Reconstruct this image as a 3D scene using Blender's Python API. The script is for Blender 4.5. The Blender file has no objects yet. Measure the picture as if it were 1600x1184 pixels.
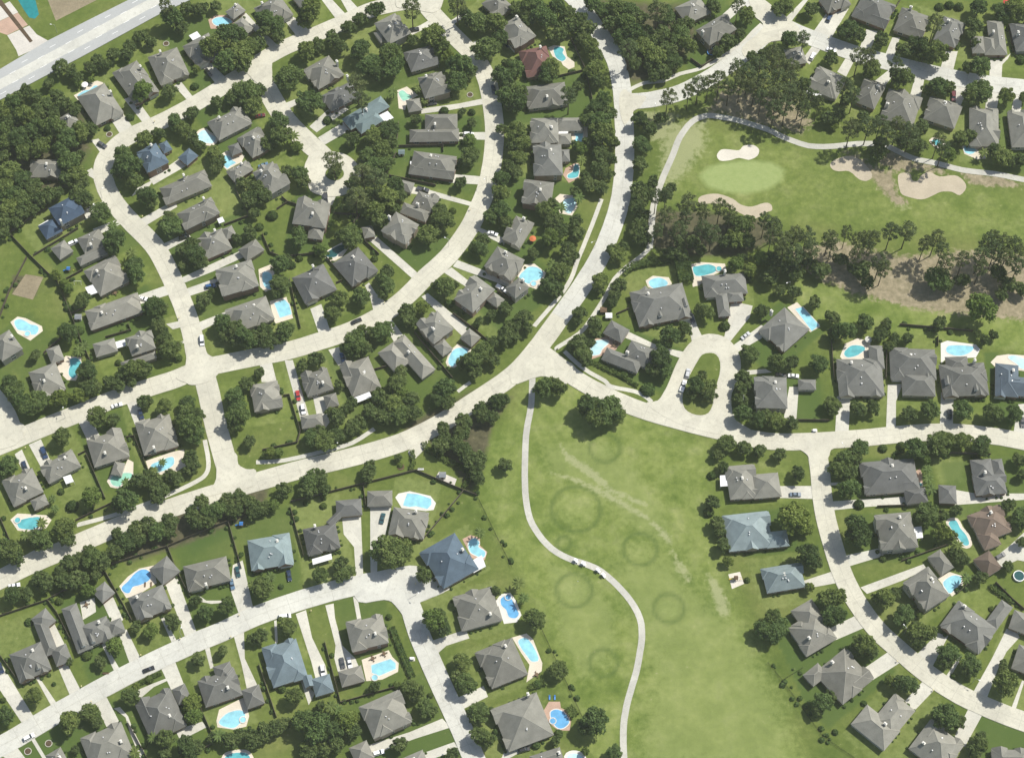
import bpy, math, random
import numpy as np
from math import sin, cos, pi, radians as rad
random.seed(7); RNG=np.random.default_rng(7)
S=bpy.context.scene
COL=S.collection
# ---------------------------------------------------------------- surveyed layout, metres on the ground
HOUSES = [
('house', "grey hip-roofed house, second-from-left on the upper-left street's upper side",'grey',1,-57.3,[(-191.14,141.33,32.7,14.38,19.24,3.0,'h')],(-186.0,145.9),[], False,[]),
('house', "grey hip-roofed house, third-from-left on the upper-left street's upper side",'grey',1,-55.5,[(-175.64,153.87,34.5,13.06,21.04,3.0,'h')],(-173.4,160.1),[], False,[]),
('house', "grey hip-roofed house, fourth-from-left on the upper-left street's upper side",'grey',1,-65.4,[(-161.01,163.07,24.6,14.57,16.88,3.0,'h')],(-164.8,168.6),[], False,[]),
('house', "grey hip-roofed house, fifth-from-left on the upper-left street's upper side",'grey',1,-55.7,[(-145.48,172.36,34.3,14.15,14.18,3.0,'h')], None,[], False,[((-152.8,180.7),(-149.1,183.1),(-147.0,180.2))]),
('house', "grey two-winged house, sixth-from-left on the upper-left street's upper side",'grey',1,-46.1,[(-131.58,194.76,43.9,7.58,6.15,3.0,'h'),(-127.38,185.72,43.9,6.67,9.17,3.04,'h')], None,[], False,[]),
('house', "grey hip-roofed house, leftmost on the upper-left street's upper side",'grey',1,39.1,[(-204.71,132.3,39.1,7.15,7.83,3.0,'h')], None,[], False,[]),
('house', "warm-grey hip-roofed house, topmost on the crescent street's west side",'warm grey',1,0.0,[(-211.58,106.14,0.0,16.31,9.64,3.0,'h')], None,[], False,[]),
('house', "blue two-winged two-storey house, topmost on the crescent street's east side",'blue',2,-148.0,[(-164.02,110.49,32.0,9.98,12.54,5.4,'h'),(-159.02,117.77,32.0,4.4,5.86,3.04,'h')],(-164.3,114.8),[], True,[]),
('house', "grey hip-roofed house, second-from-top on the crescent street's east side",'grey',1,-152.9,[(-148.15,96.1,27.1,21.96,9.81,3.0,'h')],(-148.8,100.2),[], False,[]),
('house', "grey hip-roofed house, alone on the upper-left street's lower side",'grey',1,122.6,[(-130.27,130.72,32.6,17.55,11.09,3.0,'h')],(-134.7,131.5),[], False,[]),
('house', "grey hip-roofed house, topmost on the teardrop court's west side",'grey',1,36.0,[(-118.26,120.24,36.0,10.63,13.25,3.0,'h')], None,[], True,[]),
('house', "grey hip-roofed house, second-from-top on the teardrop court's west side",'grey',1,-52.2,[(-124.02,104.81,37.8,10.73,6.53,3.0,'h')], None,[], False,[]),
('house', "grey hip-roofed two-storey house, third-from-top on the teardrop court's west side",'grey',2,34.6,[(-109.34,99.35,34.6,10.78,14.67,5.4,'h')],(-113.4,100.8),[], False,[]),
('house', "grey hip-roofed house, seventh-from-left on the upper-left street's upper side",'grey',1,-57.3,[(-113.53,194.76,32.7,14.19,13.11,3.0,'h')],(-118.6,196.7),[], False,[]),
('house', "grey hip-roofed house, eighth-from-left on the upper-left street's upper side",'grey',1,-54.5,[(-99.4,201.94,35.5,8.29,9.16,3.0,'h')], None,[], False,[]),
('house', "grey two-winged two-storey house, topmost on the ring street's inner side",'grey',2,32.1,[(-56.58,182.78,32.1,11.57,14.22,5.4,'h'),(-61.43,180.53,32.1,5.45,6.92,3.04,'h')],(-57.5,181.1),[], False,[]),
('house', "dark-grey hip-roofed house, second-from-top on the ring street's inner side",'dark grey',1,18.6,[(-42.78,167.24,18.6,13.2,11.86,3.0,'h')], None,[], False,[]),
('house', "grey hip-roofed two-storey house, third-from-top on the ring street's inner side",'grey',2,18.0,[(-36.5,150.57,18.0,11.86,12.29,5.4,'h')],(-39.8,152.9),[], True,[]),
('house', "grey hip-roofed house, leftmost on the teardrop court's east side",'grey',1,-144.8,[(-88.14,159.37,35.2,14.45,13.54,3.0,'h')],(-81.8,162.9),[], False,[]),
('house', "dark-grey hip-roofed house, second-from-left on the teardrop court's east side",'dark grey',1,-148.9,[(-79.65,145.86,31.1,15.94,9.94,3.0,'h')],(-76.6,154.6),[], False,[]),
('house', "teal two-winged house, third-from-left on the teardrop court's east side",'teal',1,-143.7,[(-67.65,136.58,36.3,21.85,7.53,3.0,'h'),(-66.17,131.15,36.3,12.53,6.29,3.04,'h')],(-67.3,136.4),[], False,[((-61.6,135.4),(-57.6,137.8),(-54.7,134.0))]),
('house', "grey two-winged house, fourth-from-top on the ring street's inner side",'grey',1,1.1,[(-35.76,124.16,1.1,22.79,6.87,3.0,'h'),(-32.69,131.38,1.1,15.02,8.99,3.04,'h')],(-35.4,128.4),[], False,[]),
('house', "grey hip-roofed house, fifth-from-top on the ring street's inner side",'grey',1,-8.9,[(-36.05,107.91,-8.9,19.97,12.76,3.0,'h')],(-36.9,110.6),[], False,[((-46.6,110.2),(-40.7,109.8),(-40.6,107.6))]),
('house', "grey hip-roofed house, topmost on the ring street's outer side",'grey',1,-138.9,[(-6.88,198.1,41.1,10.22,11.89,3.0,'h')], None,[], False,[]),
('house', "grey hip-roofed two-storey house, second-from-top on the ring street's outer side",'grey',2,-144.3,[(2.28,180.9,35.7,11.33,14.78,5.4,'h')],(2.3,186.8),[], False,[]),
('house', "reddish-brown hip-roofed house, third-from-top on the ring street's outer side",'brown red',1,-165.9,[(11.58,165.4,14.1,12.62,15.75,3.0,'h')],(13.3,171.2),[], False,[]),
('house', "grey hip-roofed house, fourth-from-top on the ring street's outer side",'grey',1,-171.6,[(16.11,146.33,8.4,18.9,12.66,3.0,'h')],(16.2,143.2),[], False,[]),
('house', "grey rambling two-storey house, fifth-from-top on the ring street's outer side",'grey',2,-179.2,[(15.06,125.33,0.8,12.48,13.54,5.4,'h'),(26.26,130.25,0.8,13.41,7.29,3.04,'h'),(23.66,122.19,0.8,7.09,5.78,3.07,'h')],(18.2,124.5),[], False,[((21.7,128.4),(26.2,129.7),(25.8,125.5))]),
('house', "cool-grey two-winged two-storey house, sixth-from-top on the ring street's outer side",'cool grey',2,-178.0,[(16.53,109.2,2.0,12.63,16.7,5.4,'h'),(23.82,113.14,2.0,5.22,6.58,3.04,'h')],(17.7,112.1),[], False,[]),
('house', "grey hip-roofed two-storey house, seventh-from-top on the ring street's outer side",'grey',2,172.3,[(11.88,91.58,-7.7,12.97,12.82,5.4,'h')],(12.8,90.8),[], False,[]),
('house', "grey hip-roofed house, leftmost on the golf-corner road's upper side",'grey',1,29.5,[(86.04,195.24,29.5,13.62,11.17,3.0,'h')], None,[], False,[]),
('house', "grey hip-roofed two-storey house, second-from-left on the golf-corner road's upper side",'grey',2,35.1,[(96.42,182.07,35.1,16.43,10.69,5.4,'h')],(89.6,178.3),[], False,[]),
('house', "grey hip-roofed house, leftmost on the upper-right street's upper side",'grey',1,-62.9,[(153.86,200.5,27.1,12.65,9.41,3.0,'h')], None,[], False,[]),
('house', "cool-grey hip-roofed house, second-from-left on the upper-right street's upper side",'cool grey',1,-26.3,[(172.2,195.01,63.7,15.47,16.36,3.0,'h')],(171.1,198.6),[], False,[]),
('house', "grey hip-roofed house, third-from-left on the upper-right street's upper side",'grey',1,-23.4,[(189.49,187.64,66.6,14.48,13.53,3.0,'h')],(189.2,194.3),[], False,[]),
('house', "cool-grey hip-roofed house, fourth-from-left on the upper-right street's upper side",'cool grey',1,-24.1,[(206.88,182.69,65.9,15.52,10.8,3.0,'h')], None,[], False,[]),
('house', "grey rambling house, fifth-from-left on the upper-right street's upper side",'grey',1,-90.0,[(229.1,179.19,0.0,7.69,19.73,3.0,'h'),(225.54,174.45,0.0,6.51,10.29,3.04,'h'),(219.68,175.12,0.0,6.13,9.83,3.07,'h')],(227.0,180.6),[], False,[]),
('house', "dark-grey hip-roofed house, sixth-from-left on the upper-right street's upper side",'dark grey',1,-84.8,[(241.79,179.64,5.2,10.53,15.82,3.0,'h')],(238.4,179.6),[], False,[]),
('house', "grey hip-roofed house, leftmost on the upper-right street's lower side",'grey',1,102.4,[(133.28,168.64,12.4,8.72,9.66,3.0,'h')], None,[], False,[]),
('house', "grey two-winged house, second-from-left on the upper-right street's lower side",'grey',1,151.5,[(147.3,153.63,61.5,13.6,14.68,3.0,'h'),(148.87,151.77,61.5,12.75,7.19,3.04,'h')],(147.1,151.4),[], False,[((137.4,149.2),(144.0,146.9),(143.3,145.5))]),
('house', "grey hip-roofed house, third-from-left on the upper-right street's lower side",'grey',1,153.2,[(166.85,147.24,63.2,14.83,9.67,3.0,'h')], None,[], False,[]),
('house', "grey hip-roofed house, fourth-from-left on the upper-right street's lower side",'grey',1,160.6,[(180.52,139.31,70.6,17.76,15.27,3.0,'h')],(173.5,139.1),[], False,[]),
('house', "grey hip-roofed house, fifth-from-left on the upper-right street's lower side",'grey',1,157.3,[(199.61,136.81,67.3,13.73,14.89,3.0,'h')],(200.2,140.0),[], False,[]),
('house', "grey hip-roofed house, sixth-from-left on the upper-right street's lower side",'grey',1,84.2,[(217.65,128.54,-5.8,13.45,20.73,3.0,'h')],(215.8,124.8),[], False,[]),
('house', "grey hip-roofed house, seventh-from-left on the upper-right street's lower side",'grey',1,90.0,[(234.91,127.41,0.0,11.26,19.67,3.0,'h')], None,[], False,[]),
('house', "navy two-winged two-storey house, second-from-top on the crescent street's west side",'navy',2,33.7,[(-200.6,81.97,33.7,12.19,11.24,5.4,'h'),(-207.29,74.17,33.7,8.37,8.37,3.04,'h')],(-201.5,74.6),[], False,[((-212.9,76.0),(-208.9,78.9),(-207.4,76.8))]),
('house', "grey two-winged house, third-from-top on the crescent street's west side",'grey',1,29.7,[(-188.02,67.72,29.7,10.97,9.0,3.0,'h'),(-187.12,60.24,29.7,13.85,4.73,3.04,'h')],(-187.6,64.0),[], True,[]),
('house', "warm-grey hip-roofed house, fourth-from-top on the crescent street's west side",'warm grey',1,32.9,[(-179.79,49.78,32.9,14.42,15.64,3.0,'h')],(-183.4,50.0),[], False,[((-189.0,44.0),(-184.8,45.8),(-182.4,41.7))]),
('house', "warm-grey hip-roofed house, fifth-from-top on the crescent street's west side",'warm grey',1,23.1,[(-174.99,31.75,23.1,23.64,10.46,3.0,'h')],(-179.4,29.0),[], False,[]),
('house', "grey two-winged two-storey house, sixth-from-top on the crescent street's west side",'grey',2,21.3,[(-161.42,14.74,21.3,10.87,9.61,5.4,'h'),(-162.08,7.66,21.3,15.48,3.52,3.04,'h')],(-162.0,11.1),[], True,[((-173.7,16.5),(-169.1,18.1),(-168.1,14.9))]),
('house', "grey hip-roofed two-storey house, leftmost on the far-left street's upper side",'grey',2,-142.8,[(-220.07,13.56,37.2,10.46,11.71,5.4,'h')], None,[], False,[]),
('house', "grey two-winged house, second-from-left on the far-left street's upper side",'grey',1,-65.7,[(-200.85,-2.38,24.3,12.35,14.33,3.0,'h'),(-198.67,10.48,24.3,5.96,7.72,3.04,'h')],(-201.1,-4.4),[], False,[]),
('house', "grey hip-roofed two-storey house, third-from-top on the crescent street's east side",'grey',2,-148.5,[(-140.96,80.71,31.5,17.01,9.76,5.4,'h')],(-138.5,86.3),[], False,[((-132.9,79.4),(-130.5,80.6),(-129.3,78.1))]),
('house', "grey two-winged house, fourth-from-top on the crescent street's east side",'grey',1,-152.9,[(-133.31,66.27,27.1,12.86,11.92,3.0,'h'),(-127.05,72.08,27.1,5.33,5.98,3.04,'h')],(-132.8,71.0),[], True,[]),
('house', "grey hip-roofed two-storey house, fifth-from-top on the crescent street's east side",'grey',2,-160.8,[(-121.51,47.39,19.2,16.18,14.1,5.4,'h')],(-121.6,51.0),[], False,[]),
('house', "grey hip-roofed house, sixth-from-top on the crescent street's east side",'grey',1,-158.3,[(-114.95,30.35,21.7,18.53,12.63,3.0,'h')],(-113.0,32.6),[], False,[]),
('house', "grey two-winged two-storey house, fourth-from-top on the teardrop court's west side",'grey',2,82.1,[(-90.1,80.74,-7.9,15.39,13.09,5.4,'h'),(-87.92,71.88,-7.9,6.92,6.32,3.04,'h')],(-89.2,78.3),[], False,[]),
('house', "grey two-winged house, sixth-from-top on the ring street's inner side",'grey',1,66.8,[(-39.07,88.54,66.8,7.88,10.26,3.0,'h'),(-43.84,82.8,66.8,5.83,13.19,3.04,'h')],(-42.5,85.3),[], True,[]),
('house', "grey hip-roofed two-storey house, seventh-from-top on the ring street's inner side",'grey',2,-33.0,[(-50.15,73.16,57.0,12.0,12.65,5.4,'h')],(-54.8,76.7),[], True,[]),
('house', "dark-grey hip-roofed house, second-from-left on the lower ring's upper side",'dark grey',1,-52.0,[(-69.74,54.49,38.0,14.08,15.04,3.0,'h')],(-70.4,57.3),[], False,[]),
('house', "dark-grey hip-roofed house, leftmost on the lower ring's upper side",'dark grey',1,-63.4,[(-87.51,45.7,26.6,15.55,14.52,3.0,'h')],(-88.1,52.6),[], False,[]),
('house', "grey hip-roofed two-storey house, ninth-from-top on the ring street's outer side",'grey',2,-120.2,[(-3.37,54.94,59.8,11.91,13.99,5.4,'h')],(-2.8,58.4),[], False,[]),
('house', "grey hip-roofed house, eighth-from-top on the ring street's outer side",'grey',1,-118.0,[(2.71,72.74,62.0,13.77,9.28,3.0,'h')], None,[], False,[]),
('house', "grey two-winged two-storey house, eleventh-from-top on the ring street's outer side",'grey',2,140.3,[(-16.54,39.07,50.3,15.27,10.99,5.4,'h'),(-7.23,37.57,50.3,5.36,6.13,3.04,'h')],(-13.7,39.7),[], False,[]),
('house', "grey two-winged two-storey house, fifth-from-left on the lower ring's lower side",'grey',2,128.7,[(-33.53,22.65,38.7,11.49,11.74,5.4,'h'),(-29.97,13.83,38.7,5.75,6.59,3.04,'h')],(-34.1,19.7),[], True,[]),
('house', "warm-grey two-winged house, fourth-from-left on the lower ring's lower side",'warm grey',1,129.2,[(-42.98,9.34,39.2,7.51,22.18,3.0,'h'),(-51.12,9.11,39.2,8.78,12.36,3.04,'h')],(-44.8,10.0),[], False,[]),
('house', "warm-grey hip-roofed house, third-from-left on the lower ring's lower side",'warm grey',1,112.4,[(-65.59,-0.43,22.4,13.33,16.0,3.0,'h')],(-63.8,-0.6),[], False,[((-68.2,-10.5),(-61.4,-7.5),(-60.3,-10.1))]),
('house', "grey hip-roofed house, second-from-left on the lower ring's lower side",'grey',1,109.1,[(-84.15,-3.15,19.1,11.91,10.8,3.0,'h')],(-81.3,-5.2),[], True,[]),
('house', "warm-grey hip-roofed house, leftmost on the lower ring's lower side",'warm grey',1,11.3,[(-105.91,-9.82,11.3,11.85,13.2,3.0,'h')], None,[], False,[]),
('house', "grey hip-roofed two-storey house, tenth-from-top on the ring street's outer side",'grey',2,-138.2,[(2.3,42.31,41.8,8.52,6.89,5.4,'h')], None,[], False,[]),
('house', "cool-grey two-winged house, second-from-left on the horseshoe court's outer side",'cool grey',1,-77.3,[(65.49,35.18,12.7,24.1,17.41,3.0,'h'),(58.31,41.21,40.0,5.68,4.4,3.04,'h')],(59.9,38.6),[(64.9,28.7),(73.8,32.3),(76.3,33.9)], False,[]),
('house', "cool-grey rambling house, third-from-left on the horseshoe court's outer side",'cool grey',1,-85.1,[(94.11,45.3,4.9,19.32,10.55,3.0,'h'),(92.85,35.16,94.9,11.77,5.47,3.04,'h'),(98.49,39.17,4.9,7.07,4.85,3.07,'h')],(94.2,50.0),[], False,[]),
('house', "cool-grey two-winged house, leftmost on the horseshoe court's outer side",'cool grey',1,-24.2,[(56.02,10.11,65.8,9.93,13.1,3.0,'h'),(47.76,7.54,65.8,6.45,16.85,3.04,'h')],(50.0,9.6),[], True,[]),
('house', "cool-grey hip-roofed house, fifth-from-left on the horseshoe court's outer side",'cool grey',1,-136.7,[(119.22,22.76,43.3,16.34,15.2,3.0,'h')],(113.6,29.8),[], False,[]),
('house', "cool-grey two-winged house, leftmost on the right-hand road's upper side",'cool grey',1,-90.0,[(150.62,-0.79,0.0,19.6,17.87,3.0,'h'),(158.44,9.12,0.0,6.28,11.38,3.04,'h')],(146.7,4.5),[], False,[]),
('house', "cool-grey two-winged house, second-from-left on the right-hand road's upper side",'cool grey',1,-92.3,[(173.9,5.83,-2.3,19.81,14.91,3.0,'h'),(175.47,-4.32,-2.3,14.27,10.84,3.04,'h')],(172.6,8.0),[], False,[]),
('house', "cool-grey two-winged house, third-from-left on the right-hand road's upper side",'cool grey',1,-87.7,[(195.24,-1.97,2.3,19.88,15.46,3.0,'h'),(193.11,5.39,2.3,9.69,7.88,3.04,'h')],(200.1,5.7),[(187.5,-4.5),(189.8,-4.4),(199.6,-7.4)], False,[]),
('house', "slate-blue two-winged house, fourth-from-left on the right-hand road's upper side",'slate blue',1,-96.7,[(213.8,-2.15,-6.7,10.01,15.68,3.0,'h'),(216.77,-4.91,-6.7,15.62,9.26,3.04,'h')], None,[], False,[]),
('house', "cool-grey two-winged two-storey house, fourth-from-left on the horseshoe court's outer side",'cool grey',2,178.3,[(111.41,-9.28,-1.7,13.44,15.05,5.4,'h'),(127.35,-4.26,-1.7,7.64,5.0,3.04,'h')],(112.9,-6.3),[], False,[]),
('house', "grey two-winged house, leftmost on the far-left street's lower side",'grey',1,118.8,[(-205.93,-52.55,28.8,13.81,12.68,3.0,'h'),(-198.11,-59.53,28.8,6.59,5.15,3.04,'h')],(-203.6,-54.8),[], False,[]),
('house', "grey hip-roofed house, second-from-left on the far-left street's lower side",'grey',1,120.9,[(-191.04,-43.12,30.9,15.27,8.87,3.0,'h')],(-188.6,-40.7),[], False,[((-189.6,-47.8),(-186.4,-46.6),(-184.7,-49.9))]),
('house', "warm-grey two-winged house, third-from-left on the far-left street's lower side",'warm grey',1,110.0,[(-171.7,-34.53,20.0,15.46,13.66,3.0,'h'),(-166.59,-44.06,78.9,6.07,4.57,3.04,'h')],(-171.9,-38.5),[], False,[]),
('house', "warm-grey hip-roofed house, fourth-from-left on the far-left street's lower side",'warm grey',1,109.0,[(-151.47,-28.12,19.0,15.15,15.62,3.0,'h')],(-151.5,-35.9),[], False,[]),
('house', "teal-grey hip-roofed house, fifth-from-left on the lower-left street's upper side",'grey teal',1,-79.5,[(-100.05,-81.89,10.5,17.75,13.7,3.0,'h')], None,[], False,[]),
('house', "dark-grey two-winged house, sixth-from-left on the lower-left street's upper side",'dark grey',1,-76.5,[(-79.17,-75.99,13.5,13.92,11.29,3.0,'h'),(-74.02,-66.81,46.7,7.48,3.03,3.04,'g')],(-81.8,-71.8),[], True,[((-82.8,-85.0),(-74.9,-82.5),(-74.4,-85.0))]),
('house', "grey hip-roofed house, topmost on the lower-centre street's right side",'grey',1,-99.8,[(-43.09,-68.94,-9.8,15.01,12.27,3.0,'h')],(-40.0,-65.0),[], True,[]),
('house', "blue hip-roofed house, second-from-top on the lower-centre street's right side",'blue',1,-148.7,[(-26.0,-85.81,31.3,16.57,19.13,3.0,'h')], None,[], False,[((-17.5,-86.1),(-12.5,-83.2),(-10.8,-88.2))]),
('house', "grey two-winged house, leftmost on the right-hand road's lower side",'grey',1,5.4,[(96.68,-50.13,5.4,11.76,15.48,3.0,'h'),(106.93,-51.89,5.4,11.82,11.2,3.04,'h')], None,[], False,[((87.8,-47.1),(91.6,-46.8),(91.5,-51.9))]),
('house', "pale-teal two-winged house, leftmost on the lower-right curve's left side",'light teal',1,6.7,[(98.25,-72.62,6.7,18.65,16.42,3.0,'h'),(110.13,-76.19,6.7,9.4,7.19,3.04,'h')], None,[], False,[]),
('house', "dark-grey hip-roofed house, second-from-left on the right-hand road's lower side",'dark grey',1,-175.3,[(159.48,-47.73,4.7,22.94,15.13,3.0,'h')],(160.2,-44.4),[], True,[((163.2,-46.3),(167.0,-46.0),(167.7,-52.8))]),
('house', "dark-grey rambling house, third-from-left on the right-hand road's lower side",'dark grey',1,4.8,[(201.16,-51.25,4.8,13.34,9.44,3.0,'h'),(198.84,-44.43,4.8,9.09,9.47,3.04,'h'),(205.55,-43.33,4.8,4.75,7.43,3.07,'h')],(199.0,-47.4),[], True,[]),
('house', "grey hip-roofed two-storey house, second-from-top on the lower-right curve's right side",'grey',2,-174.4,[(159.57,-73.56,5.6,14.87,16.15,5.4,'h')],(160.8,-68.9),[], False,[((167.5,-70.7),(170.8,-70.2),(171.0,-75.4))]),
('house', "brown two-winged house, topmost on the lower-right curve's right side",'brown',1,21.0,[(199.26,-69.14,21.0,14.2,13.1,3.0,'h'),(198.19,-76.19,21.0,7.86,7.91,3.04,'h')],(199.5,-65.7),[], True,[]),
('house', "grey two-winged two-storey house, third-from-top on the lower-right curve's right side",'grey',2,-147.4,[(169.88,-99.02,32.6,12.41,15.0,5.4,'h'),(177.25,-86.47,32.6,6.68,9.51,3.04,'h')],(171.5,-96.2),[], False,[]),
('house', "cool-grey rambling house, leftmost on the lower-left street's upper side",'cool grey',1,-64.8,[(-194.49,-129.62,25.2,13.62,13.07,3.0,'h'),(-182.33,-126.76,25.2,6.7,7.86,3.04,'h'),(-189.26,-119.24,25.2,5.11,15.61,3.07,'h')], None,[(-190.6,-132.7)], True,[]),
('house', "cool-grey rambling house, second-from-left on the lower-left street's upper side",'cool grey',1,-65.6,[(-168.85,-116.83,24.4,11.68,9.99,3.0,'h'),(-176.99,-115.27,24.4,6.54,21.08,3.04,'h'),(-161.21,-114.8,24.4,6.05,6.24,3.07,'h')], None,[(-173.5,-123.2),(-169.7,-121.5)], True,[]),
('house', "cool-grey hip-roofed house, third-from-left on the lower-left street's upper side",'cool grey',1,-65.2,[(-148.22,-104.38,24.8,15.0,11.12,3.0,'h')],(-153.0,-103.2),[], True,[]),
('house', "grey hip-roofed house, fourth-from-left on the lower-left street's upper side",'grey',1,-75.3,[(-125.69,-91.41,14.7,18.14,11.1,3.0,'h')],(-125.2,-97.7),[], False,[]),
('house', "cool-grey two-winged house, third-from-left on the lower-left street's lower side",'cool grey',1,117.3,[(-140.12,-151.7,27.3,15.25,17.02,3.0,'h'),(-132.42,-143.25,27.3,5.77,7.33,3.04,'h')], None,[], False,[]),
('house', "cool-grey rambling house, fourth-from-left on the lower-left street's lower side",'cool grey',1,110.4,[(-117.22,-140.56,20.4,15.44,11.83,3.0,'h'),(-116.01,-134.2,20.4,7.19,7.75,3.04,'h'),(-103.67,-144.26,20.4,7.41,8.44,3.07,'h')], None,[], False,[]),
('house', "grey hip-roofed house, second-from-left on the lower-left street's lower side",'grey',1,115.9,[(-160.32,-164.83,25.9,17.26,14.56,3.0,'h')],(-154.3,-163.8),[], False,[]),
('house', "grey hip-roofed house, leftmost on the lower-left street's lower side",'grey',1,122.3,[(-179.79,-169.55,32.3,6.68,6.82,3.0,'h')], None,[], False,[]),
('house', "slate-teal two-winged house, fifth-from-left on the lower-left street's lower side",'slate teal',1,109.2,[(-91.75,-130.12,19.2,14.51,17.23,3.0,'h'),(-81.84,-137.9,19.2,3.95,4.85,3.04,'g')],(-91.6,-128.6),[], True,[]),
('house', "warm-grey hip-roofed two-storey house, sixth-from-left on the lower-left street's lower side",'warm grey',2,104.3,[(-58.71,-118.21,14.3,15.31,12.34,5.4,'h')], None,[], True,[]),
('house', "warm-grey hip-roofed two-storey house, topmost on the lower-centre street's left side",'warm grey',2,24.8,[(-50.29,-152.3,24.8,16.66,14.59,5.4,'h')], None,[], True,[]),
('house', "grey hip-roofed house, second-from-top on the lower-centre street's left side",'grey',1,24.0,[(-38.52,-170.84,24.0,9.59,6.41,3.0,'h')], None,[], False,[]),
('house', "grey hip-roofed house, third-from-top on the lower-centre street's right side",'grey',1,-163.9,[(-14.1,-106.81,16.1,16.36,15.54,3.0,'h')],(-8.8,-110.5),[], False,[]),
('house', "grey hip-roofed house, fourth-from-top on the lower-centre street's right side",'grey',1,-157.1,[(-4.06,-130.12,22.9,15.81,16.9,3.0,'h')],(-2.6,-124.2),[], False,[]),
('house', "grey hip-roofed house, fifth-from-top on the lower-centre street's right side",'grey',1,-158.7,[(4.26,-154.66,21.3,19.26,18.95,3.0,'h')],(6.4,-144.4),[], False,[]),
('house', "grey hip-roofed house, sixth-from-top on the lower-centre street's right side",'grey',1,-162.1,[(13.74,-169.55,17.9,12.67,5.8,3.0,'h')], None,[], False,[]),
('house', "pale-teal hip-roofed house, second-from-left on the lower-right curve's left side",'light teal',1,10.0,[(111.75,-93.34,10.0,16.28,11.02,3.0,'h')], None,[], False,[]),
('house', "warm-grey two-winged house, third-from-left on the lower-right curve's left side",'warm grey',1,30.7,[(121.93,-117.69,30.7,14.2,13.98,3.0,'h'),(121.14,-109.95,30.7,10.37,11.18,3.04,'h')],(120.1,-120.8),[], False,[]),
('house', "warm-grey two-winged house, fourth-from-left on the lower-right curve's left side",'warm grey',1,38.9,[(133.45,-135.7,38.9,16.73,16.98,3.0,'h'),(122.23,-135.04,38.9,8.21,6.3,3.04,'h')],(128.8,-131.0),[], False,[]),
('house', "warm-grey two-winged house, fifth-from-left on the lower-right curve's left side",'warm grey',1,48.5,[(151.85,-152.53,48.5,15.94,10.6,3.0,'h'),(144.61,-156.99,48.5,10.85,16.53,3.04,'h')],(147.9,-156.6),[], False,[]),
('house', "warm-grey hip-roofed house, sixth-from-left on the lower-right curve's left side",'warm grey',1,50.7,[(168.08,-164.83,50.7,15.22,16.39,3.0,'h')],(162.4,-164.5),[], False,[]),
('house', "grey hip-roofed house, seventh-from-left on the lower-right curve's left side",'grey',1,90.0,[(197.11,-169.86,0.0,15.2,7.77,3.0,'h')], None,[], False,[]),
('house', "cool-grey two-winged house, fourth-from-top on the lower-right curve's right side",'cool grey',1,-128.5,[(185.97,-114.77,51.5,13.73,19.23,3.0,'h'),(198.93,-109.43,51.5,12.36,5.54,3.04,'h')],(184.3,-107.1),[], False,[]),
('house', "grey two-winged house, fifth-from-top on the lower-right curve's right side",'grey',1,-113.2,[(207.19,-128.77,66.8,11.09,8.13,3.0,'h'),(208.15,-113.06,66.8,8.54,9.61,3.04,'h')], None,[], False,[]),
('garage', "blue detached garage beside the topmost house on the crescent street's east side",'blue',1,-42.2,[(-148.23,112.5,47.8,7.16,6.27,3.0,'h')], None,[], True,[]),
('garage', "dark-grey detached garage beside the topmost house on the teardrop court's west side",'dark grey',1,-64.7,[(-126.98,116.69,25.3,5.2,5.64,3.0,'h')], None,[], True,[]),
('garage', "grey detached garage beside the third-from-top house on the ring street's inner side",'grey',1,12.1,[(-45.43,140.87,12.1,6.52,6.91,3.0,'h')], None,[], True,[]),
('garage', "grey detached garage beside the sixth-from-top house on the ring street's inner side",'grey',1,-17.1,[(-48.52,96.76,-17.1,7.38,5.48,3.0,'h')], None,[], True,[]),
('garage', "grey detached garage beside the third-from-top house on the crescent street's west side",'grey',1,39.1,[(-200.99,63.16,39.1,7.25,7.58,3.0,'h')], None,[], True,[]),
('garage', "grey detached garage beside the sixth-from-top house on the crescent street's west side",'grey',1,19.1,[(-177.24,13.85,19.1,9.67,6.91,3.0,'h')], None,[], True,[]),
('garage', "grey detached garage beside the fourth-from-top house on the crescent street's east side",'grey',1,-142.3,[(-116.48,63.16,37.7,9.52,7.33,3.0,'h')], None,[], True,[]),
('garage', "grey detached garage beside the seventh-from-top house on the ring street's inner side",'grey',1,-75.9,[(-64.44,72.52,14.1,5.15,5.93,3.0,'h')], None,[], True,[]),
('garage', "grey detached garage beside the fifth-from-left house on the lower ring's lower side",'grey',1,-131.0,[(-18.17,18.79,49.0,6.32,6.85,3.0,'h')], None,[], True,[]),
('garage', "grey lower detached garage beside the second-from-left house on the lower ring's lower side",'grey',1,-170.6,[(-85.57,-21.69,9.4,9.31,6.06,3.0,'h')], None,[], True,[]),
('garage', "grey upper detached garage beside the second-from-left house on the lower ring's lower side",'grey',1,-74.2,[(-77.74,-11.95,15.8,5.66,6.36,3.0,'h')], None,[], True,[]),
('garage', "cool-grey detached garage beside the leftmost house on the horseshoe court's outer side",'cool grey',1,-32.0,[(45.67,21.76,58.0,7.52,9.37,3.0,'h')], None,[], True,[]),
('garage', "dark-grey detached garage beside the sixth-from-left house on the lower-left street's upper side",'dark grey',1,-84.1,[(-68.3,-61.99,5.9,10.76,7.51,3.0,'h')], None,[], True,[]),
('garage', "grey detached garage beside the topmost house on the lower-centre street's right side",'grey',1,-88.0,[(-55.49,-57.68,2.0,10.56,6.97,3.0,'h')], None,[], True,[]),
('garage', "dark-grey detached garage beside the second-from-left house on the right-hand road's lower side",'dark grey',1,-173.2,[(169.69,-56.59,6.8,9.25,6.96,3.0,'h')], None,[], True,[]),
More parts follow.
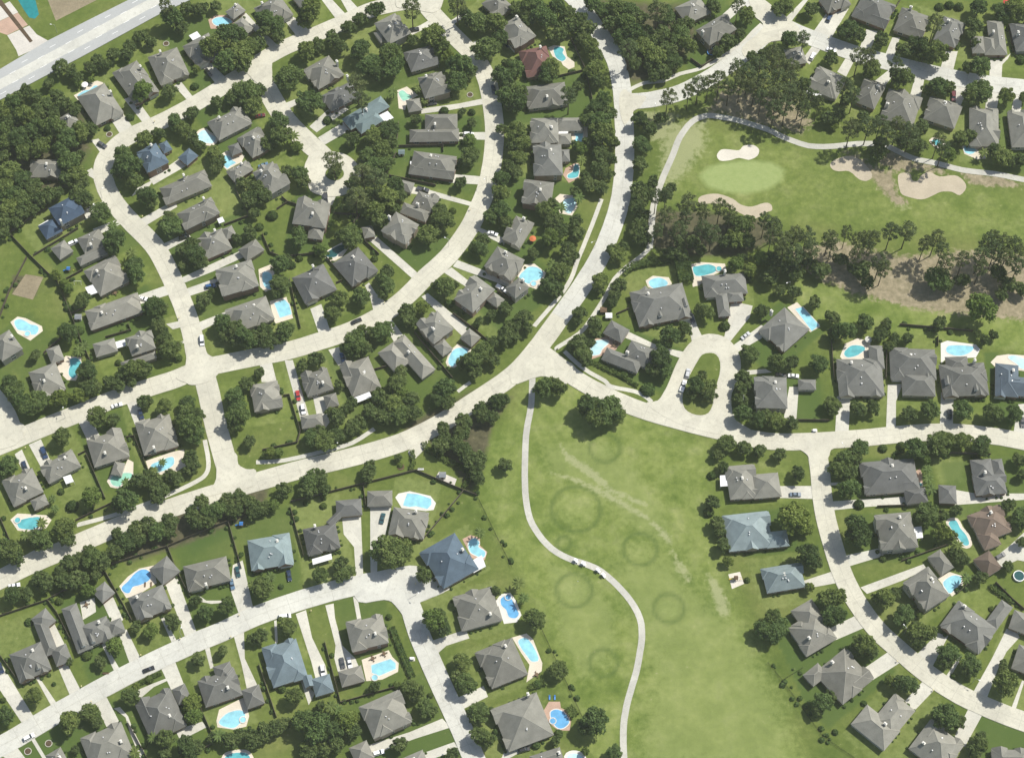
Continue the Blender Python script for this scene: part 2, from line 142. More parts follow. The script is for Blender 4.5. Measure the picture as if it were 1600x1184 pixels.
('garage', "dark-grey detached garage beside the third-from-left house on the right-hand road's lower side",'dark grey',1,-2.9,[(183.03,-55.85,-2.9,7.39,8.38,3.0,'h')], None,[], True,[]),
('garage', "brown detached garage beside the topmost house on the lower-right curve's right side",'brown',1,31.2,[(196.53,-87.23,31.2,8.26,9.17,3.0,'h')], None,[], True,[]),
('garage', "cool-grey detached garage beside the leftmost house on the lower-left street's upper side",'cool grey',1,42.1,[(-191.02,-111.67,42.1,7.24,7.46,3.0,'h')], None,[], True,[]),
('garage', "cool-grey detached garage beside the second-from-left house on the lower-left street's upper side",'cool grey',1,43.3,[(-167.64,-99.67,43.3,6.65,6.91,3.0,'h')], None,[], True,[]),
('garage', "cool-grey detached garage beside the third-from-left house on the lower-left street's upper side",'cool grey',1,41.6,[(-143.27,-90.0,41.6,9.1,9.27,3.0,'h')], None,[], True,[]),
('garage', "slate-teal detached garage beside the fifth-from-left house on the lower-left street's lower side",'slate teal',1,107.6,[(-76.09,-139.49,17.6,7.8,7.8,3.0,'h')], None,[], True,[]),
('garage', "warm-grey detached garage beside the sixth-from-left house on the lower-left street's lower side",'warm grey',1,106.3,[(-64.56,-135.7,16.3,9.64,6.93,3.0,'h')], None,[], True,[]),
('garage', "warm-grey detached garage beside the topmost house on the lower-centre street's left side",'warm grey',1,25.4,[(-59.48,-167.27,25.4,7.6,7.92,3.0,'h')], None,[], True,[])]
POOLS = [
("bright-blue free-form pool behind the second-from-left house on the upper-left street's upper side",'cyan','cream',[(-202.7,148.4),(-202.1,149.2),(-201.0,150.2),(-199.9,151.0),(-199.0,151.3),(-198.1,151.3),(-197.3,151.6),(-196.6,152.4),(-195.9,153.3),(-195.3,153.9),(-194.5,153.9),(-193.7,153.6),(-193.5,153.0),(-194.1,152.1),(-195.2,150.9),(-196.4,149.8),(-197.8,148.8),(-199.4,147.8),(-200.7,147.3),(-201.7,147.4),(-202.5,147.8)],[(-204.6,148.4),(-201.4,150.7),(-199.5,154.8),(-194.4,156.7),(-191.6,155.7),(-190.8,151.2),(-202.4,145.7)], None),
("bright-blue free-form pool behind the sixth-from-left house on the upper-left street's upper side",'cyan','brick',[(-142.7,191.3),(-142.3,192.1),(-141.3,192.8),(-140.2,193.2),(-138.8,193.3),(-137.2,193.1),(-135.9,192.7),(-134.7,192.1),(-133.8,191.2),(-133.4,190.4),(-134.0,189.8),(-135.1,189.3),(-136.4,188.9),(-137.8,188.6),(-139.3,188.3),(-140.6,188.5),(-141.7,189.2),(-142.5,190.3)],[(-144.7,191.8),(-141.4,194.6),(-134.5,194.6),(-131.8,189.4),(-135.5,186.6),(-143.2,186.6)], None),
("pale-blue free-form pool behind the lone house on the upper-left street's lower side",'pale','cream',[(-145.5,125.8),(-144.9,127.0),(-143.8,128.3),(-142.7,128.9),(-141.8,128.6),(-140.9,127.6),(-139.9,126.7),(-138.8,126.1),(-137.5,125.6),(-136.8,124.9),(-136.8,123.8),(-137.4,122.6),(-138.1,121.8),(-139.1,121.7),(-140.4,121.9),(-141.5,122.2),(-142.4,122.4),(-143.1,122.7),(-143.8,123.1),(-144.6,123.9),(-145.3,124.8)], None, None),
("bright-blue free-form pool behind the topmost house on the teardrop court's west side",'cyan','cream',[(-134.6,113.8),(-134.2,114.4),(-133.4,114.9),(-132.5,115.1),(-131.4,115.0),(-130.3,114.7),(-129.4,114.2),(-129.0,113.7),(-128.8,113.1),(-128.6,112.5),(-127.8,112.0),(-127.0,111.6),(-126.6,111.1),(-127.2,110.6),(-128.2,110.0),(-129.1,109.4),(-129.6,108.8),(-130.0,108.2),(-130.5,108.1),(-131.1,108.6),(-131.8,109.6),(-132.5,110.7),(-133.4,111.8),(-134.2,112.9)],[(-135.7,114.2),(-131.1,117.8),(-122.8,115.1),(-124.0,111.6),(-130.5,107.2),(-133.2,109.8)], None),
("green free-form pool behind the third-from-top house on the ring street's inner side",'green','cream',[(-52.9,149.8),(-52.6,150.6),(-51.9,151.0),(-51.1,151.2),(-50.5,150.8),(-49.8,150.1),(-49.1,149.3),(-48.2,148.7),(-47.3,148.1),(-46.8,147.5),(-47.1,147.0),(-47.9,146.5),(-48.7,146.1),(-49.4,145.7),(-50.2,145.3),(-50.9,145.5),(-51.8,146.7),(-52.6,148.4)],[(-53.7,151.2),(-49.2,153.4),(-43.8,148.4),(-49.0,144.8),(-49.7,140.2),(-52.7,141.1)], None),
("turquoise free-form pool behind the third-from-top house on the ring street's outer side",'teal','cream',[(19.8,175.3),(20.3,175.8),(21.0,176.1),(21.9,176.2),(22.8,175.9),(23.7,175.4),(24.4,174.8),(24.4,174.1),(24.0,173.3),(23.9,172.4),(24.4,171.5),(25.0,170.5),(25.4,169.6),(25.1,168.8),(24.4,168.1),(23.7,167.8),(22.8,168.1),(21.8,168.8),(21.0,169.6),(20.6,170.4),(20.3,171.1),(20.1,172.0),(19.8,173.1),(19.7,174.3)],[(17.0,175.7),(19.9,177.1),(24.9,176.2),(26.0,170.6),(29.4,167.3),(29.4,164.5),(26.7,163.1),(24.0,165.5),(22.9,168.2),(19.1,170.6)], None),
("bright-blue free-form pool behind the fifth-from-top house on the ring street's outer side",'cyan','cream',[(28.5,128.3),(29.5,128.8),(31.1,128.9),(32.2,128.7),(32.7,128.0),(32.8,126.9),(32.7,125.8),(32.7,124.6),(32.6,123.3),(32.1,122.4),(31.1,122.3),(29.7,122.7),(28.8,123.1),(28.8,123.6),(29.3,124.2),(29.6,124.9),(29.2,126.0),(28.6,127.3)],[(27.2,130.7),(34.9,131.0),(35.0,125.8),(33.6,122.2),(27.7,122.1)], None),
("turquoise free-form pool behind the sixth-from-top house on the ring street's outer side",'teal','brick',[(28.6,109.6),(29.2,110.1),(30.0,110.2),(30.5,109.6),(30.7,107.9),(30.6,105.5),(30.2,103.7),(28.9,102.9),(27.2,102.7),(25.9,102.8),(25.4,103.2),(25.3,103.9),(25.6,104.6),(26.2,105.1),(27.1,105.6),(27.8,106.3),(28.1,107.4),(28.3,108.7)],[(24.5,108.1),(29.0,111.1),(30.8,110.7),(30.7,102.8),(25.9,100.2),(23.3,104.6)], None),
("pale-blue free-form pool behind the seventh-from-top house on the ring street's outer side",'pale','cream',[(23.2,90.4),(23.9,91.2),(24.8,91.6),(25.8,91.9),(26.8,92.2),(27.8,92.4),(28.5,92.1),(28.8,91.2),(28.9,89.7),(28.7,88.3),(28.1,86.7),(27.3,85.0),(26.4,84.0),(25.4,84.0),(24.3,84.7),(23.6,85.7),(23.2,87.2),(23.0,89.0)],[(19.3,91.7),(21.8,94.3),(29.1,93.4),(29.6,87.4),(27.1,82.8),(21.7,84.0)], None),
("turquoise free-form pool behind the fifth-from-left house on the upper-right street's lower side",'teal','cream',[(193.6,123.1),(194.3,123.6),(195.5,123.9),(196.7,123.8),(197.6,123.3),(198.4,122.5),(198.7,121.8),(198.1,121.1),(197.0,120.4),(196.0,120.3),(194.9,121.0),(194.0,122.2)], None, None),
("bright-blue free-form pool behind the sixth-from-left house on the upper-right street's lower side",'cyan','cream',[(208.2,119.7),(209.0,120.2),(210.2,120.3),(211.3,120.2),(212.2,119.6),(213.1,118.7),(213.5,117.8),(212.9,117.0),(211.9,116.2),(210.8,115.8),(209.9,115.9),(209.0,116.3),(208.3,116.9),(208.0,117.8),(207.9,118.9)],[(207.2,120.4),(212.1,121.3),(214.7,117.8),(218.4,116.9),(217.6,113.4),(213.5,112.9),(207.9,116.0)], None),
("bright-blue free-form pool behind the leftmost house on the far-left street's upper side",'cyan','cream',[(-219.0,28.0),(-218.8,28.7),(-218.1,29.2),(-217.4,29.4),(-216.7,29.4),(-215.8,29.2),(-214.9,28.8),(-213.9,28.2),(-212.8,27.4),(-211.8,26.8),(-210.9,26.6),(-210.1,26.5),(-209.3,26.4),(-208.7,26.0),(-208.2,25.4),(-208.0,24.8),(-208.0,23.8),(-208.3,22.8),(-208.9,22.0),(-209.7,21.7),(-210.7,21.8),(-211.7,22.0),(-212.4,22.4),(-213.1,23.0),(-214.0,23.6),(-215.0,23.8),(-216.2,23.9),(-217.2,24.4),(-218.0,25.5),(-218.7,26.8)],[(-220.8,28.0),(-217.9,30.8),(-214.3,30.0),(-206.7,26.0),(-206.0,23.6),(-211.0,18.8),(-217.0,22.4)],(-212.6,22.1)),
("turquoise free-form pool behind the second-from-left house on the far-left street's upper side",'teal','cream',[(-192.6,9.7),(-191.9,10.1),(-190.8,10.3),(-189.8,10.1),(-189.0,9.6),(-188.2,8.7),(-187.7,7.7),(-187.8,6.7),(-188.1,5.5),(-188.6,4.2),(-188.9,2.8),(-189.4,1.3),(-189.9,0.3),(-190.6,0.3),(-191.5,0.8),(-192.1,1.5),(-192.5,2.3),(-192.7,3.3),(-192.7,4.2),(-192.6,5.0),(-192.4,5.7),(-192.3,6.6),(-192.4,7.7),(-192.7,8.8)],[(-198.4,5.0),(-194.8,11.3),(-187.8,10.5),(-187.9,4.2),(-189.1,-0.9),(-193.0,-0.5)], None),
("bright-blue free-form pool behind the fifth-from-top house on the crescent street's east side",'cyan','cream',[(-111.2,52.3),(-110.8,53.2),(-110.0,53.6),(-109.1,53.6),(-108.3,53.2),(-107.5,52.5),(-106.9,51.5),(-106.5,50.0),(-106.2,48.1),(-106.2,46.6),(-106.5,45.5),(-107.0,44.8),(-107.6,44.6),(-108.4,44.8),(-109.4,45.5),(-110.2,46.6),(-110.8,48.4),(-111.2,50.6)],[(-113.1,54.8),(-107.9,57.3),(-106.2,55.6),(-105.3,45.8),(-109.3,43.3),(-111.9,45.8)], None),
("bright-blue rectangular pool behind the sixth-from-top house on the crescent street's east side",'cyan','cream',[(-105.1,37.5),(-100.6,39.3),(-98.5,36.8),(-97.2,32.0),(-102.2,30.2)],[(-107.3,38.5),(-99.9,40.7),(-96.4,30.0),(-104.2,27.2)], None),
("dark-teal free-form pool behind the second-from-left house on the lower ring's upper side",'dark','cream',[(-83.1,61.4),(-83.4,62.0),(-83.2,62.7),(-82.8,63.5),(-82.0,64.3),(-80.8,65.2),(-79.7,66.0),(-78.5,66.7),(-77.2,67.3),(-76.1,67.6),(-75.1,67.5),(-74.2,67.1),(-73.9,66.4),(-74.7,65.4),(-76.1,64.2),(-77.4,63.1),(-78.1,62.2),(-78.7,61.4),(-79.5,61.0),(-80.7,60.9),(-82.1,61.0)],[(-83.7,60.6),(-83.2,64.3),(-76.2,68.9),(-72.5,67.6),(-75.9,61.4),(-80.8,58.1)], None),
("bright-blue free-form pool behind the fifth-from-left house on the lower ring's lower side",'cyan','cream',[(-27.6,9.7),(-27.2,11.0),(-26.6,12.5),(-25.9,13.7),(-25.1,14.4),(-24.1,15.0),(-23.1,15.2),(-21.8,15.2),(-20.4,15.0),(-19.4,14.4),(-19.3,13.5),(-19.7,12.4),(-20.3,11.3),(-21.0,10.5),(-22.0,9.7),(-23.0,8.9),(-24.0,7.9),(-24.9,6.8),(-25.8,6.2),(-26.5,6.2),(-27.1,6.7),(-27.5,7.4),(-27.7,8.0),(-27.7,8.8)],[(-28.9,8.1),(-27.3,13.7),(-23.8,17.2),(-17.8,14.4),(-18.8,10.5),(-25.1,5.4),(-27.9,5.8)], None),
("bright-blue free-form pool behind the tenth-from-top house on the ring street's outer side",'cyan','cream',[(3.2,50.7),(3.5,51.8),(4.4,53.0),(5.4,54.0),(6.1,54.8),(6.9,55.6),(7.9,56.0),(9.0,56.1),(10.3,56.0),(11.4,55.6),(12.4,54.9),(13.2,54.0),(13.7,53.1),(13.8,52.3),(13.7,51.5),(13.2,50.7),(12.3,49.9),(11.1,49.2),(10.0,48.6),(9.0,48.0),(8.1,47.5),(7.1,47.4),(5.7,48.2),(4.1,49.4)],[(1.4,52.3),(5.7,57.3),(10.0,57.7),(15.1,53.1),(13.9,49.0),(10.7,44.6),(7.1,46.2)],(9.6,47.4)),
("bright-blue free-form pool behind the second-from-left house on the horseshoe court's outer side",'cyan','cream',[(60.8,48.2),(61.2,48.9),(61.8,49.4),(62.7,49.9),(63.7,50.2),(65.0,50.4),(66.2,50.3),(67.4,49.8),(68.5,49.0),(69.1,48.2),(69.2,47.5),(68.9,46.8),(68.2,46.2),(67.2,45.5),(65.9,44.9),(64.6,44.6),(63.6,44.7),(62.6,45.2),(61.8,45.8),(61.2,46.5),(60.9,47.4)],[(59.4,49.0),(62.7,51.5),(69.8,50.7),(71.1,47.4),(65.3,43.3),(60.4,45.8)], None),
("turquoise free-form pool behind the third-from-left house on the horseshoe court's outer side",'teal','cream',[(80.7,55.6),(81.1,56.1),(81.8,56.3),(82.9,56.4),(84.4,56.8),(86.2,57.2),(87.9,57.3),(89.3,56.9),(90.4,56.3),(91.2,55.6),(91.4,54.9),(91.2,54.2),(90.6,53.6),(89.5,52.9),(88.1,52.4),(86.6,51.9),(85.0,51.5),(83.3,51.3),(81.9,51.5),(81.1,52.7),(80.7,54.3)],[(79.3,57.3),(84.4,58.5),(95.1,57.7),(95.6,54.8),(88.3,51.1),(83.2,46.6),(80.3,45.8)],(92.3,55.0)),
("pale-blue free-form pool behind the leftmost house on the horseshoe court's outer side",'pale','brick',[(35.0,16.8),(35.5,17.8),(36.2,18.4),(37.2,18.8),(38.5,19.0),(40.1,19.0),(41.4,18.8),(42.0,18.6),(42.3,18.2),(42.2,17.6),(41.4,16.7),(40.2,15.5),(39.2,14.4),(38.8,13.5),(38.6,12.7),(38.1,12.1),(36.8,11.7),(35.3,11.5),(34.2,11.9),(34.1,13.3),(34.5,15.2)],[(33.6,14.4),(35.8,19.6),(41.4,20.8),(47.6,17.6),(45.5,14.4),(39.1,11.3),(34.9,9.7)], None),
("bright-blue rectangular pool behind the fifth-from-left house on the horseshoe court's outer side",'cyan','cream',[(125.1,34.6),(128.3,35.6),(135.1,26.4),(131.7,23.6)],[(121.6,35.4),(126.1,38.1),(135.6,25.7),(131.0,23.0)], None),
("turquoise free-form pool behind the leftmost house on the right-hand road's upper side",'teal','cream',[(145.0,12.1),(145.1,12.8),(145.5,13.7),(146.2,14.4),(147.0,15.2),(148.0,16.0),(149.1,16.4),(150.5,16.5),(152.1,16.3),(153.3,16.0),(154.0,15.6),(154.3,15.0),(154.3,14.4),(153.9,13.9),(153.1,13.3),(152.3,12.7),(151.7,12.2),(151.0,11.7),(150.1,11.3),(149.0,10.9),(147.7,10.6),(146.6,10.5),(145.8,10.8),(145.2,11.4)],[(143.1,10.9),(145.7,17.2),(151.5,20.0),(157.0,18.4),(156.1,10.1),(153.3,7.4),(144.4,8.9)], None),
("bright-blue free-form pool behind the third-from-left house on the right-hand road's upper side",'cyan','white',[(190.0,15.2),(190.4,15.8),(191.1,16.2),(192.5,16.4),(195.3,16.5),(198.7,16.3),(201.2,16.0),(202.0,15.6),(201.9,15.0),(201.4,14.3),(200.7,13.5),(199.6,12.7),(198.4,12.1),(197.1,11.6),(195.6,11.3),(194.1,11.3),(192.6,11.6),(191.1,12.2),(190.1,12.9),(189.7,13.6),(189.7,14.5)],[(187.7,17.6),(190.7,18.8),(203.1,16.8),(204.6,14.4),(202.4,10.5),(189.1,9.7),(186.8,7.4)], None),
("pale-blue free-form pool behind the fourth-from-left house on the right-hand road's upper side",'pale','cream',[(216.4,10.5),(216.8,11.1),(218.0,11.3),(219.3,11.3),(220.6,10.9),(222.0,10.3),(223.3,9.7),(224.4,9.3),(225.3,8.8),(225.9,8.1),(226.1,6.8),(226.0,5.2),(225.4,4.2),(224.1,4.2),(222.4,4.8),(221.0,5.4),(220.6,5.8),(220.5,6.3),(220.2,7.0),(218.9,8.1),(217.3,9.4)],[(208.5,8.1),(211.6,11.3),(216.6,12.1),(226.2,11.3),(225.3,3.4),(210.3,5.8)], None),
("turquoise free-form pool behind the leftmost house on the far-left street's lower side",'teal','cream',[(-207.2,-67.0),(-206.6,-66.5),(-205.7,-66.2),(-204.6,-65.9),(-203.6,-65.6),(-202.5,-65.3),(-201.3,-65.2),(-200.1,-65.0),(-198.9,-64.9),(-198.0,-65.2),(-197.4,-65.8),(-197.1,-66.8),(-197.2,-67.7),(-197.9,-68.6),(-198.8,-69.6),(-199.8,-70.2),(-200.5,-70.6),(-201.2,-70.6),(-202.1,-70.6),(-203.4,-70.5),(-205.0,-70.3),(-206.2,-69.9),(-206.9,-69.0),(-207.2,-67.9)],[(-210.3,-66.2),(-207.6,-63.3),(-201.5,-63.7),(-195.4,-64.1),(-193.0,-66.2),(-194.8,-69.9),(-201.3,-72.0),(-206.7,-71.0)],(-207.2,-66.5)),
("green free-form pool behind the third-from-left house on the far-left street's lower side",'green','cream',[(-169.9,-48.6),(-170.0,-47.9),(-169.9,-47.1),(-169.4,-46.4),(-168.4,-45.8),(-167.0,-45.3),(-165.5,-44.9),(-164.0,-44.7),(-162.5,-44.7),(-161.4,-44.9),(-160.8,-45.4),(-160.6,-46.1),(-160.9,-46.8),(-161.9,-47.4),(-163.3,-48.0),(-164.5,-48.6),(-165.0,-49.4),(-165.3,-50.3),(-165.7,-50.8),(-166.5,-51.0),(-167.5,-50.8),(-168.4,-50.5),(-169.1,-50.0),(-169.6,-49.3)],[(-171.4,-48.6),(-170.2,-45.7),(-165.0,-43.4),(-163.4,-38.2),(-160.9,-39.7),(-160.5,-46.4),(-166.2,-52.1),(-169.7,-51.2)], None),
("bright-blue free-form pool behind the fourth-from-left house on the far-left street's lower side",'cyan','cream',[(-153.3,-41.2),(-152.8,-40.6),(-152.0,-40.1),(-151.0,-39.7),(-150.0,-39.2),(-148.8,-38.7),(-147.7,-38.2),(-146.5,-37.7),(-145.3,-37.3),(-144.4,-37.3),(-143.8,-38.1),(-143.6,-39.3),(-143.7,-40.4),(-144.2,-41.3),(-145.0,-42.0),(-146.0,-42.7),(-147.1,-43.3),(-148.2,-43.8),(-149.3,-44.2),(-150.3,-44.4),(-151.2,-44.4),(-152.0,-44.2),(-152.7,-43.3),(-153.2,-42.2)],[(-155.8,-39.1),(-144.6,-34.8),(-139.9,-33.7),(-138.3,-41.2),(-143.8,-45.1),(-153.2,-45.8)], None),
("bright-blue angular pool behind the topmost house on the lower-centre street's right side",'cyan','white',[(-45.5,-58.2),(-44.2,-54.2),(-39.8,-54.5),(-34.0,-56.7),(-33.9,-59.3),(-35.6,-61.3),(-40.4,-60.0),(-43.1,-60.4),(-45.8,-59.7)],[(-49.2,-56.0),(-47.9,-54.2),(-43.2,-53.1),(-34.4,-55.3),(-32.0,-58.6),(-32.9,-61.7),(-36.3,-62.2),(-46.4,-60.8)], None),
("bright-blue free-form pool behind the second-from-top house on the lower-centre street's right side",'cyan','brick',[(-18.0,-76.4),(-17.4,-75.5),(-16.5,-74.8),(-15.7,-74.6),(-14.9,-74.9),(-14.2,-75.6),(-13.7,-76.4),(-13.7,-77.1),(-14.0,-77.8),(-14.0,-78.5),(-13.2,-79.2),(-12.0,-79.9),(-11.2,-80.7),(-11.1,-81.6),(-11.4,-82.6),(-12.0,-83.2),(-12.9,-83.1),(-14.2,-82.7),(-15.3,-82.1),(-16.2,-81.6),(-17.0,-81.1),(-17.6,-80.3),(-18.0,-79.1),(-18.2,-77.6)],[(-20.7,-74.9),(-17.4,-73.1),(-13.4,-74.2),(-13.3,-77.8),(-10.3,-80.7),(-11.3,-84.3),(-16.6,-83.5)], None),
("turquoise free-form pool behind the second-from-left house on the right-hand road's lower side",'teal','brick',[(168.5,-49.5),(169.8,-49.3),(171.6,-49.3),(172.9,-49.5),(173.4,-49.8),(173.4,-50.3),(173.0,-50.7),(171.8,-51.2),(170.2,-51.6),(169.0,-51.7),(168.4,-51.2),(168.2,-50.2)],[(167.5,-45.7),(173.2,-42.7),(173.9,-45.7),(173.4,-51.6),(168.9,-52.3)], None),
("turquoise free-form pool behind the topmost house on the lower-right curve's right side",'teal','cream',[(183.4,-67.0),(184.1,-66.6),(185.2,-66.4),(186.1,-66.6),(186.6,-67.4),(187.0,-68.6),(187.4,-69.9),(188.2,-71.1),(189.1,-72.3),(189.8,-73.5),(190.2,-74.8),(190.5,-76.1),(190.5,-77.1),(190.0,-77.7),(189.2,-77.9),(188.3,-77.6),(187.5,-76.6),(186.6,-75.0),(185.7,-73.5),(184.8,-72.0),(183.8,-70.4),(183.2,-69.1),(182.9,-68.2),(183.0,-67.5)], None, None),
("bright-blue free-form pool behind the third-from-top house on the lower-right curve's right side",'cyan','cream',[(178.1,-94.1),(179.1,-93.1),(180.6,-92.0),(182.0,-91.3),(183.3,-91.1),(184.4,-91.3),(185.3,-91.6),(185.7,-92.2),(185.7,-93.0),(185.5,-93.8),(185.2,-94.4),(184.6,-95.1),(183.9,-95.9),(182.8,-97.1),(181.6,-98.3),(180.6,-99.0),(179.8,-98.8),(179.3,-97.9),(178.8,-96.9),(178.3,-96.0),(178.0,-95.1)],[(175.9,-92.4),(180.9,-89.5),(186.9,-91.6),(185.8,-96.6),(181.1,-100.4)], None),
("deep-blue kidney-shaped pool behind the third-from-left house on the lower-left street's upper side",'blue','cream',[(-161.0,-96.6),(-160.5,-95.7),(-159.6,-94.8),(-158.6,-93.8),(-157.7,-92.5),(-156.7,-91.0),(-155.6,-89.9),(-154.6,-89.1),(-153.5,-88.6),(-152.5,-88.5),(-151.5,-88.6),(-150.5,-89.2),(-149.9,-89.9),(-149.5,-90.8),(-149.4,-92.0),(-149.8,-93.1),(-150.7,-93.9),(-152.0,-94.6),(-153.2,-95.2),(-154.4,-95.6),(-155.5,-95.8),(-156.4,-96.2),(-156.9,-97.0),(-157.2,-98.0),(-157.5,-98.7),(-158.2,-99.0),(-158.9,-98.9),(-159.5,-98.7),(-160.2,-98.2),(-160.8,-97.4)],[(-162.1,-95.9),(-158.8,-91.6),(-154.5,-88.1),(-148.6,-86.7),(-146.7,-94.5),(-153.5,-99.4),(-158.7,-101.1)], None),
("bright-blue free-form pool behind the fourth-from-left house on the lower-left street's lower side",'cyan','cream',[(-116.5,-152.6),(-115.7,-151.7),(-114.7,-150.7),(-113.5,-149.9),(-112.0,-149.4),(-110.4,-149.0),(-109.0,-148.9),(-108.0,-149.2),(-107.3,-149.9),(-106.9,-150.6),(-106.8,-151.4),(-107.1,-152.4),(-107.5,-153.2),(-108.0,-153.9),(-108.7,-154.4),(-109.3,-154.9),(-109.8,-155.4),(-110.4,-155.9),(-111.1,-156.2),(-112.4,-156.2),(-113.8,-155.9),(-115.0,-155.6),(-115.9,-155.2),(-116.6,-154.7),(-117.0,-154.2),(-117.1,-153.7),(-116.9,-153.2)],[(-117.4,-148.6),(-107.4,-143.3),(-105.2,-151.3),(-106.1,-155.6),(-111.1,-156.9),(-117.6,-155.9),(-118.2,-153.2)],(-107.6,-152.9)),
("turquoise pool cut by the frame below the fourth-from-left house on the lower-left street's lower side",'teal','cream',[(-113.6,-168.0),(-113.1,-167.4),(-112.2,-167.0),(-111.1,-166.7),(-109.5,-166.4),(-107.6,-166.3),(-106.1,-166.4),(-105.1,-166.8),(-104.4,-167.5),(-103.9,-168.3),(-103.4,-169.4),(-103.1,-170.7),(-103.9,-171.6),(-106.7,-172.0),(-110.5,-172.0),(-113.4,-171.6),(-114.2,-170.6),(-114.1,-169.2)], None, None),
("bright-blue rectangular pool behind the sixth-from-left house on the lower-left street's lower side",'cyan','cream',[(-57.0,-130.1),(-49.3,-127.4),(-47.2,-129.1),(-47.1,-131.5),(-53.7,-134.5),(-56.6,-133.2)],[(-61.0,-127.7),(-50.1,-123.6),(-48.6,-126.4),(-45.9,-129.1),(-46.1,-132.8),(-52.3,-136.0),(-58.8,-136.7)],(-55.4,-135.3)),
("deep-blue free-form pool behind the third-from-top house on the lower-centre street's right side",'blue','white',[(-4.6,-101.5),(-4.1,-100.9),(-3.4,-100.4),(-2.6,-100.1),(-1.9,-100.1),(-1.2,-100.3),(-0.5,-100.8),(-0.1,-101.5),(0.3,-102.5),(0.8,-103.6),(1.5,-105.0),(2.3,-106.5),(2.8,-107.8),(2.6,-108.7),(2.0,-109.5),(1.3,-109.9),(0.5,-109.9),(-0.5,-109.7),(-1.3,-109.2),(-1.7,-108.4),(-2.0,-107.3),(-2.3,-106.4),(-2.9,-105.7),(-3.7,-105.0),(-4.3,-104.3),(-4.6,-103.4),(-4.7,-102.4)],[(-7.6,-103.6),(-4.6,-99.4),(-0.7,-98.7),(1.6,-102.2),(3.9,-108.5),(2.0,-111.6),(-3.3,-112.3),(-4.6,-107.8)],(-1.6,-100.8)),
("bright-blue free-form pool behind the fourth-from-top house on the lower-centre street's right side",'cyan','cream',[(2.6,-119.5),(3.5,-118.8),(5.0,-118.3),(6.5,-118.8),(8.2,-121.2),(9.9,-124.5),(10.8,-127.1),(10.4,-128.2),(9.2,-128.5),(8.1,-128.4),(7.3,-127.8),(6.6,-126.8),(5.8,-125.7),(5.2,-124.8),(4.5,-123.9),(3.9,-123.0),(3.2,-121.8),(2.6,-120.5)],[(0.0,-118.2),(5.9,-116.4),(8.5,-118.8),(12.3,-129.1),(12.0,-132.5),(5.8,-137.2),(7.1,-129.8),(3.9,-125.0)], None),
("deep-blue free-form pool behind the fifth-from-top house on the lower-centre street's right side",'blue','brick',[(15.4,-149.9),(15.9,-149.2),(16.7,-148.8),(17.6,-148.6),(18.6,-148.7),(19.6,-149.1),(20.5,-149.6),(21.2,-150.3),(21.8,-151.1),(22.2,-151.9),(22.6,-152.6),(22.8,-153.3),(22.8,-153.9),(22.5,-154.6),(21.8,-155.3),(21.1,-155.9),(20.3,-156.3),(19.4,-156.5),(18.5,-156.3),(17.7,-155.8),(16.9,-154.9),(16.3,-153.9),(15.8,-152.6),(15.4,-151.1)],[(12.2,-149.9),(14.8,-145.3),(19.3,-145.3),(19.6,-147.9),(22.1,-149.1),(23.7,-153.2),(23.0,-157.3),(18.5,-157.2),(15.3,-154.7)],(16.3,-153.4)),
("pale-blue free-form pool behind the sixth-from-top house on the lower-centre street's right side",'pale','white',[(21.9,-168.0),(22.3,-167.4),(23.2,-166.9),(24.1,-166.7),(25.2,-166.7),(26.4,-167.0),(27.3,-167.4),(27.9,-167.8),(28.1,-168.4),(27.9,-169.0),(26.9,-169.8),(25.4,-170.6),(24.1,-170.9),(23.1,-170.3),(22.2,-169.0)], None, None)]
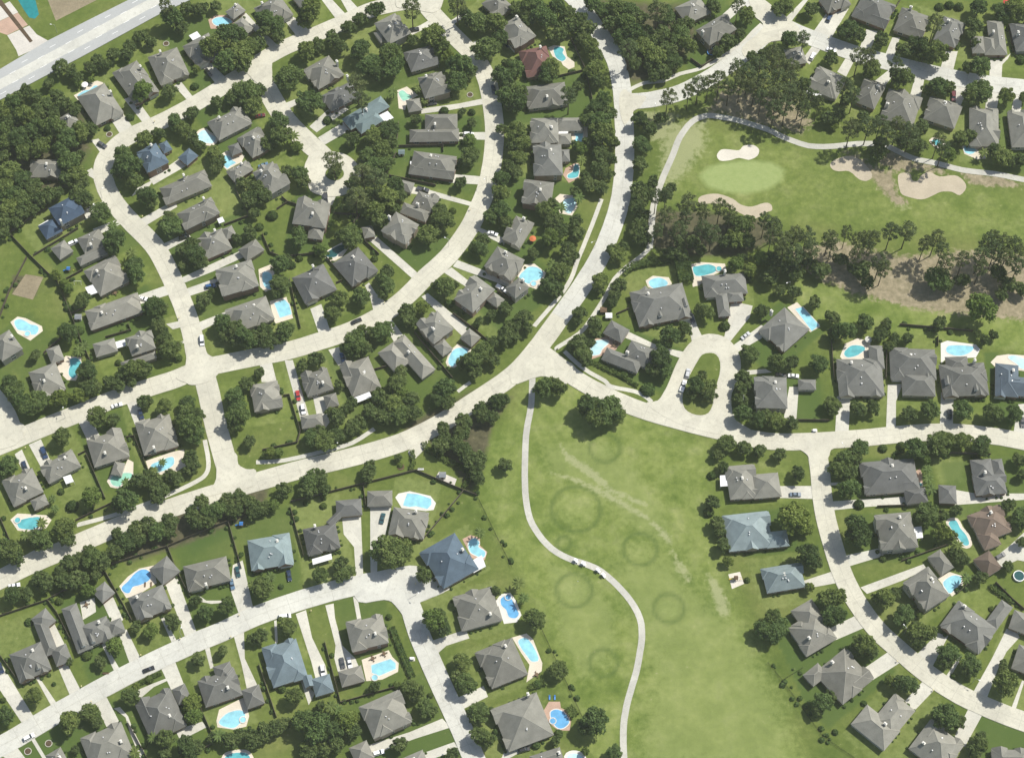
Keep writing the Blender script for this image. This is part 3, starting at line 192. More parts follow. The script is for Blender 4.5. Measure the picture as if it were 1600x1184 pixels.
DRIVEWAYS = [[(-179.9,144.9),(-175.8,147.5),(-166.8,134.3),(-170.3,132.1)],
[(-157.2,152.5),(-154.0,154.8),(-148.9,147.5),(-150.6,144.8)],
[(-145.5,164.5),(-141.5,166.4),(-133.7,158.0),(-138.0,153.9)],
[(-128.2,193.2),(-125.9,194.6),(-120.1,187.5),(-122.4,186.1)],
[(-164.3,103.2),(-153.9,112.5),(-149.9,108.9),(-162.2,100.2)],
[(-164.8,101.1),(-165.7,97.6),(-171.7,94.1),(-170.5,97.6)],
[(-191.3,107.2),(-194.8,104.6),(-191.6,102.8),(-189.3,101.9)],
[(-185.6,134.3),(-180.2,137.5),(-172.9,126.7),(-179.4,124.0)],
[(-193.1,122.2),(-189.8,123.1),(-186.4,118.7),(-189.6,116.9)],
[(-106.8,189.4),(-103.1,192.3),(-94.6,184.2),(-100.5,179.5)],
[(-123.2,186.6),(-121.0,188.5),(-108.7,174.3),(-111.7,172.4)],
[(-91.2,203.8),(-87.8,205.7),(-79.2,195.1),(-83.3,191.3)],
[(-82.3,204.7),(-79.2,205.7),(-72.8,198.0),(-77.7,194.6)],
[(-47.7,186.6),(-43.9,188.5),(-40.1,191.3),(-38.5,188.5),(-46.1,183.7)],
[(-41.4,141.1),(-24.8,143.8),(-13.9,146.6),(-13.5,143.4),(-28.6,140.2),(-40.6,138.4)],
[(-92.7,132.1),(-85.9,140.2),(-81.5,143.8),(-77.2,139.3),(-82.6,134.8),(-89.2,128.9)],
[(-104.2,144.8),(-98.3,147.5),(-96.7,145.7),(-101.8,142.0)],
[(-88.3,125.8),(-78.8,133.0),(-75.7,128.5),(-85.1,121.8)],
[(-24.3,127.6),(-11.9,128.0),(-11.5,123.6),(-23.9,124.0)],
[(-27.0,105.0),(-14.0,103.7),(-13.2,99.3),(-27.3,100.2)],
[(-45.7,98.4),(-41.3,97.1),(-42.0,94.1),(-45.7,94.5)],
[(-29.3,191.3),(-23.9,195.6),(-22.4,194.2),(-27.3,189.4)],
[(-19.1,178.5),(-13.8,180.9),(-12.2,179.0),(-17.6,176.2)],
[(100.6,195.1),(105.5,199.9),(107.6,196.1),(102.3,190.8)],
[(105.5,200.9),(110.4,204.7),(113.3,201.8),(107.6,197.0)],
[(152.2,199.0),(160.3,197.5),(151.3,180.9),(143.6,185.6)],
[(139.8,203.8),(142.5,204.7),(133.5,191.3),(130.6,193.2)],
[(167.8,184.7),(173.1,183.7),(169.2,173.8),(164.9,176.7)],
[(179.7,180.0),(183.4,180.0),(180.0,169.6),(175.9,171.0)],
[(204.3,172.0),(210.0,172.0),(207.1,161.3),(201.1,162.7)],
[(225.4,168.7),(231.5,168.7),(234.8,171.0),(233.8,169.2),(230.8,165.9),(229.7,155.7),(224.0,155.7)],
[(138.0,170.6),(142.7,177.6),(146.3,175.3),(140.8,167.3)],
[(153.5,163.1),(157.4,169.6),(161.1,167.8),(157.5,160.4)],
[(170.1,156.7),(177.1,162.7),(178.8,159.9),(174.9,153.9)],
[(188.9,158.0),(192.9,155.7),(191.1,148.9),(186.3,150.2)],
[(207.0,153.0),(213.3,151.2),(209.1,143.8),(206.4,146.6)],
[(221.9,150.2),(227.5,149.3),(225.4,140.2),(220.2,141.1)],
[(234.8,150.2),(238.5,149.8),(236.6,139.3),(232.1,139.3)],
[(-193.9,85.7),(-182.5,92.1),(-180.6,87.9),(-192.3,81.1)],
[(-187.6,76.4),(-176.5,81.5),(-174.5,79.8),(-184.4,73.5)],
[(-166.2,41.3),(-154.6,46.2),(-152.5,41.7),(-162.8,37.6)],
[(-150.6,27.2),(-146.9,28.4),(-144.9,26.0),(-149.0,24.4)],
[(-147.1,17.2),(-143.0,19.2),(-142.6,18.0),(-146.3,16.4)],
[(-167.1,81.5),(-154.7,90.0),(-153.0,86.6),(-163.9,78.5)],
[(-157.3,67.6),(-147.6,73.1),(-145.7,70.6),(-154.9,64.3)],
[(-146.0,51.1),(-123.3,63.5),(-121.0,60.6),(-132.7,54.0),(-145.1,48.2)],
[(-144.2,45.0),(-132.4,49.9),(-130.7,45.8),(-142.5,41.3)],
[(-137.0,28.4),(-127.1,32.8),(-125.5,30.4),(-136.0,24.0)],
[(-87.4,95.1),(-85.3,96.8),(-75.8,96.8),(-80.0,93.4),(-81.6,88.3),(-85.0,89.6)],
[(-43.7,96.4),(-40.1,97.3),(-18.5,90.0),(-18.9,87.9),(-32.7,92.1)],
[(-63.3,68.9),(-59.7,70.6),(-41.0,51.9),(-43.8,49.5)],
[(-64.6,45.0),(-62.9,46.6),(-60.3,42.5),(-55.6,38.5),(-58.7,35.6),(-61.8,34.8),(-62.7,40.1)],
[(-88.6,33.2),(-83.8,35.6),(-79.8,23.6),(-84.6,22.0)],
[(-15.1,74.8),(-13.0,75.6),(-4.3,71.4),(-5.0,68.1),(-9.4,70.6)],
[(-25.0,55.6),(-22.9,58.9),(0.0,48.6),(2.8,43.3),(-7.1,48.2)],
[(-29.2,52.3),(-25.7,54.8),(-19.2,48.6),(-22.0,47.0)],
[(-39.0,39.7),(-36.2,41.5),(-19.3,25.6),(-22.8,22.0)],
[(-56.3,27.2),(-52.8,28.8),(-47.7,21.6),(-51.9,18.4)],
[(-80.0,13.7),(-73.8,15.6),(-72.2,8.9),(-75.9,7.0)],
[(-98.6,7.4),(-95.1,7.7),(-87.4,-17.5),(-91.1,-18.6)],
[(-109.4,6.6),(-104.6,8.1),(-102.4,0.0),(-109.0,0.0)],
[(-85.6,-10.1),(-80.8,-10.1),(-78.7,-19.3),(-81.0,-23.1),(-83.9,-17.8)],
[(76.1,28.8),(80.4,30.4),(81.6,25.6),(83.5,21.2),(78.5,19.2),(78.0,24.0)],
[(96.2,37.2),(105.6,34.8),(104.7,30.4),(95.3,18.4),(93.3,20.0),(95.1,28.8)],
[(50.1,20.0),(52.3,22.8),(65.1,15.6),(74.1,13.7),(72.6,10.5),(62.9,14.4)],
[(97.3,16.8),(108.3,25.6),(111.0,24.0),(109.4,20.0),(99.3,13.7)],
[(140.2,-10.1),(146.2,-8.1),(144.2,-25.4),(138.4,-25.8)],
[(162.5,-4.3),(169.1,-3.9),(165.7,-10.8),(164.6,-23.9),(160.4,-24.2)],
[(185.3,-8.1),(190.9,-7.8),(189.0,-23.1),(183.5,-23.1)],
[(217.8,-13.9),(223.4,-13.2),(221.9,-26.1),(214.8,-25.4)],
[(119.8,-5.4),(123.9,-5.4),(122.4,-18.5),(116.9,-18.1)],
[(99.5,3.9),(108.6,4.7),(111.3,3.1),(100.1,1.6)],
[(-211.1,-37.4),(-208.3,-35.2),(-204.4,-42.7),(-206.9,-44.9)],
[(-205.5,-32.9),(-200.6,-30.3),(-196.7,-38.2),(-200.9,-40.4)],
[(-185.3,-22.3),(-180.8,-19.7),(-176.7,-26.5),(-181.5,-29.5)],
[(-165.5,-13.2),(-160.8,-11.6),(-157.7,-19.7),(-162.1,-21.2)],
[(-71.1,-66.2),(-63.2,-64.6),(-61.7,-91.4),(-64.5,-93.5),(-65.8,-78.5),(-70.3,-72.8)],
[(-59.8,-61.9),(-51.0,-61.9),(-51.5,-66.2),(-53.1,-74.2),(-56.0,-79.2),(-55.6,-89.9),(-58.2,-91.4),(-59.0,-79.2)],
[(113.3,-50.8),(126.1,-50.7),(125.9,-56.7),(113.3,-56.2)],
[(134.7,-57.8),(165.3,-55.6),(164.9,-59.3),(148.0,-60.4),(134.8,-61.9)],
[(134.3,-49.2),(140.8,-49.0),(140.7,-50.1),(134.5,-50.5)],
[(187.8,-52.3),(195.8,-54.2),(218.7,-54.2),(218.4,-56.7),(187.8,-59.5)],
[(139.0,-82.1),(152.5,-79.2),(152.9,-82.8),(141.3,-86.7)],
[(200.8,-82.8),(206.6,-78.5),(214.0,-72.0),(218.0,-72.0),(216.4,-85.7),(209.9,-84.3),(204.4,-86.4)],
[(145.2,-95.9),(148.0,-94.8),(169.2,-86.7),(170.3,-88.8),(162.0,-93.1),(147.7,-98.7)],
[(-191.4,-115.1),(-187.1,-112.6),(-182.4,-120.2),(-187.3,-123.8)],
[(-183.6,-131.1),(-180.2,-129.6),(-174.7,-138.6),(-178.4,-141.6)],
[(-191.5,-136.5),(-190.2,-136.2),(-183.5,-144.9),(-185.7,-145.9)],
[(-210.0,-129.8),(-205.2,-131.8),(-191.9,-150.9),(-196.0,-153.9),(-209.2,-136.5)],
[(-168.3,-103.2),(-164.3,-100.4),(-159.8,-109.2),(-163.7,-111.6)],
[(-177.6,-102.9),(-171.8,-101.5),(-170.6,-107.1),(-175.6,-110.0)],
[(-159.9,-117.5),(-156.7,-116.1),(-151.2,-126.0),(-155.8,-127.4)],
[(-166.7,-121.6),(-165.4,-121.5),(-159.8,-129.8),(-161.9,-130.8)],
[(-143.4,-94.5),(-138.3,-92.2),(-136.0,-98.0),(-129.0,-115.1),(-133.4,-117.5),(-137.8,-107.1)],
[(-143.4,-110.6),(-142.2,-110.2),(-136.9,-118.8),(-138.8,-119.9)],
[(-116.1,-97.3),(-115.4,-88.1),(-111.5,-86.0),(-106.1,-105.7),(-111.5,-108.5)],
[(-127.5,-100.1),(-125.7,-102.2),(-122.4,-102.2),(-120.4,-101.9),(-120.4,-102.9),(-123.6,-103.6),(-126.3,-103.0)],
[(-142.2,-131.1),(-136.5,-128.4),(-132.6,-137.6),(-137.6,-139.6)],
[(-149.9,-139.9),(-145.2,-137.9),(-139.9,-135.9),(-139.5,-136.9),(-144.4,-139.2),(-147.4,-142.6),(-149.3,-142.6)],
[(-132.8,-156.5),(-125.3,-154.2),(-123.4,-156.5),(-130.6,-160.8)],
[(-113.1,-118.8),(-109.0,-116.9),(-108.4,-127.1),(-102.6,-137.9),(-107.0,-139.4),(-109.5,-129.8)],
[(-124.9,-123.0),(-123.0,-122.3),(-121.2,-129.4),(-122.5,-130.1)],
[(-167.7,-145.3),(-163.5,-142.6),(-157.6,-152.6),(-162.3,-155.1)],
[(-159.0,-149.6),(-156.5,-148.9),(-153.7,-151.3),(-151.4,-156.5),(-146.9,-164.4),(-146.9,-168.3),(-148.6,-166.4),(-152.5,-157.9),(-154.6,-151.9),(-157.7,-150.3)],
[(-191.8,-160.5),(-190.3,-160.2),(-185.4,-167.4),(-186.6,-168.0)],
[(-201.9,-167.0),(-196.5,-164.4),(-194.1,-169.0),(-199.1,-169.6)],
[(-88.1,-109.5),(-84.0,-107.8),(-81.5,-118.2),(-75.7,-129.8),(-74.7,-133.8),(-79.5,-135.3),(-81.4,-128.4)],
[(-97.2,-112.6),(-96.2,-112.3),(-95.5,-118.8),(-96.5,-119.2)],
[(-85.3,-135.9),(-79.2,-141.9),(-82.3,-145.3)],
[(-76.2,-105.8),(-72.8,-105.0),(-72.0,-111.3),(-69.0,-121.6),(-63.6,-127.1),(-62.2,-129.8),(-70.5,-132.6),(-72.1,-127.1),(-71.8,-121.6)],
[(-65.1,-102.2),(-63.4,-101.9),(-61.9,-109.2),(-63.6,-109.5)],
[(-56.9,-163.1),(-40.8,-157.9),(-29.4,-152.9),(-25.9,-156.5),(-38.2,-160.5),(-47.1,-163.8),(-54.6,-167.4)],
[(-34.9,-166.4),(-24.5,-162.5),(-22.6,-165.7),(-33.6,-169.6)],
[(-32.9,-119.5),(-20.3,-115.4),(-18.8,-119.2),(-26.7,-121.7),(-30.5,-126.0)],
[(-38.5,-103.2),(-38.9,-96.9),(-28.4,-94.1),(-27.0,-98.0),(-34.2,-101.5)],
[(-23.1,-144.3),(-12.9,-139.4),(-11.1,-143.9),(-19.2,-148.3)],
[(-1.3,-162.1),(5.7,-160.0),(7.8,-163.8),(0.0,-168.0),(-3.8,-169.6)],
[(121.7,-93.2),(131.8,-89.5),(134.3,-94.5),(122.1,-96.7)],
[(130.4,-114.0),(141.1,-108.5),(144.0,-114.0),(132.4,-119.0)],
[(143.8,-130.5),(152.2,-124.7),(157.0,-129.1),(146.0,-136.0)],
[(158.9,-143.9),(164.7,-137.9),(169.3,-141.2),(161.6,-148.7)],
[(176.6,-159.2),(182.8,-148.6),(187.7,-151.9),(180.8,-162.6)],
[(165.1,-124.3),(172.9,-117.5),(177.0,-118.8),(170.4,-130.6)],
[(180.8,-127.1),(182.0,-127.4),(177.1,-134.9),(175.9,-133.8)],
[(201.2,-115.7),(205.3,-116.8),(206.0,-119.5),(200.9,-124.3),(196.9,-131.1),(191.2,-143.6),(185.9,-140.9),(194.7,-127.1)],
[(205.2,-137.9),(206.1,-138.2),(202.1,-148.3),(200.2,-147.9)]]
ROADS = [('north_street',8.6,[(-33.9,212.2),(-35.0,210.8),(-36.7,208.9),(-38.6,206.9),(-40.5,205.3),(-42.5,204.3),(-44.6,203.7),(-46.8,203.2),(-49.0,202.6),(-51.4,202.0),(-53.9,201.5),(-56.3,201.0),(-58.8,200.3),(-61.1,199.7),(-63.4,199.1),(-65.7,198.3),(-68.2,197.3),(-70.7,196.0),(-73.3,194.5),(-76.1,192.8),(-79.3,190.9),(-83.1,188.8),(-87.4,186.5),(-91.8,184.1),(-95.9,181.9),(-99.6,180.0),(-103.2,178.1),(-106.5,176.3),(-109.5,174.5),(-112.2,172.6),(-114.7,170.8),(-117.0,168.9),(-119.1,167.1),(-120.7,165.7),(-121.9,164.4),(-123.5,162.9),(-126.2,160.6),(-130.8,156.9),(-136.6,152.2),(-142.6,147.5),(-147.9,143.5),(-152.0,140.6),(-155.6,138.2),(-158.9,136.0),(-162.3,133.9),(-166.1,131.7),(-169.9,129.6),(-173.5,127.6),(-176.5,125.7),(-178.6,124.1),(-180.2,122.7),(-181.5,121.3),(-182.7,119.7),(-184.1,117.9),(-185.3,115.9),(-186.3,113.9),(-187.0,111.7),(-187.3,109.5),(-187.3,107.2),(-187.0,104.8),(-186.5,102.3),(-185.6,99.8),(-184.6,97.1),(-183.2,94.4),(-181.7,91.7),(-180.0,89.1),(-178.1,86.6),(-176.0,84.0),(-173.5,81.2),(-170.6,77.9),(-167.2,74.4),(-163.8,70.8),(-160.9,67.4),(-158.7,64.2),(-156.9,61.1),(-155.3,58.1),(-153.6,54.8),(-151.8,51.2),(-150.1,47.5),(-148.4,43.7),(-146.8,40.1),(-145.3,36.6),(-144.0,33.1),(-142.7,29.8),(-141.6,26.5),(-140.6,23.3),(-139.8,20.2),(-139.1,17.2),(-138.5,14.4),(-137.9,11.7),(-137.3,9.1),(-136.8,6.9),(-136.4,5.3)]),
('inner_court',9.4,[(-121.2,167.1),(-119.9,164.0),(-118.0,159.5),(-115.8,154.6),(-113.6,150.0),(-111.5,146.0),(-109.4,142.0),(-107.1,138.2),(-104.8,134.6),(-102.2,131.2),(-99.5,128.1),(-96.8,125.2),(-94.4,122.6),(-92.4,120.4),(-90.6,118.7),(-88.9,117.0),(-87.3,115.2),(-85.7,112.9),(-84.1,110.4),(-82.7,108.1),(-81.7,106.5)]),
('ring_street',8.6,[(-52.5,219.1),(-51.3,217.3),(-49.7,214.7),(-47.8,211.8),(-46.1,209.1),(-44.8,206.7),(-43.6,204.4),(-42.2,202.0),(-40.4,199.2),(-38.0,195.8),(-35.1,192.0),(-32.0,188.2),(-29.2,184.5),(-26.5,181.3),(-23.8,178.1),(-21.2,175.1),(-19.0,172.3),(-17.3,169.7),(-15.8,167.3),(-14.6,164.9),(-13.5,162.4),(-12.6,159.8),(-11.8,157.2),(-11.1,154.4),(-10.5,151.1),(-9.8,147.1),(-9.2,142.6),(-8.7,138.1),(-8.3,133.9),(-8.1,130.3),(-8.1,126.9),(-8.1,123.7),(-8.3,120.4),(-8.5,117.0),(-8.8,113.6),(-9.2,110.3),(-9.7,107.2),(-10.1,104.3),(-10.6,101.7),(-11.1,99.2),(-11.7,96.8),(-12.3,94.7),(-12.9,92.7),(-13.6,90.7),(-14.5,88.3),(-15.5,85.5),(-16.7,82.4),(-18.0,79.1),(-19.6,75.8),(-21.6,72.2),(-23.8,68.5),(-26.2,64.8),(-28.6,61.4),(-31.1,58.5),(-33.5,55.9),(-36.0,53.4),(-38.5,50.8),(-40.8,48.1),(-43.0,45.3),(-45.3,42.6),(-47.6,40.1),(-50.0,37.7),(-52.5,35.5),(-55.1,33.4),(-57.8,31.4),(-60.8,29.4),(-63.8,27.5),(-67.0,25.7),(-70.3,24.0),(-73.6,22.5),(-77.1,21.1),(-80.6,19.8),(-84.1,18.6),(-87.6,17.3),(-91.0,16.0),(-94.4,14.9),(-97.9,13.8),(-101.3,12.9),(-104.8,12.1),(-108.2,11.4),(-111.7,10.7),(-115.2,9.9),(-118.7,9.1),(-122.2,8.3),(-125.4,7.5),(-128.5,6.8),(-131.5,6.0),(-134.3,5.2),(-136.9,4.4),(-139.2,3.4),(-141.2,2.3),(-143.3,1.2),(-145.8,0.0),(-148.8,-1.2),(-152.3,-2.4),(-155.8,-3.7),(-159.3,-5.0),(-162.6,-6.2),(-166.0,-7.5),(-169.3,-8.8),(-172.7,-10.2),(-176.0,-11.7),(-179.3,-13.3),(-182.6,-14.8),(-185.9,-16.4),(-189.2,-17.9),(-192.5,-19.4),(-195.7,-20.9),(-199.0,-22.5),(-202.4,-24.1),(-205.8,-25.8),(-209.1,-27.4),(-212.0,-28.9),(-214.6,-30.1),(-216.8,-31.1),(-218.9,-32.1),(-221.1,-33.1),(-223.9,-34.3),(-226.9,-35.6),(-229.6,-36.8),(-231.5,-37.6)]),
('link_street',9.2,[(-136.8,10.0),(-136.1,8.3),(-135.2,5.8),(-134.2,3.1),(-133.3,0.6),(-132.7,-1.5),(-132.1,-3.4),(-131.5,-5.5),(-130.8,-7.8),(-130.2,-10.3),(-129.5,-13.0),(-128.8,-16.1),(-127.8,-19.4),(-126.7,-23.5),(-125.3,-28.1),(-123.9,-32.6),(-122.6,-36.7),(-121.4,-40.3),(-120.3,-43.7),(-119.3,-46.6),(-118.6,-48.6)]),
('upper_boulevard',8.6,[(21.6,219.1),(22.6,217.0),(24.1,214.0),(25.7,210.8),(27.0,208.3),(28.0,206.8),(28.8,205.8),(29.5,205.0),(30.4,203.8),(31.3,202.3),(32.3,200.6),(33.4,198.7),(34.8,196.2),(36.7,192.8),(38.9,188.8),(41.1,184.7),(43.1,180.8),(44.8,177.5),(46.3,174.4),(47.7,171.3),(48.9,167.9),(49.8,164.0),(50.5,159.8),(51.0,155.4),(51.5,151.1),(51.7,146.7),(51.9,142.3),(51.9,137.9),(51.9,133.9),(52.0,130.3),(52.0,126.9),(52.0,123.7),(51.9,120.4),(51.8,117.1),(51.7,113.9),(51.5,110.6),(51.3,107.2),(50.9,103.6),(50.5,99.9),(50.0,96.3),(49.5,92.7),(48.8,89.5),(48.1,86.4),(47.3,83.3),(46.2,79.8),(45.0,75.9),(43.5,71.7),(41.9,67.3),(40.1,63.1),(38.1,58.9),(36.0,54.8),(33.6,50.7),(31.3,46.6),(28.8,42.4),(26.2,38.3),(23.6,34.2),(21.2,30.4),(18.8,26.7),(16.4,23.0),(14.3,19.8),(12.9,17.6)]),
('boulevard',8.6,[(21.2,30.4),(19.7,28.1),(17.6,24.7),(15.2,21.0),(12.9,17.6),(10.7,14.5),(8.5,11.4),(6.3,8.5),(4.2,5.9),(2.3,3.8),(0.6,2.1),(-1.3,0.4),(-3.6,-1.6),(-6.6,-3.9),(-10.1,-6.5),(-13.8,-9.2),(-17.4,-11.8),(-20.7,-14.3),(-24.0,-16.7),(-27.4,-19.2),(-31.0,-21.6),(-34.9,-24.0),(-39.0,-26.3),(-43.3,-28.6),(-47.8,-30.7),(-52.7,-32.5),(-57.8,-34.2),(-63.0,-35.8),(-68.1,-37.3),(-73.2,-38.7),(-78.2,-40.0),(-83.3,-41.3),(-88.3,-42.7),(-93.5,-44.2),(-98.7,-45.9),(-103.8,-47.5),(-108.3,-48.9),(-112.0,-50.1),(-115.2,-51.0),(-118.2,-52.0),(-121.6,-53.1),(-125.4,-54.4),(-129.5,-55.8),(-133.7,-57.3),(-138.2,-58.9),(-142.9,-60.7),(-148.0,-62.5),(-153.0,-64.4),(-157.8,-66.2),(-162.0,-68.0),(-166.0,-69.8),(-169.8,-71.6),(-173.7,-73.5),(-177.8,-75.4),(-181.8,-77.4),(-185.8,-79.4),(-189.5,-81.3),(-193.0,-82.9),(-196.2,-84.5),(-199.3,-86.1),(-202.1,-87.5),(-204.7,-88.9),(-206.9,-90.2),(-209.1,-91.5),(-211.6,-92.9),(-214.8,-94.7),(-218.4,-96.8),(-221.7,-98.7),(-224.0,-100.0)]),
('golf_road',8.6,[(51.3,145.0),(52.8,145.0),(55.0,145.1),(57.4,145.2),(59.7,145.3),(61.7,145.6),(63.7,145.8),(65.8,146.2),(68.1,146.8),(70.6,147.4),(73.4,148.1),(76.3,149.0),(79.6,150.4),(83.2,152.3),(87.1,154.7),(91.2,157.3),(95.3,160.2),(99.3,163.4),(103.5,167.0),(107.5,170.6),(111.0,173.8),(113.8,176.5),(116.2,178.9),(118.2,181.1),(120.0,183.1),(121.6,184.8),(123.0,186.4),(124.1,187.7),(124.9,188.7)]),
('upper_street',9.0,[(106.6,219.1),(107.5,217.3),(108.7,214.8),(110.2,212.0),(111.6,209.5),(112.9,207.2),(114.2,205.0),(115.5,202.9),(117.0,200.7),(118.5,198.6),(120.1,196.4),(121.7,194.3),(123.5,192.4),(125.6,190.7),(127.8,189.2),(130.1,187.8),(132.3,186.4),(134.2,185.3),(135.8,184.3),(137.8,183.3),(140.6,181.9),(144.6,180.0),(149.5,177.7),(154.7,175.4),(159.3,173.4),(163.1,171.9),(166.5,170.7),(169.9,169.6),(174.0,168.2),(179.1,166.6),(184.7,164.8),(190.6,163.0),(196.3,161.3),(201.9,159.7),(207.5,158.3),(213.1,157.0),(218.6,155.8),(224.0,154.9),(229.4,154.1),(234.6,153.5),(239.6,152.9),(244.6,152.3),(249.7,151.8),(254.2,151.4),(257.3,151.1)]),
('east_road',7.9,[(11.7,13.8),(12.6,13.1),(13.9,12.2),(15.4,11.0),(17.3,9.4),(19.5,7.4),(22.0,4.9),(24.8,2.4),(27.8,0.0),(31.0,-2.2),(34.4,-4.4),(38.0,-6.4),(41.5,-8.4),(44.9,-10.2),(48.3,-11.8),(51.7,-13.4),(55.1,-14.8),(58.5,-16.1),(61.7,-17.2),(65.1,-18.3),(68.7,-19.4),(72.6,-20.6),(76.5,-21.8),(80.8,-23.0),(85.6,-24.3),(91.1,-25.8),(97.2,-27.3),(103.5,-28.8),(109.4,-29.8),(114.7,-30.2),(119.8,-30.2),(124.8,-30.0),(129.9,-29.8),(135.0,-29.5),(140.2,-29.1),(145.4,-28.7),(150.5,-28.3),(155.8,-27.7),(161.1,-27.1),(166.3,-26.6),(171.2,-26.1),(175.8,-25.8),(180.2,-25.6),(184.4,-25.5),(188.6,-25.5),(192.9,-25.8),(197.2,-26.2),(201.4,-26.8),(205.4,-27.4),(208.9,-27.9),(212.1,-28.6),(215.3,-29.3),(218.7,-30.1),(222.9,-31.0),(227.6,-32.1),(231.8,-33.0),(234.7,-33.7)]),
('southeast_curve',8.3,[(130.5,-29.5),(130.4,-30.7),(130.3,-32.5),(130.3,-34.6),(130.3,-36.7),(130.3,-38.8),(130.5,-40.9),(130.6,-43.2),(130.7,-45.7),(130.7,-48.3),(130.7,-51.0),(130.7,-53.8),(130.8,-56.6),(131.0,-59.3),(131.2,-62.1),(131.5,-64.9),(131.9,-67.7),(132.4,-70.6),(132.9,-73.6),(133.5,-76.5),(134.0,-79.2),(134.5,-81.6),(135.0,-83.8),(135.5,-85.9),(136.0,-88.1),(136.7,-90.4),(137.4,-92.7),(138.2,-94.9),(139.1,-97.1),(140.0,-99.3),(140.9,-101.3),(142.0,-103.4),(143.2,-105.6),(144.5,-107.9),(146.0,-110.4),(147.7,-112.9),(149.5,-115.3),(151.4,-117.6),(153.6,-119.8),(155.8,-122.0),(158.1,-124.3),(160.5,-126.7),(162.9,-129.1),(165.5,-131.5),(168.1,-133.8),(171.0,-136.1),(174.0,-138.4),(177.1,-140.5),(180.2,-142.5),(183.3,-144.2),(186.3,-145.7),(189.4,-147.2),(192.4,-148.6),(195.4,-149.9),(198.4,-151.2),(201.5,-152.4),(204.7,-153.6),(208.5,-155.1),(212.8,-156.7),(216.7,-158.2),(219.4,-159.2)]),
('bottom_street',8.6,[(-213.1,-168.9),(-210.8,-167.6),(-207.4,-165.9),(-203.6,-163.9),(-199.9,-161.8),(-196.5,-159.6),(-193.1,-157.3),(-189.5,-154.9),(-185.6,-152.3),(-181.4,-149.6),(-176.8,-146.8),(-172.1,-143.9),(-167.5,-141.1),(-162.9,-138.4),(-158.3,-135.7),(-153.7,-133.1),(-149.0,-130.6),(-144.2,-128.0),(-139.3,-125.5),(-134.5,-123.1),(-130.3,-121.0),(-126.7,-119.3),(-123.5,-118.0),(-120.6,-116.7),(-117.6,-115.3),(-114.6,-113.7),(-111.7,-112.2),(-108.5,-110.6),(-104.9,-108.9),(-100.5,-107.1),(-95.7,-105.2),(-90.6,-103.4),(-85.6,-101.6),(-80.5,-100.0),(-75.4,-98.4),(-70.5,-97.1),(-66.0,-96.0),(-62.1,-95.3),(-58.7,-94.9),(-55.6,-94.8),(-52.8,-94.9),(-50.5,-95.2),(-48.5,-95.7),(-46.9,-96.6),(-45.4,-97.7),(-44.2,-99.2),(-43.2,-101.1),(-42.4,-103.2),(-41.5,-105.6),(-40.6,-108.0),(-39.8,-110.8),(-38.9,-113.7),(-37.9,-116.6),(-36.7,-119.7),(-35.3,-123.0),(-33.9,-126.3),(-32.4,-129.8),(-30.8,-133.4),(-29.1,-137.2),(-27.4,-141.0),(-25.7,-144.6),(-24.2,-147.8),(-22.8,-150.9),(-21.4,-153.9),(-19.9,-157.1),(-18.4,-160.7),(-16.8,-164.6),(-15.3,-168.3),(-13.9,-171.5),(-12.7,-174.0),(-11.6,-176.2),(-10.7,-178.0),(-10.1,-179.2)]),
('west_stub',9.0,[(-213.3,-30.1),(-213.6,-28.7),(-214.1,-26.9),(-214.7,-24.7),(-215.5,-22.5),(-216.5,-20.3),(-217.6,-18.1),(-219.0,-15.8),(-220.7,-13.3),(-223.0,-10.5),(-225.8,-7.3),(-228.4,-4.5),(-230.2,-2.5)])]
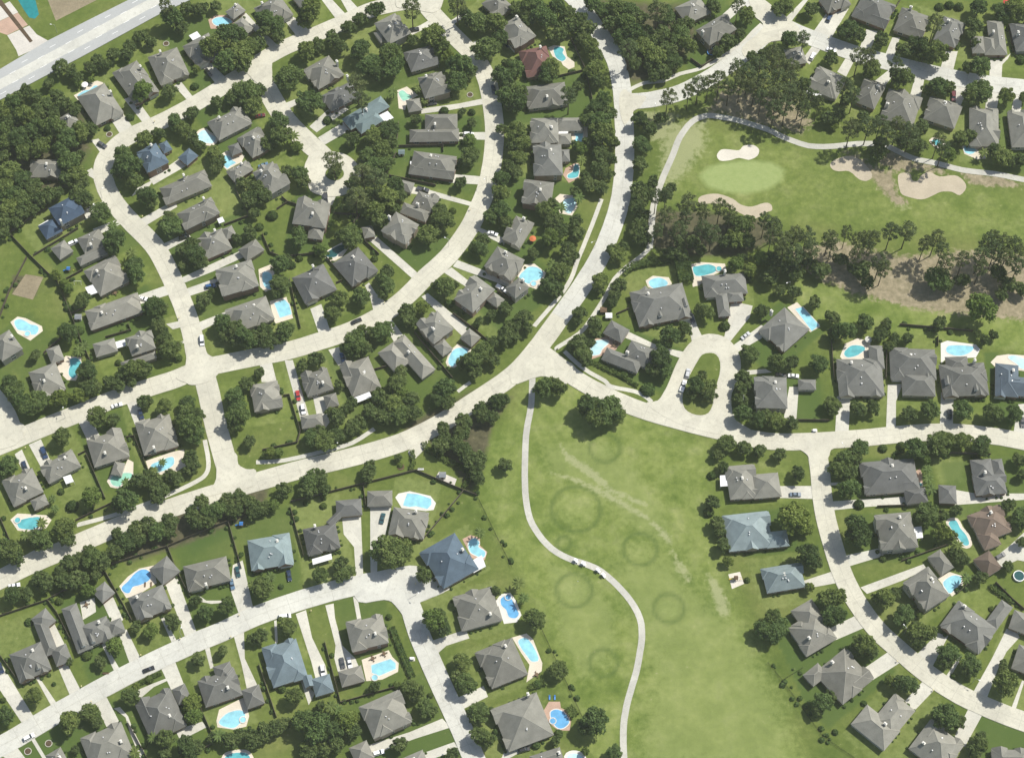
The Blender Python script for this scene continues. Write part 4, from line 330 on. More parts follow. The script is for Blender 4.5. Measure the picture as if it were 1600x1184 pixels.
ROAD_AREAS = [('cul_de_sac',[(-94.0,112.7),(-93.6,114.0),(-93.0,115.3),(-92.1,116.2),(-90.7,117.0),(-89.0,117.5),(-86.9,117.6),(-84.1,117.5),(-80.9,117.0),(-78.0,116.2),(-75.6,115.0),(-73.6,113.4),(-71.9,111.7),(-70.7,109.8),(-69.9,107.8),(-69.4,105.8),(-69.2,103.7),(-69.4,101.6),(-70.0,99.6),(-71.1,97.8),(-72.5,96.1),(-74.3,94.8),(-76.5,93.8),(-79.0,93.1),(-81.4,92.7),(-83.6,92.8),(-85.5,93.2),(-87.3,93.7),(-89.0,94.3),(-90.5,95.0),(-91.8,96.1),(-92.6,97.9),(-93.1,100.1),(-93.5,102.3),(-94.1,104.5),(-94.7,106.6),(-95.0,108.6),(-94.9,110.1),(-94.5,111.5)]),
('island_court',[(57.9,-12.4),(58.3,-11.4),(60.7,-11.2),(63.0,-10.5),(64.3,-9.0),(65.4,-7.0),(66.5,-5.0),(67.4,-3.1),(68.2,-1.2),(68.9,0.6),(69.5,2.3),(70.2,3.9),(71.0,5.9),(72.3,8.7),(73.9,11.7),(75.5,14.4),(77.1,16.6),(78.8,18.4),(80.5,19.8),(82.3,20.9),(84.2,21.7),(86.2,22.1),(88.4,22.0),(90.6,21.6),(92.6,20.8),(94.4,19.5),(96.1,17.9),(97.4,16.0),(98.5,14.0),(99.2,11.6),(99.6,9.1),(99.6,6.1),(99.2,3.0),(98.6,0.0),(97.4,-2.5),(96.0,-4.7),(94.9,-7.1),(94.5,-9.9),(94.5,-12.9),(94.8,-15.5),(95.4,-17.5),(96.3,-19.3),(97.5,-21.0),(99.7,-22.7),(102.2,-24.3),(102.8,-25.5),(100.2,-26.5),(95.7,-27.2),(90.4,-27.0),(84.3,-25.9),(77.6,-23.9),(71.4,-21.6),(65.8,-18.5),(60.9,-15.0)]),
('street_bulb',[(-66.1,-92.4),(-63.5,-90.8),(-59.5,-90.1),(-55.6,-89.5),(-52.8,-88.8),(-50.3,-88.3),(-47.7,-87.8),(-45.1,-87.3),(-42.4,-86.8),(-39.8,-87.0),(-37.3,-88.1),(-34.9,-89.8),(-32.8,-91.5),(-31.2,-93.0),(-30.0,-94.4),(-29.1,-95.7),(-28.0,-96.7),(-27.3,-97.5),(-28.0,-98.6),(-31.1,-100.1),(-35.5,-101.8),(-38.7,-103.6),(-39.5,-105.3),(-39.0,-106.9),(-38.3,-108.9),(-37.1,-111.7),(-35.6,-114.8),(-35.3,-116.6),(-36.8,-116.3),(-39.3,-114.6),(-41.9,-112.5),(-44.0,-109.8),(-46.2,-106.6),(-48.1,-104.2),(-49.5,-102.8),(-50.8,-102.2),(-52.6,-101.9),(-56.0,-102.4),(-60.0,-103.2),(-63.1,-102.8),(-65.2,-99.8),(-66.4,-95.7)]),
('junction',[(52.4,151.8),(53.2,151.5),(54.2,150.5),(55.3,149.7),(56.7,149.1),(58.3,148.6),(59.8,148.2),(61.1,148.1),(62.2,148.1),(62.7,147.5),(62.1,145.8),(60.8,143.6),(59.6,141.7),(58.5,140.8),(57.4,140.3),(56.5,139.6),(56.0,138.4),(55.5,137.0),(54.9,135.7),(54.0,134.0),(52.9,132.4),(51.9,132.1),(51.1,134.2),(50.4,137.7),(50.0,141.0),(49.9,143.7),(49.9,146.1),(50.2,148.2),(50.7,149.9),(51.5,151.2)]),
('junction',[(16.8,21.1),(15.7,19.0),(13.0,15.3),(11.7,12.5),(13.5,12.0),(16.5,12.4),(19.0,12.5),(19.8,12.2),(19.9,11.6),(20.7,10.7),(23.1,9.2),(26.1,7.4),(27.8,5.3),(27.5,2.5),(25.8,-0.7),(23.6,-2.5),(20.8,-1.9),(17.4,-0.1),(14.5,1.2),(12.3,1.2),(10.4,0.7),(8.3,0.0),(5.4,-1.2),(2.2,-2.5),(0.0,-2.5),(-0.9,-0.2),(-0.9,3.4),(0.0,6.9),(2.2,9.7),(5.3,12.3),(8.4,14.8),(11.7,17.5),(15.0,20.2)]),
('junction',[(126.0,-27.0),(129.7,-26.3),(133.8,-26.0),(137.0,-26.4),(138.6,-28.0),(139.3,-30.3),(139.3,-32.2),(138.5,-33.0),(137.1,-33.4),(135.9,-34.0),(135.4,-35.1),(135.1,-36.5),(134.3,-37.9),(132.3,-39.6),(129.7,-41.4),(127.7,-42.1),(126.8,-40.9),(126.4,-38.7),(125.9,-36.7),(125.0,-35.6),(123.9,-34.7),(122.8,-34.0),(121.1,-33.5),(119.3,-33.2),(118.8,-32.5),(120.2,-30.8),(122.9,-28.6)]),
('junction',[(-141.9,14.8),(-139.9,16.0),(-137.2,16.5),(-135.0,16.3),(-134.1,15.3),(-133.7,13.7),(-133.0,12.2),(-131.6,11.2),(-129.9,10.3),(-128.4,9.4),(-127.0,8.5),(-125.8,7.5),(-125.4,6.3),(-126.1,4.4),(-127.7,2.4),(-129.2,0.6),(-130.3,-0.5),(-131.3,-1.2),(-132.6,-1.9),(-134.5,-2.5),(-136.8,-2.9),(-138.6,-3.1),(-139.8,-2.9),(-140.5,-2.5),(-141.5,-1.9),(-143.1,-1.3),(-144.9,-0.5),(-145.8,0.6),(-145.1,2.4),(-143.4,4.5),(-142.1,6.9),(-142.0,9.6),(-142.3,12.5)]),
('junction',[(-125.3,-36.7),(-123.2,-35.4),(-120.1,-35.1),(-117.8,-35.5),(-117.0,-36.8),(-116.8,-38.9),(-116.4,-40.6),(-115.3,-41.7),(-114.1,-42.4),(-112.7,-43.0),(-111.2,-43.1),(-109.6,-42.9),(-108.6,-43.6),(-108.0,-45.7),(-108.0,-48.6),(-109.5,-51.0),(-113.7,-52.5),(-119.4,-53.6),(-124.2,-54.5),(-127.3,-55.5),(-129.6,-56.2),(-130.8,-56.3),(-130.4,-55.5),(-128.9,-54.0),(-127.6,-52.5),(-126.6,-51.1),(-125.8,-49.6),(-125.2,-47.4),(-125.3,-43.9),(-125.8,-39.8)]),
('junction',[(-49.2,211.4),(-44.2,212.2),(-38.2,212.4),(-33.9,211.4),(-32.5,208.1),(-32.9,203.6),(-33.7,200.0),(-34.4,198.0),(-35.5,196.9),(-36.7,196.2),(-37.7,195.8),(-38.7,195.9),(-40.3,196.2),(-42.9,196.8),(-46.1,197.7),(-48.9,198.4),(-51.4,198.6),(-53.6,198.6),(-55.1,199.2),(-55.8,201.0),(-55.9,203.4),(-55.2,205.7),(-54.1,207.8),(-52.2,209.9)]),
('junction',[(-126.6,166.4),(-125.1,168.7),(-122.2,170.6),(-119.4,172.3),(-116.7,173.9),(-114.0,175.2),(-112.0,175.6),(-111.1,174.9),(-111.0,173.3),(-111.2,171.6),(-111.7,170.0),(-112.5,168.3),(-113.0,166.4),(-113.0,164.1),(-112.7,161.6),(-112.6,159.1),(-112.6,156.2),(-112.8,153.3),(-113.7,151.8),(-115.9,152.6),(-118.9,154.7),(-121.5,157.3),(-123.9,160.2),(-125.9,163.5)]),
('junction',[(112.5,215.2),(113.4,214.8),(115.0,211.6),(116.8,208.3),(118.5,206.2),(120.3,204.2),(122.6,201.9),(125.5,198.8),(128.9,195.5),(131.8,192.4),(134.1,189.9),(136.0,187.7),(136.8,185.7),(136.1,183.7),(134.3,181.9),(132.0,180.4),(129.1,179.8),(125.8,179.5),(122.8,179.0),(120.5,177.7),(118.5,176.1),(116.5,174.5),(114.2,172.7),(111.9,170.8),(110.2,170.1),(109.1,171.1),(108.5,173.2),(109.0,175.6),(111.2,178.4),(114.4,181.5),(117.0,184.2),(118.5,186.1),(119.4,187.7),(119.4,189.4),(118.2,191.1),(116.3,193.0),(114.6,196.2),(113.5,202.6),(112.6,210.3)]),
('street_stub',[(-44.2,-34.9),(-43.6,-33.7),(-42.4,-32.6),(-41.0,-31.6),(-39.3,-30.6),(-37.4,-29.7),(-36.1,-29.5),(-35.9,-30.2),(-36.4,-31.7),(-37.1,-33.1),(-38.1,-34.5),(-39.3,-35.9),(-40.3,-37.0),(-41.0,-37.8),(-41.4,-38.2),(-41.9,-38.2),(-42.8,-37.4),(-43.8,-36.2)]),
('junction',[(-225.6,-17.9),(-223.4,-15.7),(-220.1,-14.8),(-217.2,-14.8),(-215.5,-16.0),(-214.3,-18.1),(-213.0,-20.1),(-211.3,-21.1),(-209.5,-22.0),(-208.5,-23.4),(-208.7,-26.0),(-209.7,-29.2),(-211.7,-31.6),(-215.5,-33.2),(-220.3,-34.1),(-223.9,-33.1),(-225.6,-28.8),(-226.2,-22.7)])]
HIGHWAY = [(-262.9,148.2),(-240.7,163.1),(-219.6,179.7),(-202.1,191.3),(-183.1,203.8),(-154.7,222.9),(-117.8,226.8),(-153.6,203.8),(-167.1,195.8),(-203.2,170.1),(-238.7,145.7),(-260.7,130.3)]
WALKS = [(1.9,[(40.7,91.7),(40.0,89.4),(38.9,86.1),(37.6,82.2),(35.9,77.3),(33.9,71.8),(32.2,67.1),(31.0,63.9),(30.1,61.6),(29.2,59.1),(28.3,56.1),(27.4,53.0),(26.2,49.9),(24.6,46.7),(22.7,43.5),(20.4,40.1),(17.3,35.9),(13.9,31.5),(11.3,28.1),(10.2,26.6),(9.9,26.1),(9.8,25.9)]),
(1.9,[(50.8,55.8),(49.4,54.3),(47.4,52.2),(45.6,49.9),(44.3,47.4),(43.1,44.7),(41.7,41.7),(39.7,38.0),(37.4,34.0),(35.3,30.4),(33.4,27.4),(31.7,24.8),(29.5,22.4),(26.3,19.9),(22.8,17.5),(20.2,15.7),(19.3,14.8),(19.4,14.6),(19.6,14.4)]),
(1.9,[(22.9,13.5),(24.2,12.1),(26.0,10.1),(27.9,8.1),(29.6,6.5),(31.4,5.0),(33.4,3.4),(35.7,1.9),(38.2,0.4),(40.2,-0.9),(41.2,-2.0),(41.7,-2.9),(43.0,-3.7),(45.8,-4.5),(49.5,-5.2),(52.6,-5.9),(54.7,-6.7),(56.2,-7.5),(57.5,-8.4),(58.7,-9.4),(59.6,-10.4),(60.2,-11.2)]),
(1.9,[(55.4,151.8),(57.0,152.9),(59.5,154.3),(62.1,155.5),(64.7,155.9),(67.6,156.1),(70.5,156.5),(73.1,157.7),(75.8,159.1),(78.7,160.6),(82.3,161.7),(86.3,162.8),(90.0,164.2),(93.2,166.0),(96.3,168.2),(99.3,170.5),(102.7,173.0),(106.1,175.7),(109.1,178.2),(111.3,180.6),(113.0,182.9),(114.6,184.9),(116.3,186.7),(117.8,188.3),(118.8,189.4)]),
(1.9,[(-131.3,-29.2),(-130.6,-32.1),(-129.6,-36.2),(-129.0,-39.7),(-128.9,-41.9),(-129.1,-43.6),(-129.7,-45.1),(-130.5,-46.3),(-131.6,-47.3),(-133.5,-48.6),(-136.5,-50.4),(-140.4,-52.5),(-144.4,-54.5),(-148.7,-56.6),(-153.1,-58.6),(-157.4,-60.4),(-161.4,-62.0),(-165.2,-63.4),(-169.2,-64.8),(-173.9,-66.2),(-178.8,-67.6),(-182.2,-68.6)]),
(1.9,[(-198.3,-80.7),(-199.5,-81.4),(-201.2,-82.5),(-202.8,-83.5),(-204.4,-84.4),(-206.0,-85.3),(-207.1,-85.8)]),
(1.9,[(-108.8,-39.7),(-105.8,-39.6),(-101.4,-39.4),(-96.6,-38.8),(-91.4,-37.6),(-85.7,-36.1),(-80.5,-34.6),(-76.0,-33.4),(-72.0,-32.2),(-68.3,-30.7),(-64.7,-28.4),(-61.3,-25.8),(-59.0,-24.0)]),
(1.6,[(-23.5,-6.2),(-21.9,-4.8),(-19.7,-2.9),(-18.0,-1.6)])]
CART_PATHS = [(2.7,[(8.9,2.2),(8.8,-1.6),(8.6,-7.0),(8.3,-12.4),(7.6,-17.1),(6.7,-21.9),(6.0,-27.0),(5.7,-33.2),(5.5,-39.9),(5.4,-45.7),(5.5,-50.0),(5.6,-53.6),(5.9,-56.9),(6.3,-60.1),(6.8,-62.9),(7.5,-65.7),(8.5,-68.2),(9.8,-70.6),(11.2,-72.9),(12.8,-75.2),(14.6,-77.3),(16.5,-79.2),(18.7,-80.9),(21.0,-82.3),(23.4,-83.5),(26.0,-84.6),(28.8,-85.5),(31.3,-86.4),(33.4,-87.3),(35.2,-88.2),(37.1,-89.5),(39.3,-91.4),(41.5,-93.5),(43.6,-95.7),(45.4,-97.8),(47.1,-99.9),(48.7,-102.2),(50.2,-104.7),(51.5,-107.4),(52.4,-110.0),(52.9,-112.5),(53.0,-115.0),(53.0,-117.5),(52.8,-119.7),(52.5,-121.9),(52.0,-124.3),(51.5,-127.1),(50.9,-130.1),(50.2,-133.0),(49.4,-135.7),(48.5,-138.4),(47.7,-141.1),(46.8,-144.0),(46.0,-147.0),(45.4,-149.9),(44.9,-152.5),(44.6,-155.0),(44.4,-157.9),(44.3,-161.2),(44.3,-164.8),(44.4,-168.6),(44.7,-172.9),(45.1,-177.4),(45.4,-180.5)]),
(2.9,[(61.7,65.7),(61.9,67.6),(62.2,70.3),(62.5,73.4),(62.9,77.2),(63.3,81.4),(63.8,85.2),(64.3,88.2),(65.0,90.9),(65.8,93.7),(66.8,97.0),(68.0,100.4),(69.3,104.1),(70.9,108.0),(72.6,112.1),(74.1,115.9),(75.2,119.1),(76.2,122.1),(77.4,125.0),(79.3,128.2),(81.4,131.4),(83.7,133.9),(85.9,135.5),(88.3,136.5),(90.6,137.1),(93.1,137.1),(95.6,136.6),(98.0,136.0),(100.3,135.6),(102.5,135.1),(105.4,134.2),(109.5,132.8),(114.3,131.0),(118.4,129.3),(121.1,127.8),(123.1,126.4),(125.6,125.0),(128.9,123.4),(132.7,121.7),(136.5,120.4),(140.1,120.0),(143.7,119.9),(147.4,120.1),(151.3,120.5),(155.4,121.1),(159.3,121.5),(163.1,121.6),(166.9,121.6),(170.2,121.1),(172.8,120.2),(175.0,119.0),(177.2,117.6),(179.5,116.2),(181.8,114.8),(184.5,113.4),(187.9,112.4),(191.7,111.6),(195.4,110.7),(198.9,109.5),(202.3,108.3),(206.2,107.2),(210.9,106.4),(216.0,105.8),(220.9,105.1),(225.2,104.2),(229.2,103.1),(233.8,102.0),(239.8,100.6),(246.3,99.2),(250.8,98.2)]),
(2.0,[(61.7,65.7),(60.6,64.5),(59.1,62.8),(57.3,61.1),(55.0,59.2),(52.6,57.2),(50.8,55.8)])]
BUNKERS = [('white',[(94.1,115.2),(94.5,116.3),(95.3,117.5),(96.3,118.3),(97.6,118.6),(99.2,118.5),(100.7,118.3),(102.1,118.1),(103.4,117.9),(104.5,118.0),(105.3,118.7),(105.9,119.7),(106.7,120.4),(108.1,120.8),(109.7,121.0),(111.2,120.8),(112.3,120.2),(113.2,119.3),(113.7,118.3),(113.7,117.2),(113.3,115.9),(112.6,114.8),(111.5,113.9),(110.1,113.2),(108.7,112.7),(107.3,113.0),(105.8,113.5),(104.3,113.8),(102.7,113.5),(101.1,112.8),(99.6,112.4),(98.0,112.2),(96.6,112.1),(95.4,112.4),(94.7,113.1),(94.2,114.1)]),
('tan',[(145.8,110.3),(146.3,111.3),(147.3,112.2),(148.7,113.1),(150.6,113.9),(152.9,114.6),(155.0,114.8),(156.5,114.6),(157.9,114.0),(159.2,113.1),(160.7,111.7),(162.1,109.9),(163.3,108.2),(164.1,106.6),(164.6,105.1),(164.6,103.7),(164.0,102.6),(163.0,101.8),(161.8,101.3),(160.8,101.3),(159.6,101.6),(158.4,102.3),(157.1,103.6),(155.8,105.3),(154.3,106.5),(152.7,106.8),(151.1,106.6),(149.6,106.5),(148.5,106.7),(147.5,107.0),(146.8,107.5),(146.2,108.3),(145.8,109.3)]),
('tan',[(176.4,104.1),(177.3,105.3),(178.8,105.7),(180.0,105.8),(181.0,105.7),(181.7,105.3),(182.3,104.8),(182.5,103.9),(182.4,102.8),(182.6,102.0),(183.2,101.5),(184.0,101.1),(184.9,101.3),(185.7,102.2),(186.6,103.6),(187.6,104.8),(188.7,105.5),(189.9,106.0),(191.2,106.1),(192.4,105.5),(193.8,104.4),(195.4,103.7),(197.5,103.8),(200.0,104.3),(202.2,104.4),(203.7,103.9),(204.8,103.0),(205.7,102.0),(206.5,100.7),(207.0,99.3),(207.0,97.9),(206.3,96.3),(205.0,94.7),(203.7,93.7),(202.6,93.9),(201.4,94.8),(200.1,95.5),(198.5,95.7),(196.8,95.7),(195.2,95.5),(193.6,94.8),(192.1,93.9),(190.6,93.1),(189.1,92.3),(187.6,91.7),(186.0,91.4),(184.2,91.5),(182.1,92.1),(180.3,92.7),(178.9,93.2),(177.7,93.8),(176.8,95.1),(176.3,97.9),(176.1,101.4)]),
('tan',[(84.6,91.7),(85.1,92.5),(86.0,93.2),(87.3,93.7),(89.2,94.2),(91.5,94.5),(93.7,94.4),(96.0,93.8),(98.3,92.8),(100.3,91.7),(101.7,90.6),(102.7,89.5),(103.9,88.6),(105.4,88.0),(107.1,87.6),(108.8,87.6),(110.8,88.2),(112.9,89.1),(114.7,89.6),(116.0,89.6),(116.9,89.2),(117.6,88.6),(117.9,87.7),(118.0,86.5),(117.7,85.6),(117.1,85.2),(116.2,85.0),(115.0,84.5),(113.5,83.4),(111.7,82.0),(109.9,81.2),(108.3,81.4),(106.7,82.2),(104.8,83.2),(102.6,84.5),(100.1,86.0),(97.8,87.3),(95.8,88.2),(94.0,88.9),(92.1,89.3),(89.8,89.3),(87.4,88.9),(85.7,89.0),(84.8,89.7),(84.5,90.7)])]
TONES = [('fair',11,[(10.6,2.8),(0.0,-14.8),(-13.1,-30.1),(-15.7,-53.9),(0.0,-85.8),(13.0,-119.4),(23.1,-146.5),(32.9,-172.7),(117.0,-172.7),(104.7,-135.7),(94.4,-108.3),(87.6,-85.8),(84.9,-56.9),(85.6,-30.1),(55.1,-16.4),(27.7,-2.5)]),
('rough',8,[(68.1,128.6),(77.2,134.6),(92.1,135.7),(118.3,127.5),(144.5,120.4),(176.8,119.7),(190.5,108.6),(250.5,95.5),(246.6,63.4),(172.7,71.1),(115.4,75.8),(75.4,86.9),(62.3,85.2),(64.5,109.3)]),
('fair',3,[(108.2,48.6),(128.1,48.6),(150.5,43.7),(178.2,36.2),(197.7,33.3),(242.3,28.5),(240.1,10.0),(168.6,22.7),(137.9,25.9),(127.2,35.5)]),
('green',3.5,[(85.7,104.1),(89.4,108.6),(96.9,111.4),(107.2,112.7),(118.9,111.4),(124.5,107.5),(123.3,101.6),(116.6,96.8),(106.3,94.4),(96.1,95.5),(89.0,98.2)]),
('pale',7,[(13.7,-33.1),(27.3,-30.1),(38.3,-31.6),(51.6,-42.1),(61.9,-59.8),(66.7,-77.2),(53.5,-71.5),(32.5,-51.0),(16.3,-45.1)]),
('pale',12,[(42.5,-85.8),(66.5,-83.0),(73.9,-97.1),(86.6,-108.3),(96.3,-122.1),(107.9,-146.5),(111.4,-172.7),(50.6,-172.7),(56.9,-133.0)]),
('pale',5,[(14.6,-85.8),(31.8,-91.5),(42.0,-108.3),(41.7,-122.1),(28.4,-135.7),(20.9,-119.4)]),
('dry',1.6,[(20.2,-31.6),(25.3,-36.7),(35.3,-43.9),(43.2,-52.5),(54.7,-57.5),(56.5,-59.8),(51.2,-58.4),(40.5,-52.8),(31.2,-45.1),(23.1,-38.5)]),
('dry',1.6,[(16.8,-44.5),(28.5,-47.4),(40.5,-53.9),(56.4,-64.2),(64.2,-71.5),(67.2,-77.2),(65.3,-77.2),(57.7,-67.1),(43.1,-58.4),(29.8,-50.4)]),
('dry',2.5,[(66.6,-80.1),(71.1,-87.2),(74.1,-92.9),(72.7,-93.8),(68.4,-88.1)]),
('dry',2.5,[(80.8,-90.1),(85.8,-95.7),(89.3,-105.6),(88.6,-109.7),(85.3,-108.3),(81.8,-97.1)]),
('soil',3,[(126.2,63.4),(143.8,70.1),(171.9,61.7),(186.3,62.4),(200.8,64.4),(229.2,61.7),(246.0,58.4),(242.0,25.9),(222.7,29.7),(194.8,32.3),(178.1,34.9),(150.4,43.3),(139.5,48.6),(128.6,56.8)]),
('soil',2.5,[(153.1,117.6),(158.8,115.5),(165.6,108.6),(174.2,105.8),(174.8,95.5),(180.0,89.3),(174.2,88.6),(168.9,95.5),(163.8,104.1),(155.7,112.7)]),
('soil',3,[(167.9,119.0),(176.5,116.2),(185.0,112.0),(196.4,108.6),(199.0,105.1),(187.5,107.5),(175.7,106.5),(167.3,111.0)]),
('soil',2,[(204.9,105.8),(222.3,104.1),(233.4,98.9),(224.6,98.2),(210.1,99.6)]),
('soil',5,[(98.9,153.6),(128.5,148.2),(139.5,133.9),(133.2,128.6),(115.6,132.1),(92.3,140.3)]),
('mulch',3,[(60.9,85.2),(86.9,85.2),(115.6,80.1),(119.4,70.1),(100.3,61.7),(71.6,61.7),(60.4,68.4)]),
('dry',6,[(71.1,130.3),(89.0,133.9),(88.4,119.7),(76.0,102.3),(68.6,98.9)]),
('dry',4,[(174.3,90.3),(180.0,88.6),(178.4,86.9),(172.8,89.3)]),
('dry',3,[(61.0,139.2),(77.3,137.4),(70.9,123.3),(65.0,123.3)]),
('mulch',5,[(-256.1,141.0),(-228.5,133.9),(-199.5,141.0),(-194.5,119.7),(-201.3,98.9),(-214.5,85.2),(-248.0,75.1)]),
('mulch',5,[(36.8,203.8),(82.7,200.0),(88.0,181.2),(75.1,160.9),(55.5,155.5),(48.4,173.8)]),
('mulch',2,[(-222.4,51.8),(-209.4,50.8),(-211.2,40.4),(-221.3,42.0)]),
('pale',3,[(178.3,-38.5),(192.0,-37.9),(191.0,-48.0),(181.3,-49.5)]),
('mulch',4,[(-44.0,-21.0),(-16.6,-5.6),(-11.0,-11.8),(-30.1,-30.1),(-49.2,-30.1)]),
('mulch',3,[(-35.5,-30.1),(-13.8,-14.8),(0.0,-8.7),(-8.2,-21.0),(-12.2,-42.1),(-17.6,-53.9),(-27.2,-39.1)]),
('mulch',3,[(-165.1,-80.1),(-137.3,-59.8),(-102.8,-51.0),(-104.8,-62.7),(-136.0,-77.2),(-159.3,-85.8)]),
('deep',6,[(-143.7,-74.4),(-118.2,-64.2),(-113.5,-74.4),(-132.8,-85.8)])]
ISLANDS = [('round',[(-76.7,105.1),(-76.8,104.1),(-77.2,103.2),(-77.9,102.4),(-78.7,101.8),(-79.8,101.4),(-80.9,101.3),(-82.1,101.4),(-83.1,101.8),(-84.1,102.4),(-84.8,103.2),(-85.3,104.1),(-85.5,105.1),(-85.3,106.1),(-84.9,107.0),(-84.3,107.8),(-83.4,108.4),(-82.3,108.8),(-81.2,108.9),(-80.1,108.8),(-79.0,108.4),(-78.1,107.8),(-77.3,107.0),(-76.9,106.1)]),
('horseshoe',[(86.7,13.2),(84.8,13.0),(83.0,12.2),(81.9,10.9),(80.9,9.1),(79.8,7.2),(78.5,4.7),(76.5,0.9),(74.6,-3.1),(73.6,-6.7),(73.2,-9.9),(73.4,-12.7),(74.1,-14.8),(75.4,-16.3),(77.1,-17.3),(79.1,-18.0),(81.2,-18.2),(83.0,-17.9),(84.5,-17.0),(85.7,-15.3),(86.6,-13.0),(87.2,-9.9),(87.8,-6.2),(89.1,-2.0),(90.4,2.2),(90.9,5.6),(90.9,8.5),(90.4,10.7),(89.4,12.2),(88.2,13.0)])]
RINGS = [(53.3,-79.5,7.0),(64.4,-105.6,6.2),(37.1,-129.0,5.7),(25.6,-97.7,7.3),(26.9,-61.3,10.3),(21.6,-76.9,3.0),(39.6,-33.1,6.5)]
SURFACES = [('bare_lot','soil',[(-222.9,204.7),(-217.3,191.3),(-197.3,204.7)]),
('paved_apron','apron',[(-239.5,182.8),(-229.7,188.5),(-225.5,183.3),(-219.5,179.5),(-226.7,174.3),(-232.8,170.6),(-234.3,174.3)]),
('brick_paving','brick',[(-246.8,189.4),(-235.9,196.1),(-230.4,188.9),(-239.5,183.0),(-244.8,185.1)]),
('paved_lane','apron',[(-247.8,198.0),(-240.6,202.8),(-235.8,196.3),(-246.8,189.6)]),
('pond_water','pond',[(-237.3,204.7),(-228.7,204.7),(-225.8,195.1),(-227.4,192.5),(-230.2,193.2),(-233.4,198.0)]),
('mulch_strip','mulch',[(-246.8,202.8),(-245.0,204.2),(-227.0,179.5),(-228.3,178.5)]),
('garden_plot','soil',[(-221.6,42.1),(-216.7,52.3),(-208.6,50.8),(-212.1,39.3)]),
('utility_pad','apron',[(-32.5,-46.8),(-30.9,-44.0),(-23.4,-47.5),(-24.3,-50.5)]),
('play_sand','sand',[(89.5,-90.6),(94.4,-89.5),(95.8,-94.8),(90.7,-97.1)])]
